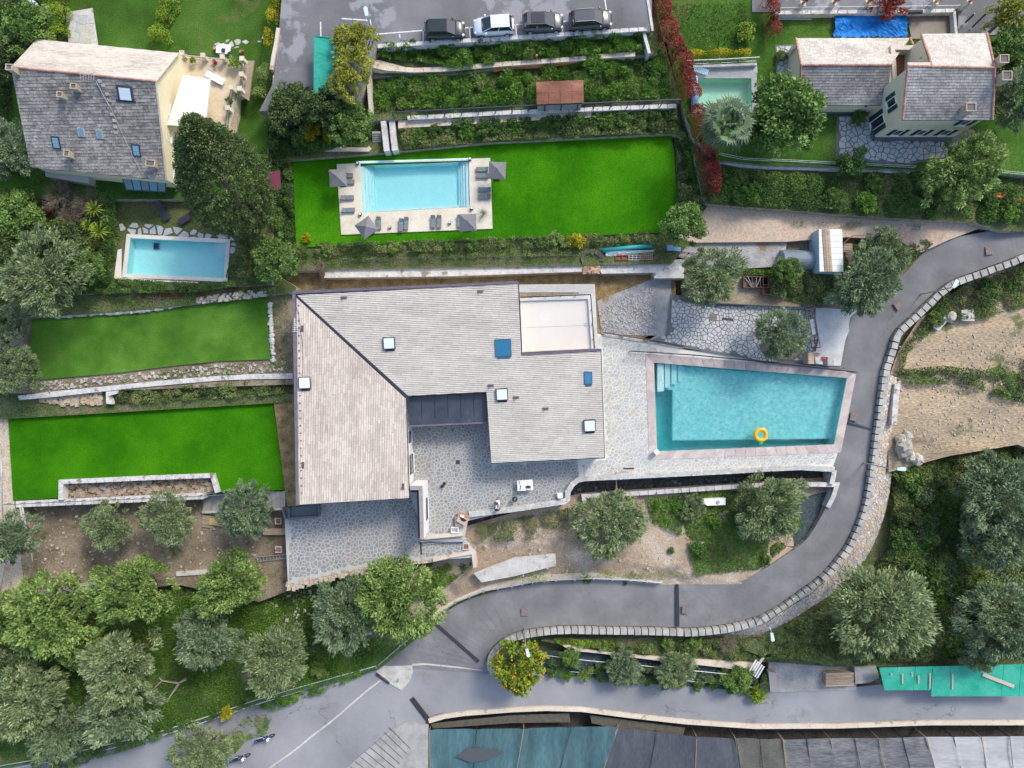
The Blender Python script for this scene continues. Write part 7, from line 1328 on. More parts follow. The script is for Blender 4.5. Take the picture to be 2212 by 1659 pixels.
def line(pts,z,w,lb):
 Lf,Rt,_=wallw(pts,z,0,w); n=len(pts); mb=MB(); mb.add(Lf + Rt,[(i + n,i + 1 + n,i + 1,i) for i in range(n - 1)]); mb.obj('painted_line',line_paint,lb,'road marking',kind='structure')
for pts,lb in [([(814,73.7),(922,65),(1127,52.6),(1228,45.4)],'long white line of the parking bays'),([(914,64),(914.5,90)],'white bay line left of the first car'),([(1014,58),(1016,84)],'white bay line between first and second car'),([(1113.5,53),(1116,76)],'white bay line between second and third car'),([(1213.5,46),(1215,68)],'white bay line between third and fourth car'),([(1306,-5),(1312,35)],'white bay line right of the fourth car'),
 ([(692.5,47),(693,79)],'white line above the teal canopy'),([(738,40),(770,42),(797,44)],'white line above the golden tree'),([(800,42),(801,56)],'short white line at the lamp post'),([(863,74),(864,82)],'small white mark in the empty bay')]: line(pts,5.506,.12,lb)
wall('cream kerb wall left of the car park drive',TT(1,0,(190,240),(175,350),(150,480),(130,600)),5.7,3.0,.35,cream_wall); wall('stone wall piece beside the lower car park drive',TT(1,0,(165,650),(160,740),(140,830)),5.4,3.0,.4,cream_wall)
wall('pale kerb wall between car park and red hedge',TT(2,0,(1170,-20),(1195,130),(1215,265)),5.6,3.2,.25,CW)
cor=[P(*T(1,0,*p),7.4) for p in ((500,312),(730,330),(730,700),(600,700),(500,805))]; t=thing('net_canopy',P(700,150,5.5),'bright teal net canopy beside the golden tree','canopy'); mb=MB()
tn=M('teal_net',[(.02,.36,.28),(.04,.48,.38)],scale=.5,fine=.12,fscale=4,rough=.6,stretch=(.3,2,1),transl=.3)
a,b,c_,d=cor[0],cor[1],Vector((cor[1].x,cor[4].y,7.2)),cor[4]; n=8
for i in range(n):
 p,q,r_,s=a.lerp(d,i / n),b.lerp(c_,i / n),b.lerp(c_,(i + 1) / n),a.lerp(d,(i + 1) / n); m1,m2=p.lerp(q,.5) - Vector((0,0,.1 + .04 * (i % 2))),s.lerp(r_,.5) - Vector((0,0,.1 + .04 * ((i + 1) % 2))); mb.add([p,s,m2,m1,r_,q],[(0,1,2,3),(3,2,4,5)])
mb.part('net',tn,t); mb=MB()
for p,q in ((a,b),(a,d),(d,c_),(b,c_),(a.lerp(b,.78),d.lerp(c_,.78))): mb.cyl(p,q,.04,n=5)
mb.part('frame',plain('frame_teal',(.02,.25,.2)),t)
for p in (a,d,b,c_): mb=MB(); mb.cyl((p.x,p.y,5.2),p,.05,n=6); mb.part('post',MATS['frame_teal'],t)
def lamp(x,y,z,zg,label,ang=0,arm=1.2):
 hd=P(x,y,z); u=Vector((math.cos(R(ang)),math.sin(R(ang)),0)); b=Vector((hd.x,hd.y,zg)) - u * arm; t=thing('street_lamp',b,label,'street lamp'); mb=MB(); mb.cyl(b - Vector((0,0,.2)),Vector((b.x,b.y,z - .25)),.08,.05,n=8); mb.tube([Vector((b.x,b.y,z - .25)),Vector((b.x,b.y,z)) + u * .3,hd - u * .3],.035,n=6); mb.part('pole',steel,t)
 rot=Matrix((u,Vector((-u.y,u.x,0)),Vector((0,0,1)))).transposed(); mb=MB(); v=[hd + rot @ Vector(p) for p in ((-.45,-.14,0),(.3,-.2,0),(.45,-.1,0),(.45,.1,0),(.3,.2,0),(-.45,.14,0))]; mb.prism([p + Vector((0,0,.1)) for p in v],[p - Vector((0,0,.06)) for p in v]); mb.part('lamp_head',plain('lamp_pale',(.50,.62,.70),rough=.3) if 'lamp_pale' not in MATS else MATS['lamp_pale'],t)
lamp(2063,613,6.2,-.8,'street lamp behind the parapet near the upper road',60,.4); lamp(1947,1013,5.0,-1.2,'street lamp reaching over the excavated plot',0,1.0); lamp(1140,1410,1.5,-4.3,'street lamp rising through the orange tree',-75,1.0); lamp(1668,1376,1.5,-4,'street lamp in the scrub above the lower road',-80,1.0); lamp(791,25,9.5,5.5,'lamp post at the top of the golden tree',100,.5); lamp(72,5,6.0,3,'small garden lamp in the top left corner',150,.5)
# ================================================================ vehicles
paint={}
def carpaint(n,c):
 if n not in paint: paint[n]=plain('paint_' + n,c,rough=.25,metal=.2,coat=.8,fine=.03)
 return paint[n]
def car(x,y,L_,label,body,roof,ang,glass_roof=False,z=5.5,Wd=1.76,Hh=1.48,rails=False):
 t=thing('parked_car',P(x,y,z),label,'car','cars parked along the terrace wall',rz=R(ang)); h=L_ / 2
 st=[(-h,.60,.62,.66),(-h + .10,.76,.84,.92),(-h + .55,.85,.92,1.0),(-.35 * h,.88,.93,.98),(.15 * h,.88,.92,.96),(.45 * h,.87,.88,.96),(.72 * h,.83,.80,.88),(.9 * h,.72,.70,.77),(h,.48,.50,.56)]
 v=[];
 for X,w,zs,zh in st:
  w *= Wd / 1.76
  for yy,zz in ((-w * .93,.22),(-w,.5),(-w * .97,zs),(-w * .72,zs + (zh - zs) * .7),(0,zh),(w * .72,zs + (zh - zs) * .7),(w * .97,zs),(w,.5),(w * .93,.22)): v.append((X,yy,zz))
 k=9; f=[(i * k + j,(i + 1) * k + j,(i + 1) * k + j + 1,i * k + j + 1) for i in range(len(st) - 1) for j in range(k - 1)] + [tuple(range(k)),tuple(range((len(st) - 1) * k,len(st) * k))[::-1]] + [(i * k,i * k + k - 1,(i + 1) * k + k - 1,(i + 1) * k) for i in range(len(st) - 1)]
 mb=MB(); mb.add(v,f); mb.part('body',body,t,smooth=True)
 gw=.76 * Wd / 1.76; rw=.60 * Wd / 1.76; x0,x1,x2,x3=-h + .22,-h + .75,.12 * h,.55 * h
 lo=[(x0,gw * .9,.92),(x3,gw * .9,.9)]; cab=[(x0,-gw,.9),(x3,-gw * .88,.9),(x3,gw * .88,.9),(x0,gw,.9),(x1 - .2,-rw,Hh - .02),(x2,-rw,Hh),(x2,rw,Hh),(x1 - .2,rw,Hh - .02)]
 mb=MB(); mb.add(cab,[(0,1,5,4),(1,2,6,5),(2,3,7,6),(3,0,4,7),(4,5,6,7)]); mb.part('windows',glass_dark,t)
 e=.03; rp=[(x1 - .26,-rw - e,Hh - .01),(x2 + .04,-rw - e,Hh + .01),(x2 + .04,rw + e,Hh + .01),(x1 - .26,rw + e,Hh - .01)]; mb=MB(); mb.prism([Vector(p) + Vector((0,0,.035)) for p in rp],[Vector(p) for p in rp]); mb.part('roof',roof,t)
 if glass_roof: mb=MB(); mb.box(((x1 + x2) / 2,0,Hh + .05),((x2 - x1) * .86,rw * 1.7,.02)); mb.part('glass_roof',glass_dark,t)
 for s in (-1,1):
  mb=MB()
  for a,b in (((x0,s * gw,.92),(x1 - .2,s * rw,Hh)),((x2,s * rw,Hh),(x3,s * gw * .88,.91)),(((x1 + x2) / 2 - .05,s * rw,Hh),((x0 + x3) / 2,s * gw * .95,.91))): mb.cyl(a,b,.035,n=5)
  mb.part('pillars',body,t)
  mb=MB(); mb.sph((x3 - .3,s * (gw + .16),.98),(.1,.13,.08),8,5); mb.part('wing_mirror',body,t)
  mb=MB(); mb.sph((h - .22,s * .58,.68),(.2,.16,.09),8,5); mb.part('headlight',plain('lens',(.6,.62,.64),rough=.1) if 'lens' not in MATS else MATS['lens'],t)
  mb=MB(); mb.sph((-h + .12,s * .64,.84),(.12,.14,.12),8,5); mb.part('tail_light',plain('lens_red',(.30,.01,.015),rough=.2) if 'lens_red' not in MATS else MATS['lens_red'],t)
  if rails: mb=MB(); mb.tube([(x1 - .15,s * rw,Hh + .03),(x1,s * rw,Hh + .09),(x2 - .2,s * rw,Hh + .09),(x2,s * rw,Hh + .03)],.02,n=5); mb.part('roof_rail',steel,t)
  for X in (-h * .62,h * .64):
   mb=MB(); mb.cyl((X,s * (.72),.31),(X,s * (.89),.31),.31,n=18); w=mb.part('wheel',rubber,t); mb=MB(); mb.cyl((X,s * .88,.31),(X,s * .9,.31),.19,n=12); mb.part('rim',steel,w)
 mb=MB(); mb.box((h - .02,0,.42),(.06,.5,.11)); mb.part('number_plate',white_paint,t); mb=MB(); mb.box((x3 + .02,0,.93),(.1,gw * 1.6,.02)); mb.part('wiper_cowl',black_plastic,t)
g1=carpaint('green_black',(.012,.022,.022)); g2=carpaint('silver_white',(.62,.68,.74)); g3=carpaint('graphite',(.07,.08,.09)); g4=carpaint('dark_grey',(.05,.058,.07))
car(962,71,4.0,'dark green black hatchback, first from the left',g1,g1,1); car(1067,63,4.1,'pale silver white hatchback, the only light coloured car',g2,g2,184); car(1172,55,4.1,'graphite car with a black glass roof, third from the left',g3,g3,2,True); car(1274,50,4.3,'dark grey estate with silver roof rails, rightmost parked car',g4,g4,4,rails=True,Hh=1.56)
blue=plain('scooter_blue',(.012,.05,.22),rough=.25,coat=.6)
def moto(x,y,label,ang):
 t=thing('motor_scooter',P(x,y,-4.4),label,'motor scooter','scooters parked on the bottom left drive',rz=R(ang))
 for X,r_ in ((-.62,.3),(.66,.31)):
  mb=MB(); mb.tube([(X + r_ * math.cos(a),0,r_ + r_ * math.sin(a)) for a in [i * .449 for i in range(15)]],.07,n=6); w=mb.part('wheel',rubber,t); mb=MB(); mb.cyl((X,-.04,r_),(X,.04,r_),.1,n=10)
  for i in range(5): a=i * 1.257; mb.cyl((X,0,r_),(X + r_ * .85 * math.cos(a),0,r_ + r_ * .85 * math.sin(a)),.018,n=4)
  mb.part('rim',steel,w)
 mb=MB(); mb.tube([(-.95,0,.72),(-.6,0,.78),(-.15,0,.72),(.1,0,.42),(.35,0,.45),(.5,0,.8)],[.1,.19,.19,.17,.2,.12],n=10); mb.part('body',blue,t,smooth=True)
 for s in (-1,1): mb=MB(); mb.add([(.42,0,.5),(.42,s * .3,.55),(.52,s * .33,.85),(.6,0,.98)],[(0,1,2,3)]); mb.add([(-.8,s * .2,.62),(-.2,s * .22,.6),(-.2,s * .2,.75),(-.8,s * .17,.8)],[(0,1,2,3)]); mb.part('fairing',white_paint if s > 0 else blue,t)
 mb=MB(); mb.tube([(-.85,0,.87),(-.5,0,.9),(-.1,0,.84)],[.08,.17,.14],n=8); mb.part('seat',black_plastic,t); mb=MB(); mb.tube([(.38,-.34,1.02),(.5,-.15,1.05),(.5,.15,1.05),(.38,.34,1.02)],.03,n=6); mb.cyl((.5,0,1.05),(.66,0,.35),.04); mb.part('handlebar',black_plastic,t)
 mb=MB(); mb.add([(.55,-.2,1.0),(.55,.2,1.0),(.42,.17,1.35),(.42,-.17,1.35)],[(0,1,2,3)]); mb.part('windscreen',white_plastic,t); mb=MB(); mb.sph((.64,0,.92),(.07,.1,.08),8,5); mb.part('headlight',MATS['lens'],t); mb=MB(); mb.sph((-.98,0,.98),(.2,.2,.15),8,6); mb.part('top_case',blue,t)
moto(577,1589,'upper blue and white scooter beside the low olive',12); moto(524,1631,'lower blue and white scooter beside the low olive',12)
# ================================================================ people
def person(x,y,z,label,J,shirt,legs,hairc,rz):
 t=thing('person',P(x,y,z),label,'person',rz=R(rz)); names=list(J); E=[('pelvis','chest'),('chest','neck'),('neck','head'),('head','crown')]
 for s in 'lr': E += [('chest','sh' + s),('sh' + s,'el' + s),('el' + s,'wr' + s),('pelvis','hp' + s),('hp' + s,'kn' + s),('kn' + s,'an' + s),('an' + s,'to' + s)]
 rad=dict(pelvis=.15,chest=.16,neck=.06,head=.105,crown=.09,sh=.075,el=.045,wr=.032,hp=.1,kn=.065,an=.045,to=.035); me=bpy.data.meshes.new('body'); me.from_pydata([J[n] for n in names],[(names.index(a),names.index(b)) for a,b in E],[]); o=bpy.data.objects.new('body',me); COL.objects.link(o)
 md=o.modifiers.new('s','SKIN');
 for i,n in enumerate(names): r_=rad.get(n,rad.get(n[:2],.05)); me.skin_vertices[0].data[i].radius=(r_,r_); me.skin_vertices[0].data[i].use_root=(n == 'pelvis')
 o.modifiers.new('u','SUBSURF').levels=2; dg=bpy.context.evaluated_depsgraph_get(); m2=bpy.data.meshes.new_from_object(o.evaluated_get(dg)); m2.materials.clear(); skin=MATS.get('skin') or plain('skin',(.42,.25,.17),rough=.55)
 for m_ in (skin,shirt,legs): m2.materials.append(m_)
 for p in m2.polygons:
  c=p.center; best=min(names,key=lambda n: (Vector(J[n]) - c).length); k=best[:2]; p.use_smooth=True; p.material_index=1 if best in ('chest',) or k in ('sh','el') else 2 if best == 'pelvis' or k in ('hp','kn','an') else 0
 o.modifiers.clear(); o.data=m2; o.parent=t
 hd=Vector(J['head']); up=(Vector(J['crown']) - Vector(J['neck'])).normalized(); fw=Vector((1,0,0)); fw=(fw - up * fw.dot(up)).normalized(); mb=MB(); mb.sph(hd + up * .06 - fw * .03,(.125,.115,.12),12,8,jit=.03,rg=rnd); mb.part('hair',hairc,o,smooth=True); mb=MB(); mb.sph(hd + fw * .115,(.022,.018,.03),6,5)
 for s in (-1,1): sv=up.cross(fw) * s; mb.sph(hd + sv * .105,(.02,.015,.03),6,5)
 mb.part('nose_and_ears',skin,o); mb=MB()
 for s in (-1,1): mb.sph(hd + fw * .1 + up.cross(fw) * s * .04 + up * .02,.012,6,4)
 mb.part('eyes',black_plastic,o)
 for s in 'lr':
  w,el=Vector(J['wr' + s]),Vector(J['el' + s]); d=(w - el).normalized(); sv=d.orthogonal().normalized(); mb=MB(); mb.tube([w - d * .01,w + d * .05,w + d * .09],[.028,.038,.032],n=8)
  for i in range(4): b=w + d * .08 + sv * (.014 * (i - 1.5) * 1.4); l=(.062,.075,.07,.055)[i]; mb.tube([b,b + d * l * .5,b + d * l - Vector((0,0,.018))],[.0095,.009,.007],n=5)
  b=w + d * .03 + sv * .03; mb.tube([b,b + sv * .03 + d * .02,b + sv * .035 + d * .05],[.011,.01,.008],n=5); mb.part('hand',skin,o); a,tt_=Vector(J['an' + s]),Vector(J['to' + s]); mb=MB(); mb.tube([a - (tt_ - a) * .3 - Vector((0,0,.03)),a.lerp(tt_,.5) - Vector((0,0,.02)),tt_ - Vector((0,0,.01))],[.045,.05,.035],n=8); mb.part('shoe',black_plastic,o)
hair=plain('hair_dark',(.03,.015,.01),rough=.6); wsh=plain('shirt_white',(.75,.74,.76),rough=.8); bsh=plain('shirt_black',(.015,.015,.018),rough=.9); grey=plain('trousers_grey',(.30,.28,.28),rough=.9)
sit=dict(pelvis=(0,0,.62),chest=(-.02,0,1.02),neck=(.02,0,1.2),head=(.07,0,1.31),crown=(.08,0,1.42),shl=(0,.19,1.12),ell=(.12,.3,.88),wrl=(.36,.24,.80),shr=(0,-.19,1.12),elr=(.14,-.3,.88),wrr=(.38,-.2,.8),hpl=(.04,.1,.6),knl=(.46,.17,.55),anl=(.48,.17,.09),tol=(.66,.19,.05),hpr=(.04,-.1,.6),knr=(.46,-.17,.55),anr=(.46,-.17,.09),tor=(.64,-.2,.05))
person(1074,1098,.04,'person in black sitting on the courtyard seat wall',sit,bsh,wsh,hair,84)
stand=dict(pelvis=(0,0,.88),chest=(.10,0,1.24),neck=(.2,0,1.42),head=(.28,0,1.5),crown=(.31,0,1.61),shl=(.14,.18,1.34),ell=(.30,.25,1.12),wrl=(.46,.12,1.0),shr=(.14,-.18,1.34),elr=(.28,-.26,1.12),wrr=(.45,-.14,1.02),hpl=(0,.09,.86),knl=(.1,.11,.46),anl=(-.04,.12,.09),tol=(.14,.14,.05),hpr=(0,-.09,.86),knr=(.04,-.11,.46),anr=(-.06,-.12,.09),tor=(.12,-.14,.05))
person(1077.5,1078.5,.04,'person in a white shirt stooping in front of the seated one',stand,wsh,grey,hair,225)
# ================================================================ courtyard things
c=P(1134,1046,.06); t=thing('table',c,'white two leaf folding table in the courtyard','table',rz=R(4))
for s in (-1,1): mb=MB(); mb.box((s * .42,0,.74),(.83,1.12,.05)); mb.part('table_leaf',white_paint,t)
for sx in (-1,1):
 for sy in (-1,1): mb=MB(); mb.cyl((sx * .72,sy * .45,0),(sx * .7,sy * .45,.72),.025,n=6); mb.part('leg',steel,t)
tb=c + Vector((0,0,.78))
def little(nm,lb,cat,off,f,mat): mb=MB(); f(mb,tb + Vector(off)); mb.obj(nm,mat,lb,cat)
little('bag','dark oval bag with a strap on the white table','bag',(.35,-.15,0),lambda m,p: (m.sph(p + Vector((0,0,.08)),(.28,.14,.1),10,6),m.tube([p + Vector((-.24,0,.1)),p + Vector((-.2,-.32,.02)),p + Vector((.18,-.36,.02)),p + Vector((.24,-.03,.1))],.015)),black_plastic)
little('umbrella','folded dark umbrella on the white table','umbrella',(-.5,-.2,0),lambda m,p: m.tube([p + Vector((-.08,.2,.03)),p + Vector((.03,.22,.03)),p + Vector((.02,.1,.03)),p + Vector((-.04,-.3,.03))],[.012,.015,.04,.03]),black_plastic)
for k in (0,1): little('cup',['upper black cup on the white table','lower black cup on the white table'][k],'cup',(-.62 + .06 * k,.38 - .16 * k,0),lambda m,p: m.lathe(p,[(0,0),(.04,0),(.05,.1),(.04,.1),(.035,.02)],10),black_plastic)
c=P(1112,1076,.06); t=thing('barbecue',c,'round black kettle barbecue near the seat wall','barbecue'); mb=MB(); mb.sph(c + Vector((0,0,.72)),(.3,.3,.22),18,8); mb.part('kettle',black_plastic,t,smooth=True); mb=MB(); mb.tube([c + Vector((0,-.12,.93)),c + Vector((0,-.1,1.0)),c + Vector((0,.1,1.0)),c + Vector((0,.12,.93))],.02); mb.part('lid_handle',white_plastic,t)
for k in range(3): a=k * 2.09 + .5; mb=MB(); mb.cyl(c + Vector((math.cos(a) * .12,math.sin(a) * .12,.6)),c + Vector((math.cos(a) * .34,math.sin(a) * .34,0)),.02); mb.part('leg',steel,t)
def chair(x,y,z,ang,label,mat,name='chair'):
 t=thing(name,P(x,y,z),label,'chair',rz=R(ang)); mb=MB(); mb.box((0,0,.44),(.5,.5,.04)); mb.part('seat',mat,t); mb=MB(); mb.box((-.25,0,.68),(.05,.48,.42)); mb.part('backrest',mat,t)
 for s in (-1,1):
  mb=MB(); mb.tube([(-.24,s * .26,.64),(0,s * .27,.66),(.22,s * .26,.62),(.24,s * .26,.44)],.025,n=5); mb.part('armrest',mat,t)
  for sx in (-1,1): mb=MB(); mb.cyl((sx * .23,s * .23,0),(sx * .21,s * .21,.43),.022,n=5); mb.part('leg',mat,t)
chair(1209,1068,.06,95,'white plastic armchair in the corner of the seat wall',white_plastic); chair(1416,975,.08,40,'white folding chair at the lower left corner of the trapezoid pool',white_plastic,'folding_chair'); chair(478,108,3,-70,'first white garden chair at the garden table',white_plastic); chair(2002,114,6.3,-80,'upper white chair at the roof terrace table',white_paint); chair(1998,140,6.3,80,'lower white chair at the roof terrace table',white_paint)
def table(x,y,z,w,d,label,mat,ang=0,rnd_=False):
 t=thing('table',P(x,y,z),label,'table',rz=R(ang)); mb=MB()
 if rnd_: mb.cyl((0,0,.72),(0,0,.76),w / 2,n=24)
 else: mb.box((0,0,.74),(w,d,.05))
 mb.part('table_top',mat,t)
 for sx in (-1,1):
  for sy in (-1,1): mb=MB(); mb.cyl((sx * w * (.25 if rnd_ else .42),sy * d * (.25 if rnd_ else .42),0),(sx * w * (.2 if rnd_ else .42),sy * d * (.2 if rnd_ else .42),.72),.03,n=5); mb.part('leg',mat,t)
table(1960.5,127,6.3,.82,.85,'white square table on the sunk roof terrace',white_paint); table(489,113,3,1.45,.95,'white garden table covered with dark clothes',white_paint,-6); table(394,138,5.2,1.4,1.4,'brown oval table at the corner of the sandy roof terrace',wood,rnd_=True)
for lb,a,b,z,m_ in (('crossed dark cloth on the garden table',(483,109),(.42,.5),3.78,plain('cloth_navy',(.02,.035,.07))),('blue cloth bundle on the garden table',(496,115),(.4,.35),3.78,MATS['cloth_navy'] if 'cloth_navy' in MATS else dark_metal)): c=P(*a,z); mb=MB(); mb.sph(c + Vector((0,0,.05)),(b[0] / 2,b[1] / 2,.07),9,5,jit=.3,rg=rnd); mb.obj('cloth',m_,lb,'cloth')
bx=P(997,1112,.5); slab('cardboard sheet with orange planks lying over the corner of the seat wall',TT(1,2,(1765,1088),(1852,1150),(1808,1228),(1730,1185)),.75,.06,plain('cardboard',(.46,.36,.27)),name='cardboard',cat='board'); slab('orange plank on the cardboard sheet',TT(1,2,(1760,1100),(1850,1142),(1846,1162),(1752,1118)),.83,.06,plain('plank_orange',(.45,.21,.12)),name='plank',cat='plank'); slab('black half moon tool on the cardboard sheet',TT(1,2,(1756,1140),(1820,1178),(1800,1190),(1775,1180)),.8,.04,black_plastic,name='tool',cat='tool'); slab('white paper sheet on the cardboard sheet',TT(1,2,(1766,1128),(1800,1136),(1796,1158),(1764,1148)),.84,.02,white_paint,name='paper',cat='paper')
crate('white box at the bottom corner of the courtyard',T(1,2,1690,1232),T(1,2,1750,1275),.06,.6,white_paint,1,1,name='box',cat='box'); c=P(1206 - 213,1125,.06); mb=MB(); mb.box(c + Vector((-.1,0,.25)),(.75,1.1,.5),rz=.05); mb.obj('wooden_box',plain('box_brown',(.26,.22,.20)),'brown chest standing left of the cardboard','chest')
for x,y,lb in ((*T(1,2,1630,858),'small black planter in the courtyard'),(*T(1,2,1610,882),'white and black watering can in the courtyard')): t,c=pot(x,y,.06,.16,.3,lb,black_plastic,name='planter' if 'planter' in lb else 'watering_can',cat='planter' if 'planter' in lb else 'watering can')
mb=MB(); c=P(*T(1,2,1744,675),.08); mb.box(c,(.42,.42,.05)); mb.obj('drain_cover',dark_metal,'small square drain in the courtyard paving','drain')
tank=thing('water_tank',P(1547,1082,-1.9),'white plastic tank lying on the slope between two olives','tank'); q=TT(2,2,(1660,992),(1845,985),(1845,1045),(1690,1052),(1652,1030)); mb=MB(); w=[P(x,y,-1.0) for x,y in q]; mb.prism(w,[Vector((p.x,p.y,-1.9)) for p in w]); mb.part('shell',white_plastic,tank); mb=MB(); c=sum(w,Vector()) / 5
mb.cyl(c + Vector((.5,0,0)),c + Vector((.5,0,.08)),.2,n=12); mb.box(c + Vector((-1.3,.1,-.2)),(.5,.6,.5)); mb.part('lid_and_frame',steel,tank)
pl2=thing('plank',P(*T(2,2,900,850),.4),'long plank leaning across the ditch with tangled wires','plank'); mb=MB(); a,b=P(*T(2,2,898,760),.58),P(*T(2,2,905,935),-.8); mb.box((a + b) / 2,((b - a).length,.14,.05),rot=(b - a).to_track_quat('X','Z').to_matrix()); mb.part('board',wood,pl2)
mb=MB(); c=P(*T(2,2,895,750),.62)
for k in range(4): mb.tube([c + Vector((math.cos(a * .9 + k) * (.5 + .15 * k),math.sin(a + k) * .3,.03 + .02 * k)) for a in [i * .5 for i in range(9)]],.012,n=4)
mb.obj('wire_tangle',plain('wire_tan',(.36,.28,.18)),'tangle of tan wires on the deck edge','wire'); slab('short dark bar lying on the deck edge',TT(2,2,(962,725),(1050,725),(1050,737),(962,738)),.66,.05,black_plastic,name='bar',cat='bar')
# ================================================================ upper pool furniture
lg=plain('lounger_grey',(.17,.18,.20),rough=.8); lt=plain('towel_teal',(.01,.36,.42),rough=.8); ug=plain('parasol_grey',(.17,.17,.185),rough=.85); ow=plain('wood_orange',(.36,.17,.07))
def lounger0():
 t=thing('sun_lounger',(0,0,0),'x','sun lounger','sun loungers round the upper pool'); t['label']='grey sun lounger'; ORG[t.name]=Vector(); mb=MB(); mb.box((0,0,.22),(1.75,.62,.08)); mb.part('frame',ow,t); mb=MB(); mb.box((-.22,0,.31),(1.25,.6,.1)); mb.part('mattress',lg,t); mb=MB(); mb.box((.62,0,.42),(.55,.6,.09),rot=Matrix.Rotation(-.45,3,'Y')); mb.part('backrest',lg,t); mb=MB(); mb.box((.1,.0,.38),(.14,.46,.06),rz=.5); mb.part('towel',lt,t)
 for sx in (-1,1):
  for sy in (-1,1): mb=MB(); mb.box((sx * .75,sy * .25,.1),(.07,.07,.2)); mb.part('leg',ow,t)
 return t
L0=lounger0(); zz=2.035
for i,(x,y,a,lb) in enumerate([(750,380,180,'upper grey lounger half under the left top parasol'),(753,394,180,'lower grey lounger half under the left top parasol'),(752,428,182,'grey lounger alone on the left side, the higher one'),(754,455,182,'grey lounger alone on the left side, the lower one'),(819,483,92,'grey lounger beside the rotated bottom left parasol'),
 (867,487,86,'left lounger of the pair at the lower pool edge'),(878,484,86,'second lounger of the pair at the lower pool edge'),(936,480,90,'first lounger left of the bottom right parasol'),(949,480,90,'second lounger left of the bottom right parasol'),(993,479,90,'grey lounger under the bottom right parasol'),(1047,426,2,'lowest grey lounger on the right side'),(1047,411,0,'second lowest grey lounger on the right side'),(1043,381,0,'lower grey lounger beside the right top parasol'),(1042,367,0,'upper grey lounger beside the right top parasol')]):
 o=L0 if i == 0 else copy_tree(L0,P(x,y,zz)); o.location=P(x,y,zz); o.rotation_euler=(0,0,R(a)); o['label']=lb; o.scale=(.75,.75,.8)
def parasol0():
 t=thing('parasol',(0,0,0),'grey parasol','parasol','parasols round the upper pool'); ORG[t.name]=Vector(); a=.88
 for k in range(4): mb=MB(); c=[(a,a),(-a,a),(-a,-a),(a,-a)]; p,q=c[k],c[(k + 1) % 4]; m_=((p[0] + q[0]) / 2 * .97,(p[1] + q[1]) / 2 * .97); mb.add([(0,0,2.75),(p[0],p[1],2.2),(m_[0],m_[1],2.18),(q[0],q[1],2.2),(p[0],p[1],2.08),(m_[0],m_[1],2.06),(q[0],q[1],2.08)],[(0,1,2),(0,2,3),(1,4,5,2),(2,5,6,3)]); mb.part('canopy_panel',ug,t)
 mb=MB(); mb.cyl((0,0,0),(0,0,2.75),.03); mb.part('pole',steel,t); mb=MB(); mb.box((0,0,.04),(.6,.6,.08)); mb.part('base',dark_metal,t); mb=MB(); mb.sph((0,0,2.79),.05,8,5); mb.part('finial',dark_metal,t)
 return t
U0=parasol0()
for i,(x,y,a,lb) in enumerate([(728,382,4,'grey parasol at the top left of the upper pool deck'),(1074,366,-3,'grey parasol overhanging the right edge of the upper pool deck'),(790,490,35,'grey parasol turned diagonally at the bottom left of the deck'),(1010,479,2,'grey parasol at the bottom right of the upper pool deck')]):
 c=P(x,y,zz + 2.5); o=U0 if i == 0 else copy_tree(U0,c); o.location=(c.x,c.y,zz); o.rotation_euler=(0,0,R(a)); o['label']=lb; o.scale=(1,1,1)
ln=[]
for i,(x,y) in enumerate([T(1,1,903,195),T(1,1,1160,305),T(1,1,1675,268),T(1,1,1865,145),T(1,0,880,1415),T(1,0,1850,1378)]):
 c=P(x,y,zz); lb=['dark lantern at the lower left corner of the upper pool','dark lantern between the loungers at the lower pool edge','dark lantern left of the bottom right parasol','dark lantern at the lower right corner of the upper pool','dark lantern at the upper left corner of the upper pool','dark lantern at the upper right corner of the upper pool'][i]
 if i == 0: L1=thing('lantern',c,lb,'lantern','lanterns round the upper pool'); mb=MB(); mb.box(c + Vector((0,0,.15)),(.26,.26,.3)); mb.part('case',black_plastic,L1); mb=MB(); mb.box(c + Vector((0,0,.33)),(.2,.2,.05)); mb.part('lid',glass_pale,L1)
 else: o=copy_tree(L1,c,label=lb)
spiky('agave',*T(1,1,1965,190),17,'thin leaved grey green plant on the right of the upper pool deck',f_olive2,n=44,w=.02,zg=2.03,h=.25)
def sofa(x,y,a,lb,L_=2.0): t=thing('sun_lounger',P(x,y,2.05),lb,'sun lounger',rz=R(a)); mb=MB(); mb.box((-.3,0,.28),(L_ * .65,.66,.08)); mb.part('bed',plain('wicker_black',(.035,.035,.05)) if 'wicker_black' not in MATS else MATS['wicker_black'],t); mb=MB(); mb.box((L_ * .5 - .3,0,.48),(.75,.66,.07),rot=Matrix.Rotation(-.6,3,'Y')); mb.part('backrest',MATS['wicker_black'],t); [MB().box((sx,sy,.12),(.06,.06,.26)).part('leg',dark_metal,t) for sx in (-.85,.3) for sy in (-.28,.28)]
sofa(*T(0,1,1420,175),118,'upper left black wicker lounger on the lawn above the left pool'); sofa(*T(0,1,1625,228),32,'right black wicker lounger on the lawn above the left pool')
t=thing('deck_chair',P(*T(0,0,1880,690),5.25),'white sling chair on the sandy roof terrace','deck chair',rz=R(-25)); mb=MB(); mb.add([(-.9,-.35,.75),(-.9,.35,.75),(-.4,.35,.4),(-.4,-.35,.4),(0,.35,.45),(0,-.35,.45),(.5,.35,.25),(.5,-.35,.25),(.9,.35,.4),(.9,-.35,.4)],[(0,3,2,1),(3,5,4,2),(5,7,6,4),(7,9,8,6)]); mb.part('sling',white_plastic,t); mb=MB(); [mb.tube([(-.95,s,.8),(-.3,s,.3),(.5,s,0)],.025) or mb.tube([(.9,s,.42),(.3,s,.2),(-.4,s,0)],.025) for s in (-.37,.37)]; mb.part('frame',dark_metal,t)
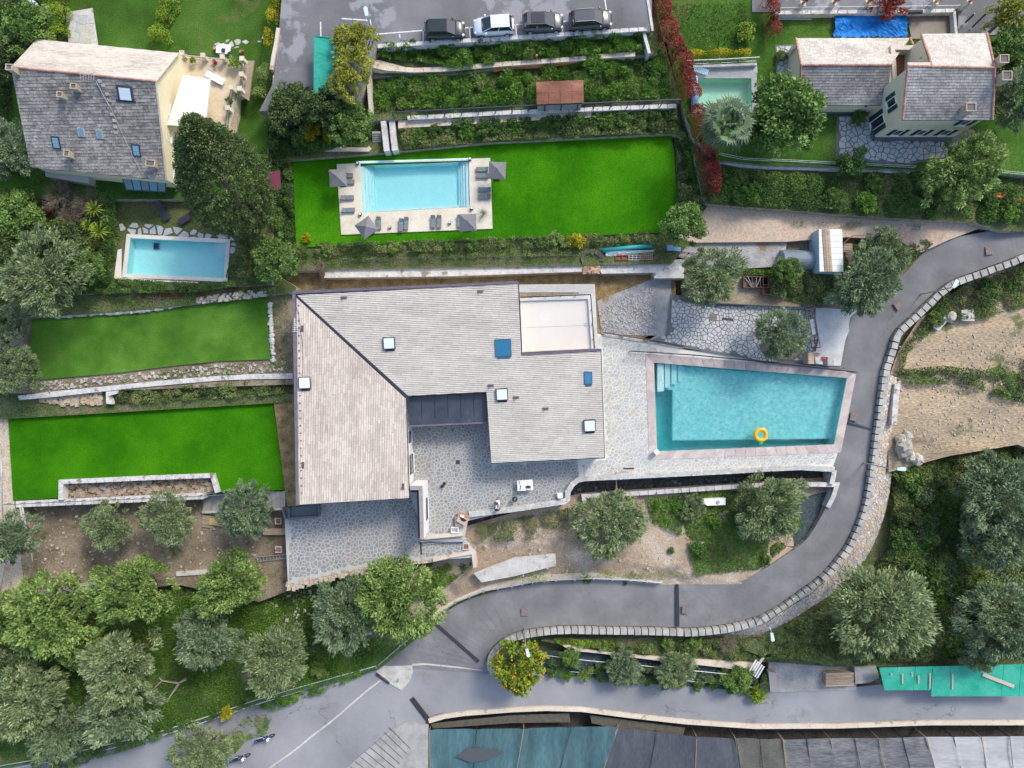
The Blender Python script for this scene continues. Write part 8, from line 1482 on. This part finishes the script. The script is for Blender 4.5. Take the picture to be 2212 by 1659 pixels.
mb=MB(); c=P(1516,154,3.95); [mb.box(c + Vector((-.7 + .16 * i,.28 - .05 * i,.0)),(.1,.6,.04),rz=-.35) for i in range(9)]; mb.obj('sun_lounger',plain('lounger_sky',(.30,.55,.72)),'pale blue slatted lounger above the green pool','sun lounger')
for i,(x,y,z) in enumerate([(*T(0,0,1862,545),5.2),(*T(0,0,2095,455),3.0),(*T(0,0,1870,425),3.0)]): t,c=pot(x,y,z,.2,.35,['terracotta pot with a red plant on the sandy roof terrace','terracotta pot with red flowers beside the garden table','terracotta pot left of the garden table'][i],terracotta); shrub('red',x,y,5 if i < 2 else 3,['red plant in the pot on the sandy roof terrace','red flowers in the pot beside the garden table','small plant in the pot left of the garden table'][i],zg=z + .3,h=.25,name='pot_plant',cat='plant')
shrub('lime',*T(0,0,2020,545),14,'lime green fern in the corner of the sandy roof terrace',zg=5.2,h=.7); shrub('lime',*T(0,0,1665,520),9,'spiky green plant beside the oval terrace table',zg=5.2,h=.6); shrub('bush',*T(0,0,1975,870),9,'round clipped plant by the terrace railing',zg=5.2,h=.6)
# ================================================================ sheds, gate, nets
alu=M('corrugated_silver',[(.36,.46,.54),(.44,.54,.62)],wave=(5.5,0,.05),rough=.4,metal=.4,fine=.08)
sh=thing('curved_shed',P(1725,560,1),'curved corrugated silver sheet shelter in the yard','shed'); mb=MB(); n=12; x0,x1=P(1690,560,2).x,P(1761,560,2).x; yt,yb=P(0,537,2.2).y,P(0,584,2.2).y
v=[]
for i in range(n + 1): a=math.pi * i / n; yy=(yt + yb) / 2 - math.cos(a) * (yb - yt) / 2; v += [(x0,yy,1.2 + 1.5 * math.sin(a)),(x1,yy,1.2 + 1.5 * math.sin(a))]
mb.add(v,[(2 * i,2 * i + 1,2 * i + 3,2 * i + 2) for i in range(n)]); mb.part('vault',alu,sh); v=[(x0 - .02,p[1],p[2]) for p in v[::2]]; mb=MB(); mb.add(v,[tuple(range(len(v)))]); mb.part('end_sheet',plain('end_grey',(.26,.36,.42)),sh)
bxs=thing('site_container',P(1795,545,1),'white framed panel box with planks lying along its roof','container'); q=[P(*T(3,1,*p),3.4) for p in ((440,322),(640,322),(652,690),(446,688))]; mb=MB(); mb.prism([p - Vector((0,0,.02)) for p in q],[Vector((p.x - (p.x - q[0].x) * .0,p.y,1)) for p in q]); mb.part('box',plain('panel_sky',(.36,.52,.62)),bxs)
for j in range(7):
 a,b=q[0].lerp(q[3],j / 7 + .005),q[0].lerp(q[3],(j + 1) / 7 - .005); c_,d=q[1].lerp(q[2],j / 7 + .005),q[1].lerp(q[2],(j + 1) / 7 - .005); mb=MB(); mb.prism([a,c_,d,b],[p - Vector((0,0,.02)) for p in (a,c_,d,b)]); mb.part('roof_panel',white_plastic,bxs)
for i in range(3): a,b=q[0].lerp(q[1],.18 + i * .11),q[3].lerp(q[2],.26 + i * .11); d=b - a; mb=MB(); mb.box((a + b) / 2 + Vector((0,0,.05)),(d.length,.24,.06),rot=d.to_track_quat('X','Z').to_matrix(),t=i * .3); mb.obj('plank',wood,['left plank on the roof of the white panel box','middle plank on the roof of the white panel box','right plank on the roof of the white panel box'][i],'plank')
pst=thing('board_stack',P(1832,548,1),'stack of pale boards right of the white panel box','boards')
for j in range(9): q=[P(*T(3,1,*p),1.7) for p in ((655,445 + j * 20),(730,445 + j * 20),(730,463 + j * 20),(655,463 + j * 20))]; mb=MB(); mb.prism(q,[Vector((p.x,p.y,1)) for p in q],t=rnd.random()); mb.part('board',wood,pst)
mb=MB(); fl=[(T(3,1,725,380),T(3,1,655,440)),(T(3,1,725,380),T(3,1,1015,358))]; [mb.cyl(P(*a,2.6),P(*b,2.6),.04) or mb.cyl(P(*a,2.6),P(*a,1),.04) for a,b in fl]; mb.cyl(P(*T(3,1,975,395),1.9),P(*T(3,1,1068,340),2.6),.09); mb.obj('rusty_frame',rust,'rusty mesh fence frame behind the board stack','frame')
crate('brown raised planter boxes under the fresh ivy',T(2,1,1985,740),T(2,1,2200,830),.9,.6,plain('corten',(.17,.09,.06)),3,1,name='planter_box',cat='planter'); crate('second brown planter box beside the small fresh tree',T(3,1,-60,730),T(3,1,110,890),.9,.6,MATS['corten'],2,2,name='planter_box',cat='planter')
for k,a in enumerate(((2010,740,2070,818),(2035,725,2075,815),(2112,740,2108,818),(2148,735,2112,820))): mb=MB(); mb.cyl(P(*T(2,1,a[0],a[1]),1.7),P(*T(2,1,a[2],a[3]),1.6),.04); mb.obj('trestle',steel,['first','second','third','fourth'][k] + ' white metal trestle leg lying on the brown planter boxes','trestle')
gt=thing('lattice_gate',P(1742,705,.3),'dark lattice gate closing the crazy paved drive','gate'); A_,B_=P(1738,668,.35),P(1753,752,.35)
for z in (.1,1.1,2.1): mb=MB(); mb.cyl(A_ + Vector((0,0,z)),B_ + Vector((0,0,z)),.04); mb.part('rail',MATS['corten'],gt)
for i in range(21): p=A_.lerp(B_,i / 20); mb=MB(); mb.cyl(p,p + Vector((0,0,2.15)),.05 if i % 10 == 0 else .018,n=5); mb.part('bar',MATS['corten'],gt)
slab('white sheet fixed to the lattice gate',TT(3,1,(362,1105),(395,1095),(412,1225),(385,1235)),1.9,.03,white_plastic,name='sheet',cat='sheet')
for i,(a,b,h) in enumerate((((350,1385),(400,1485),1.6),((515,1425),(570,1500),1.3))): q=[P(*T(3,1,*p),h) for p in ((a[0],a[1]),(b[0],a[1]),(b[0],b[1]),(a[0],b[1]))]; mb=MB(); mb.prism(q,[Vector((p.x,p.y,0)) for p in q]); mb.obj('gate_pillar',wallstone,['left stone clad gate pillar above the pool fence','right stone clad gate pillar above the pool fence'][i],'pillar')
slab('white wall cap between the gate pillars',TT(3,1,(402,1375),(455,1400),(475,1490),(412,1480)),1.5,1.2,CW,name='wall',cat='wall'); c=P(*T(3,1,476,1438),1.5); mb=MB(); mb.box(c,(.3,.35,.3)); mb.box(c + Vector((0,0,.17)),(.34,.2,.08)); mb.obj('mailbox',plain('mail_red',(.55,.03,.02)),'red mailbox between the gate pillars','mailbox')
mb=MB(); c=P(1690,750,.3); mb.sph(c,(2.4,1.5,.35),18,6); mb.obj('planting_bed',dirt,'rounded earth bed around the gate olive','bed',kind='structure'); slab('rusty square cover in the pale stone patio',TT(2,1,(1710,1050),(1772,1052),(1770,1115),(1705,1110)),.31,.04,MATS['cover_rust'],name='manhole_cover',cat='manhole cover'); slab('dark slot grate in the pale stone patio',TT(2,1,(1815,1085),(1913,1093),(1912,1114),(1815,1104)),.31,.04,dark_metal,name='drain_grate',cat='drain')
def sheet(nm,lb,cat,quad,mat,n=(24,10),amp=.12,ribs=0,thing_=None,zs=None):
 a,b,c_,d=quad; mb=MB(); rs=np.random.RandomState(len(lb)); ph=rs.uniform(0,6,4)
 for j in range(n[1] + 1):
  for i in range(n[0] + 1): u,v=i / n[0],j / n[1]; p=a.lerp(b,u).lerp(d.lerp(c_,u),v); mb.v.append((p.x,p.y,p.z + amp * (math.sin(u * 9 + ph[0] + 2 * v) * math.sin(v * 5 + ph[1]) - (abs(math.sin(u * math.pi * ribs)) < .25) * -.6 * bool(ribs))))
 w=n[0] + 1; mb.f=[(j * w + i,(j + 1) * w + i,(j + 1) * w + i + 1,j * w + i + 1) for j in range(n[1]) for i in range(n[0])]; mb.m=[0] * len(mb.f); mb.t=[0] * len(mb.f); return mb
tg=M('net_green',[(.035,.08,.095),(.055,.12,.135),(.08,.17,.19)],scale=.3,fine=.12,fscale=3,rough=.7,stretch=(2,.4,1)); gg=M('net_grey',[(.05,.058,.072),(.075,.083,.10)],scale=.4,fine=.15,fscale=3,rough=.7,stretch=(2,.5,1)); gw=M('film_grey',[(.09,.095,.10),(.19,.195,.20)],scale=.5,fine=.2,fscale=2,rough=.4,stretch=(.6,3,1)); ww=M('film_white',[(.30,.31,.315),(.42,.43,.435)],scale=.4,fine=.08,fscale=2,rough=.4,stretch=(.6,3,1)); st_=M('film_striped',[(.12,.12,.10),(.24,.235,.205)],scale=.5,fine=.2,rough=.5,wave=(3.2,0,.08))
Q=lambda pts,z: [P(x,y,z) for x,y in pts]
for nm,lb,pts,m_,rb,am in (('shade_net','blue green shade net over the nursery at the bottom',[(928,1576),(1335,1569),(1282,1720),(930,1720)],tg,4,.22),('shade_net','dark grey shade net in the middle of the nursery roofs',[(1332,1573),(1590,1598),(1606,1720),(1284,1720)],gg,3,.2),('tunnel_film','striped translucent sheeting beside the grey shade net',[(1588,1594),(1692,1597),(1705,1720),(1604,1720)],st_,2,.12),('tunnel_film','grey wrinkled plastic tunnel roof',[(1690,1597),(2000,1592),(2035,1720),(1703,1720)],gw,6,.16),('tunnel_film','white plastic tunnel roof in the bottom right corner',[(1998,1592),(2300,1590),(2300,1720),(2033,1720)],ww,5,.16)):
 q=Q(pts,-4.5); t=thing(nm,q[0] - Vector((0,0,2)),lb,'shade net' if 'net' in nm else 'plastic tunnel'); sheet(nm,lb,'',q,m_,n=(60,14),amp=am,ribs=rb).part('sheet',m_,t,smooth=True)
 for k in range(rb + 1): a,b=q[0].lerp(q[1],k / rb),q[3].lerp(q[2],k / rb); mb=MB(); mb.cyl(a + Vector((0,0,am)),b + Vector((0,0,am)),.035,n=5); mb.cyl(a,Vector((a.x,a.y,-6.7)),.05,n=5); mb.part('hoop',dark_metal if k % 2 else MATS['wire_tan'],t)
for lb,pts,m_ in (('brown netting strip behind the blue green net',[(930,1563),(1106,1545),(1230,1541),(1232,1560),(1106,1562),(935,1574)],dirt),('brown netting strip behind the dark grey net',[(1275,1545),(1480,1572),(1475,1590),(1330,1574),(1278,1562)],dirt)): slab(lb,pts,-5.0,.05,M('net_brown',[(.07,.065,.05),(.12,.11,.085)],scale=2) if 'net_brown' not in MATS else MATS['net_brown'],name='net_strip',cat='net')
mb=MB(); a=[P(x,y,-4.1) for x,y in TT(1,3,(1730,1560),(1830,1495),(1950,1480),(2150,1522),(2000,1590),(1850,1612))]; mb.prism(a,[p - Vector((0,0,.03)) for p in a]); mb.obj('net_patch',plain('patch_grey',(.07,.08,.09)),'dark grey patch sewn on the blue green shade net','patch')
gr_m=M('corrugated_green',[(.03,.44,.30),(.05,.58,.40),(.12,.62,.46)],wave=(2.6,0,.08),scale=.5,rough=.5,fine=.1); t=thing('green_roof',P(2050,1470,-4.4),'bright green corrugated sheet roof beside the lower road','roof')
for i in range(9):
 x0_,x1_=1897 + i * 38,1897 + (i + 1) * 38 - .6; yb_=1491 if i < 3 else 1504; q=Q([(x0_ + (0 if i else -2),1439 - i * .9),(x1_,1438 - i * .9),(x1_ + (3 if i < 1 else 0),yb_),(x0_ + (14 if i == 0 else 0),yb_)],-1.9); q[0].z=q[1].z=-1.5; mb=MB(); mb.prism(q,[p - Vector((0,0,.04)) for p in q],t=rnd.random()); mb.part('roof_sheet',gr_m,t)
for x in (1915,2014,2100,2180): mb=MB(); c=P(x,1488,-2); mb.cyl((c.x,c.y,-4.6),c,.07); mb.part('post',wood,t)
for i,(a,b) in enumerate([((1065,840),(1065,865)),((1162,845),(1162,930)),((1245,835),(1245,870)),((1300,860),(1300,930)),((1399,840),(1399,970)),((1594,838),(1594,978)),((1855,850),(2125,955))]): p,q=P(*T(3,3,*a),-1.5),P(*T(3,3,*b),-1.7); mb=MB(); mb.box((p + q) / 2,((q - p).length,.16 if i < 6 else .38,.06),rot=(q - p).to_track_quat('X','Z').to_matrix()); mb.obj('plank',plain('plank_pale',(.46,.40,.32)) if 'plank_pale' not in MATS else MATS['plank_pale'],['first and shortest','second','third, short','fourth','fifth, long','sixth, long','broad slanting'][i] + ' plank weighing down the green roof, counted from the left','plank')
slab('concrete forecourt between nursery strip and timber stack',[(1660,1418),(1850,1412),(1850,1490),(1660,1496)],-4.3,.6,concrete_grey,name='forecourt',cat='forecourt',kind='structure'); wall('cream wall top behind the forecourt',[(1628,1450),(1652,1417),(1760,1413),(1896,1409)],-3.2,-4.6,.3,cream_wall)
ts=thing('timber_stack',P(1815,1470,-4.2),'stack of weathered timber on the forecourt','timber')
for j in range(8): q=Q([(1784,1455 + j * 3.6),(1845,1453 + j * 3.6),(1845,1456 + j * 3.6),(1784,1458.2 + j * 3.6)],-3.4 - .05 * (j % 3)); mb=MB(); mb.prism(q,[Vector((p.x,p.y,-4.3)) for p in q],t=rnd.random()); mb.part('beam',wood,ts)
slab('grey tarpaulin between timber stack and green roof',[(1846,1441),(1892,1439),(1900,1465),(1880,1474),(1848,1478)],-3.3,.8,concrete_grey,name='tarpaulin',cat='tarpaulin'); slab('mauve board standing at the left of the forecourt',TT(3,3,(5,830),(70,835),(85,995),(20,1000)),-3.4,.8,plain('board_mauve',(.30,.27,.28)),name='board',cat='board')
t=thing('slatted_bench',P(1634,1445,-4.3),'tilted white slatted panel at the end of the nursery strip','bench')
for k in range(5): a,b=T(2,3,2110 + k * 17,725 + k * 14),T(2,3,2048 + k * 17,830 + k * 14); p,q=P(*a,-2.6),P(*b,-3.1); mb=MB(); mb.box((p + q) / 2,((q - p).length,.17,.03),rot=(q - p).to_track_quat('X','Z').to_matrix()); mb.part('slat',white_paint,t)
mb=MB(); [mb.cyl(P(*T(2,3,*a),-3),P(*T(2,3,*b),-4.3),.03) for a,b in (((2060,850),(2010,950)),((2125,880),(2070,965)))]; mb.part('legs',dark_metal,t)
slab('dark plastic lined bed of the nursery strip',[(1150,1404),(1240,1408),(1560,1438),(1640,1455),(1656,1493),(1481,1481),(1326,1466),(1178,1456)],-4.25,.3,M('liner_navy',[(.02,.03,.045),(.04,.06,.08)],scale=1),name='nursery_bed',cat='bed',kind='structure'); pipe('long white pipe over the nursery strip',[(1160,1413),(1240,1424),(1430,1442),(1590,1458)],-3.3,.03,white_paint); pipe('second white pipe along the front of the nursery strip',[(1180,1447),(1300,1456),(1450,1467),(1640,1486)],-3.95,.025,white_paint)
slab('pale rock ledge between parapet bushes and nursery strip',[(1215,1394),(1245,1392),(1260,1402),(1330,1412),(1500,1424),(1640,1433),(1625,1452),(1560,1442),(1430,1428),(1300,1412),(1230,1405)],-3.4,.8,cream_wall,name='rock_ledge',cat='ledge',kind='structure')
# ================================================================ right house garden
tb_=MB(); n1,n2=34,14; rs=np.random.RandomState(12); A4=[P(*T(3,0,*p),3.75) for p in ((572,130),(1190,135),(1205,322),(570,322))]
for j in range(n2 + 1):
 for i in range(n1 + 1): u,v=i / n1,j / n2; p=A4[0].lerp(A4[1],u).lerp(A4[3].lerp(A4[2],u),v); e=min(u,1 - u,v,1 - v) < .01; tb_.v.append((p.x + (rs.uniform(-.12,.12) if e else 0),p.y + (rs.uniform(-.15,.15) if e else 0),p.z + .28 * math.sin(u * 7 + v * 4) * math.sin(v * 3.1) + rs.uniform(0,.13)))
w=n1 + 1; tb_.f=[(j * w + i,(j + 1) * w + i,(j + 1) * w + i + 1,j * w + i + 1) for j in range(n2) for i in range(n1)]; tb_.m=[0] * len(tb_.f); tb_.t=[0] * len(tb_.f); tb_.obj('tarpaulin',M('tarp_blue',[(.0,.13,.46),(.015,.22,.66)],scale=.8,rough=.6,spec=.25,fine=.08),'bright blue crumpled tarpaulin behind the right house','tarpaulin')
region('basin_floor',TT(3,0,(1205,135),(1600,130),(1615,330),(1240,335)),3.65,M('basin_damp',[(.10,.085,.065),(.20,.175,.145)],scale=.3,detail=4,rough=.5,patch=((.38,.34,.29),.35,.58,.02)),'damp concrete floor beside the blue tarpaulin','ground',depth=.4)
wall('white garden wall along the driveway above the right house',TT(3,0,(60,112),(600,105),(1200,100),(1610,92)),4.3,3.3,.28,CW,cap=CW); wall('white wall right of the damp floor',TT(3,0,(1612,95),(1620,200),(1628,292)),4.3,3.3,.28,CW)
rail('thin wire fence on the white garden wall',TT(3,0,(60,108),(600,100),(1200,95),(1610,88)),4.3,.9,steel,step=2.2,r=.02,tw=.02)
for i,(x,y) in enumerate(((245,105),(508,100),(795,96),(1365,92),(1650,90))):
 c=P(*T(3,0,x,y),3.4); od=['first','second','third','fourth','fifth'][i]; t=thing('wall_pillar',c,od + ' white pillar of the garden wall counted from the left','pillar'); mb=MB(); mb.box(c + Vector((0,0,.75)),(.42,.42,1.6)); mb.part('shaft',CW,t); mb=MB(); mb.box(c + Vector((0,0,1.6)),(.55,.55,.1)); mb.part('cap',cream_wall,t); mb=MB(); mb.lathe(c + Vector((0,0,1.65)),[(.12,0),(.2,.3),(.17,.3),(0,.27)],10); mb.obj('plant_pot',terracotta,'terracotta pot on the ' + od + ' garden wall pillar','pot'); k=copy_tree([o for o in bpy.data.objects if o.get('label') == 'red plant in the pot on the sandy roof terrace'][0],c + Vector((0,0,1.85)),label=('green' if i == 3 else 'red') + ' plant in the pot on the ' + od + ' garden wall pillar',sc=1.5); k.children[0].data=CR['freshbush' if i == 3 else 'red'][i % 3]
for lb,pts,z in (('pale wire fence along the lower edge of the right garden',[(1659,351),(1740,355),(1850,360),(1966,366)],3.0),('pale wire fence left of the garden gate stones',[(1549,338),(1600,349),(1659,352)],3.0),('pale wire fence at the far right of the garden',[(2125,374),(2170,378),(2240,384)],3.0)): rail(lb,pts,z,1.1,MATS['rail_pale'],step=2.5,bars=3,r=.02,tw=.025,name='wire_fence',cat='fence')
wall('low pale wall under the wire fence of the right garden',[(1545,346),(1600,358),(1659,362),(1966,371)],3.0,2.2,.3,CW); rail('thin steel railing above the green pool',TT(2,0,(1492,560),(1800,548),(2110,530)),3.8,.9,steel,step=1.6,bal=.15); wall('pale wall behind the green pool deck',TT(2,0,(1500,575),(1800,565),(2115,552)),4.0,3.4,.25,CW)
slab('pebbled strip above the green pool',TT(2,0,(1535,590),(2118,565),(2122,628),(1535,640)),3.57,.2,stone_pale,name='pebble_strip',cat='paving',kind='structure')
for lb,pts in (('left sliding gate bar on the driveway',((1705,195),(1785,118))),('right sliding gate bar on the driveway',((1765,235),(1885,118)))): p,q=P(*T(3,0,*pts[0]),3.8),P(*T(3,0,*pts[1]),5.2); mb=MB(); mb.cyl(p,q,.09); mb.obj('gate_bar',dark_metal,lb,'bar')
mb=MB(); mb.cyl(P(*T(3,0,1197,105),4.6),P(*T(3,0,1330,102),4.6),.22,n=10); mb.obj('roll',plain('roll_navy',(.02,.035,.06)),'dark blue roll on the garden wall','roll')
for i,y in enumerate((146,156,166)): mb=MB(); mb.cyl(P(*T(3,0,60,y),3.6),P(*T(3,0,375,y - 4 + i * 3),3.6),.06); mb.obj('metal_pole',steel,['upper','middle','lower'][i] + ' metal pole lying on the lawn behind the white garden wall','pole')
f_=[T(0,3,1610,890),T(0,3,1540,925),T(0,3,1400,905),T(0,3,1310,990)]; mb=MB(); mb.tube([P(x,y,-3.4) for x,y in f_],[.17,.14,.1,.05],n=7); mb.tube([P(*T(0,3,1545,930),-3.4),P(*T(0,3,1490,1010),-3.35),P(*T(0,3,1440,1090),-3.3)],[.13,.1,.06],n=7); mb.tube([P(*T(0,3,1400,905),-3.4),P(*T(0,3,1375,880),-3.2)],[.08,.04],n=5); mb.obj('fallen_branch',M('grey_wood',[(.26,.22,.18),(.36,.32,.27)],scale=2,fine=.2),'forked fallen branch on the grove grass','branch')
slab('maroon fabric canopy in the bushes at the corner of the left pool garden',TT(1,0,(20,1500),(100,1490),(205,1470),(218,1630),(150,1645),(60,1600)),4.0,.05,plain('maroon_cloth',(.15,.03,.06)),name='canopy',cat='canopy')
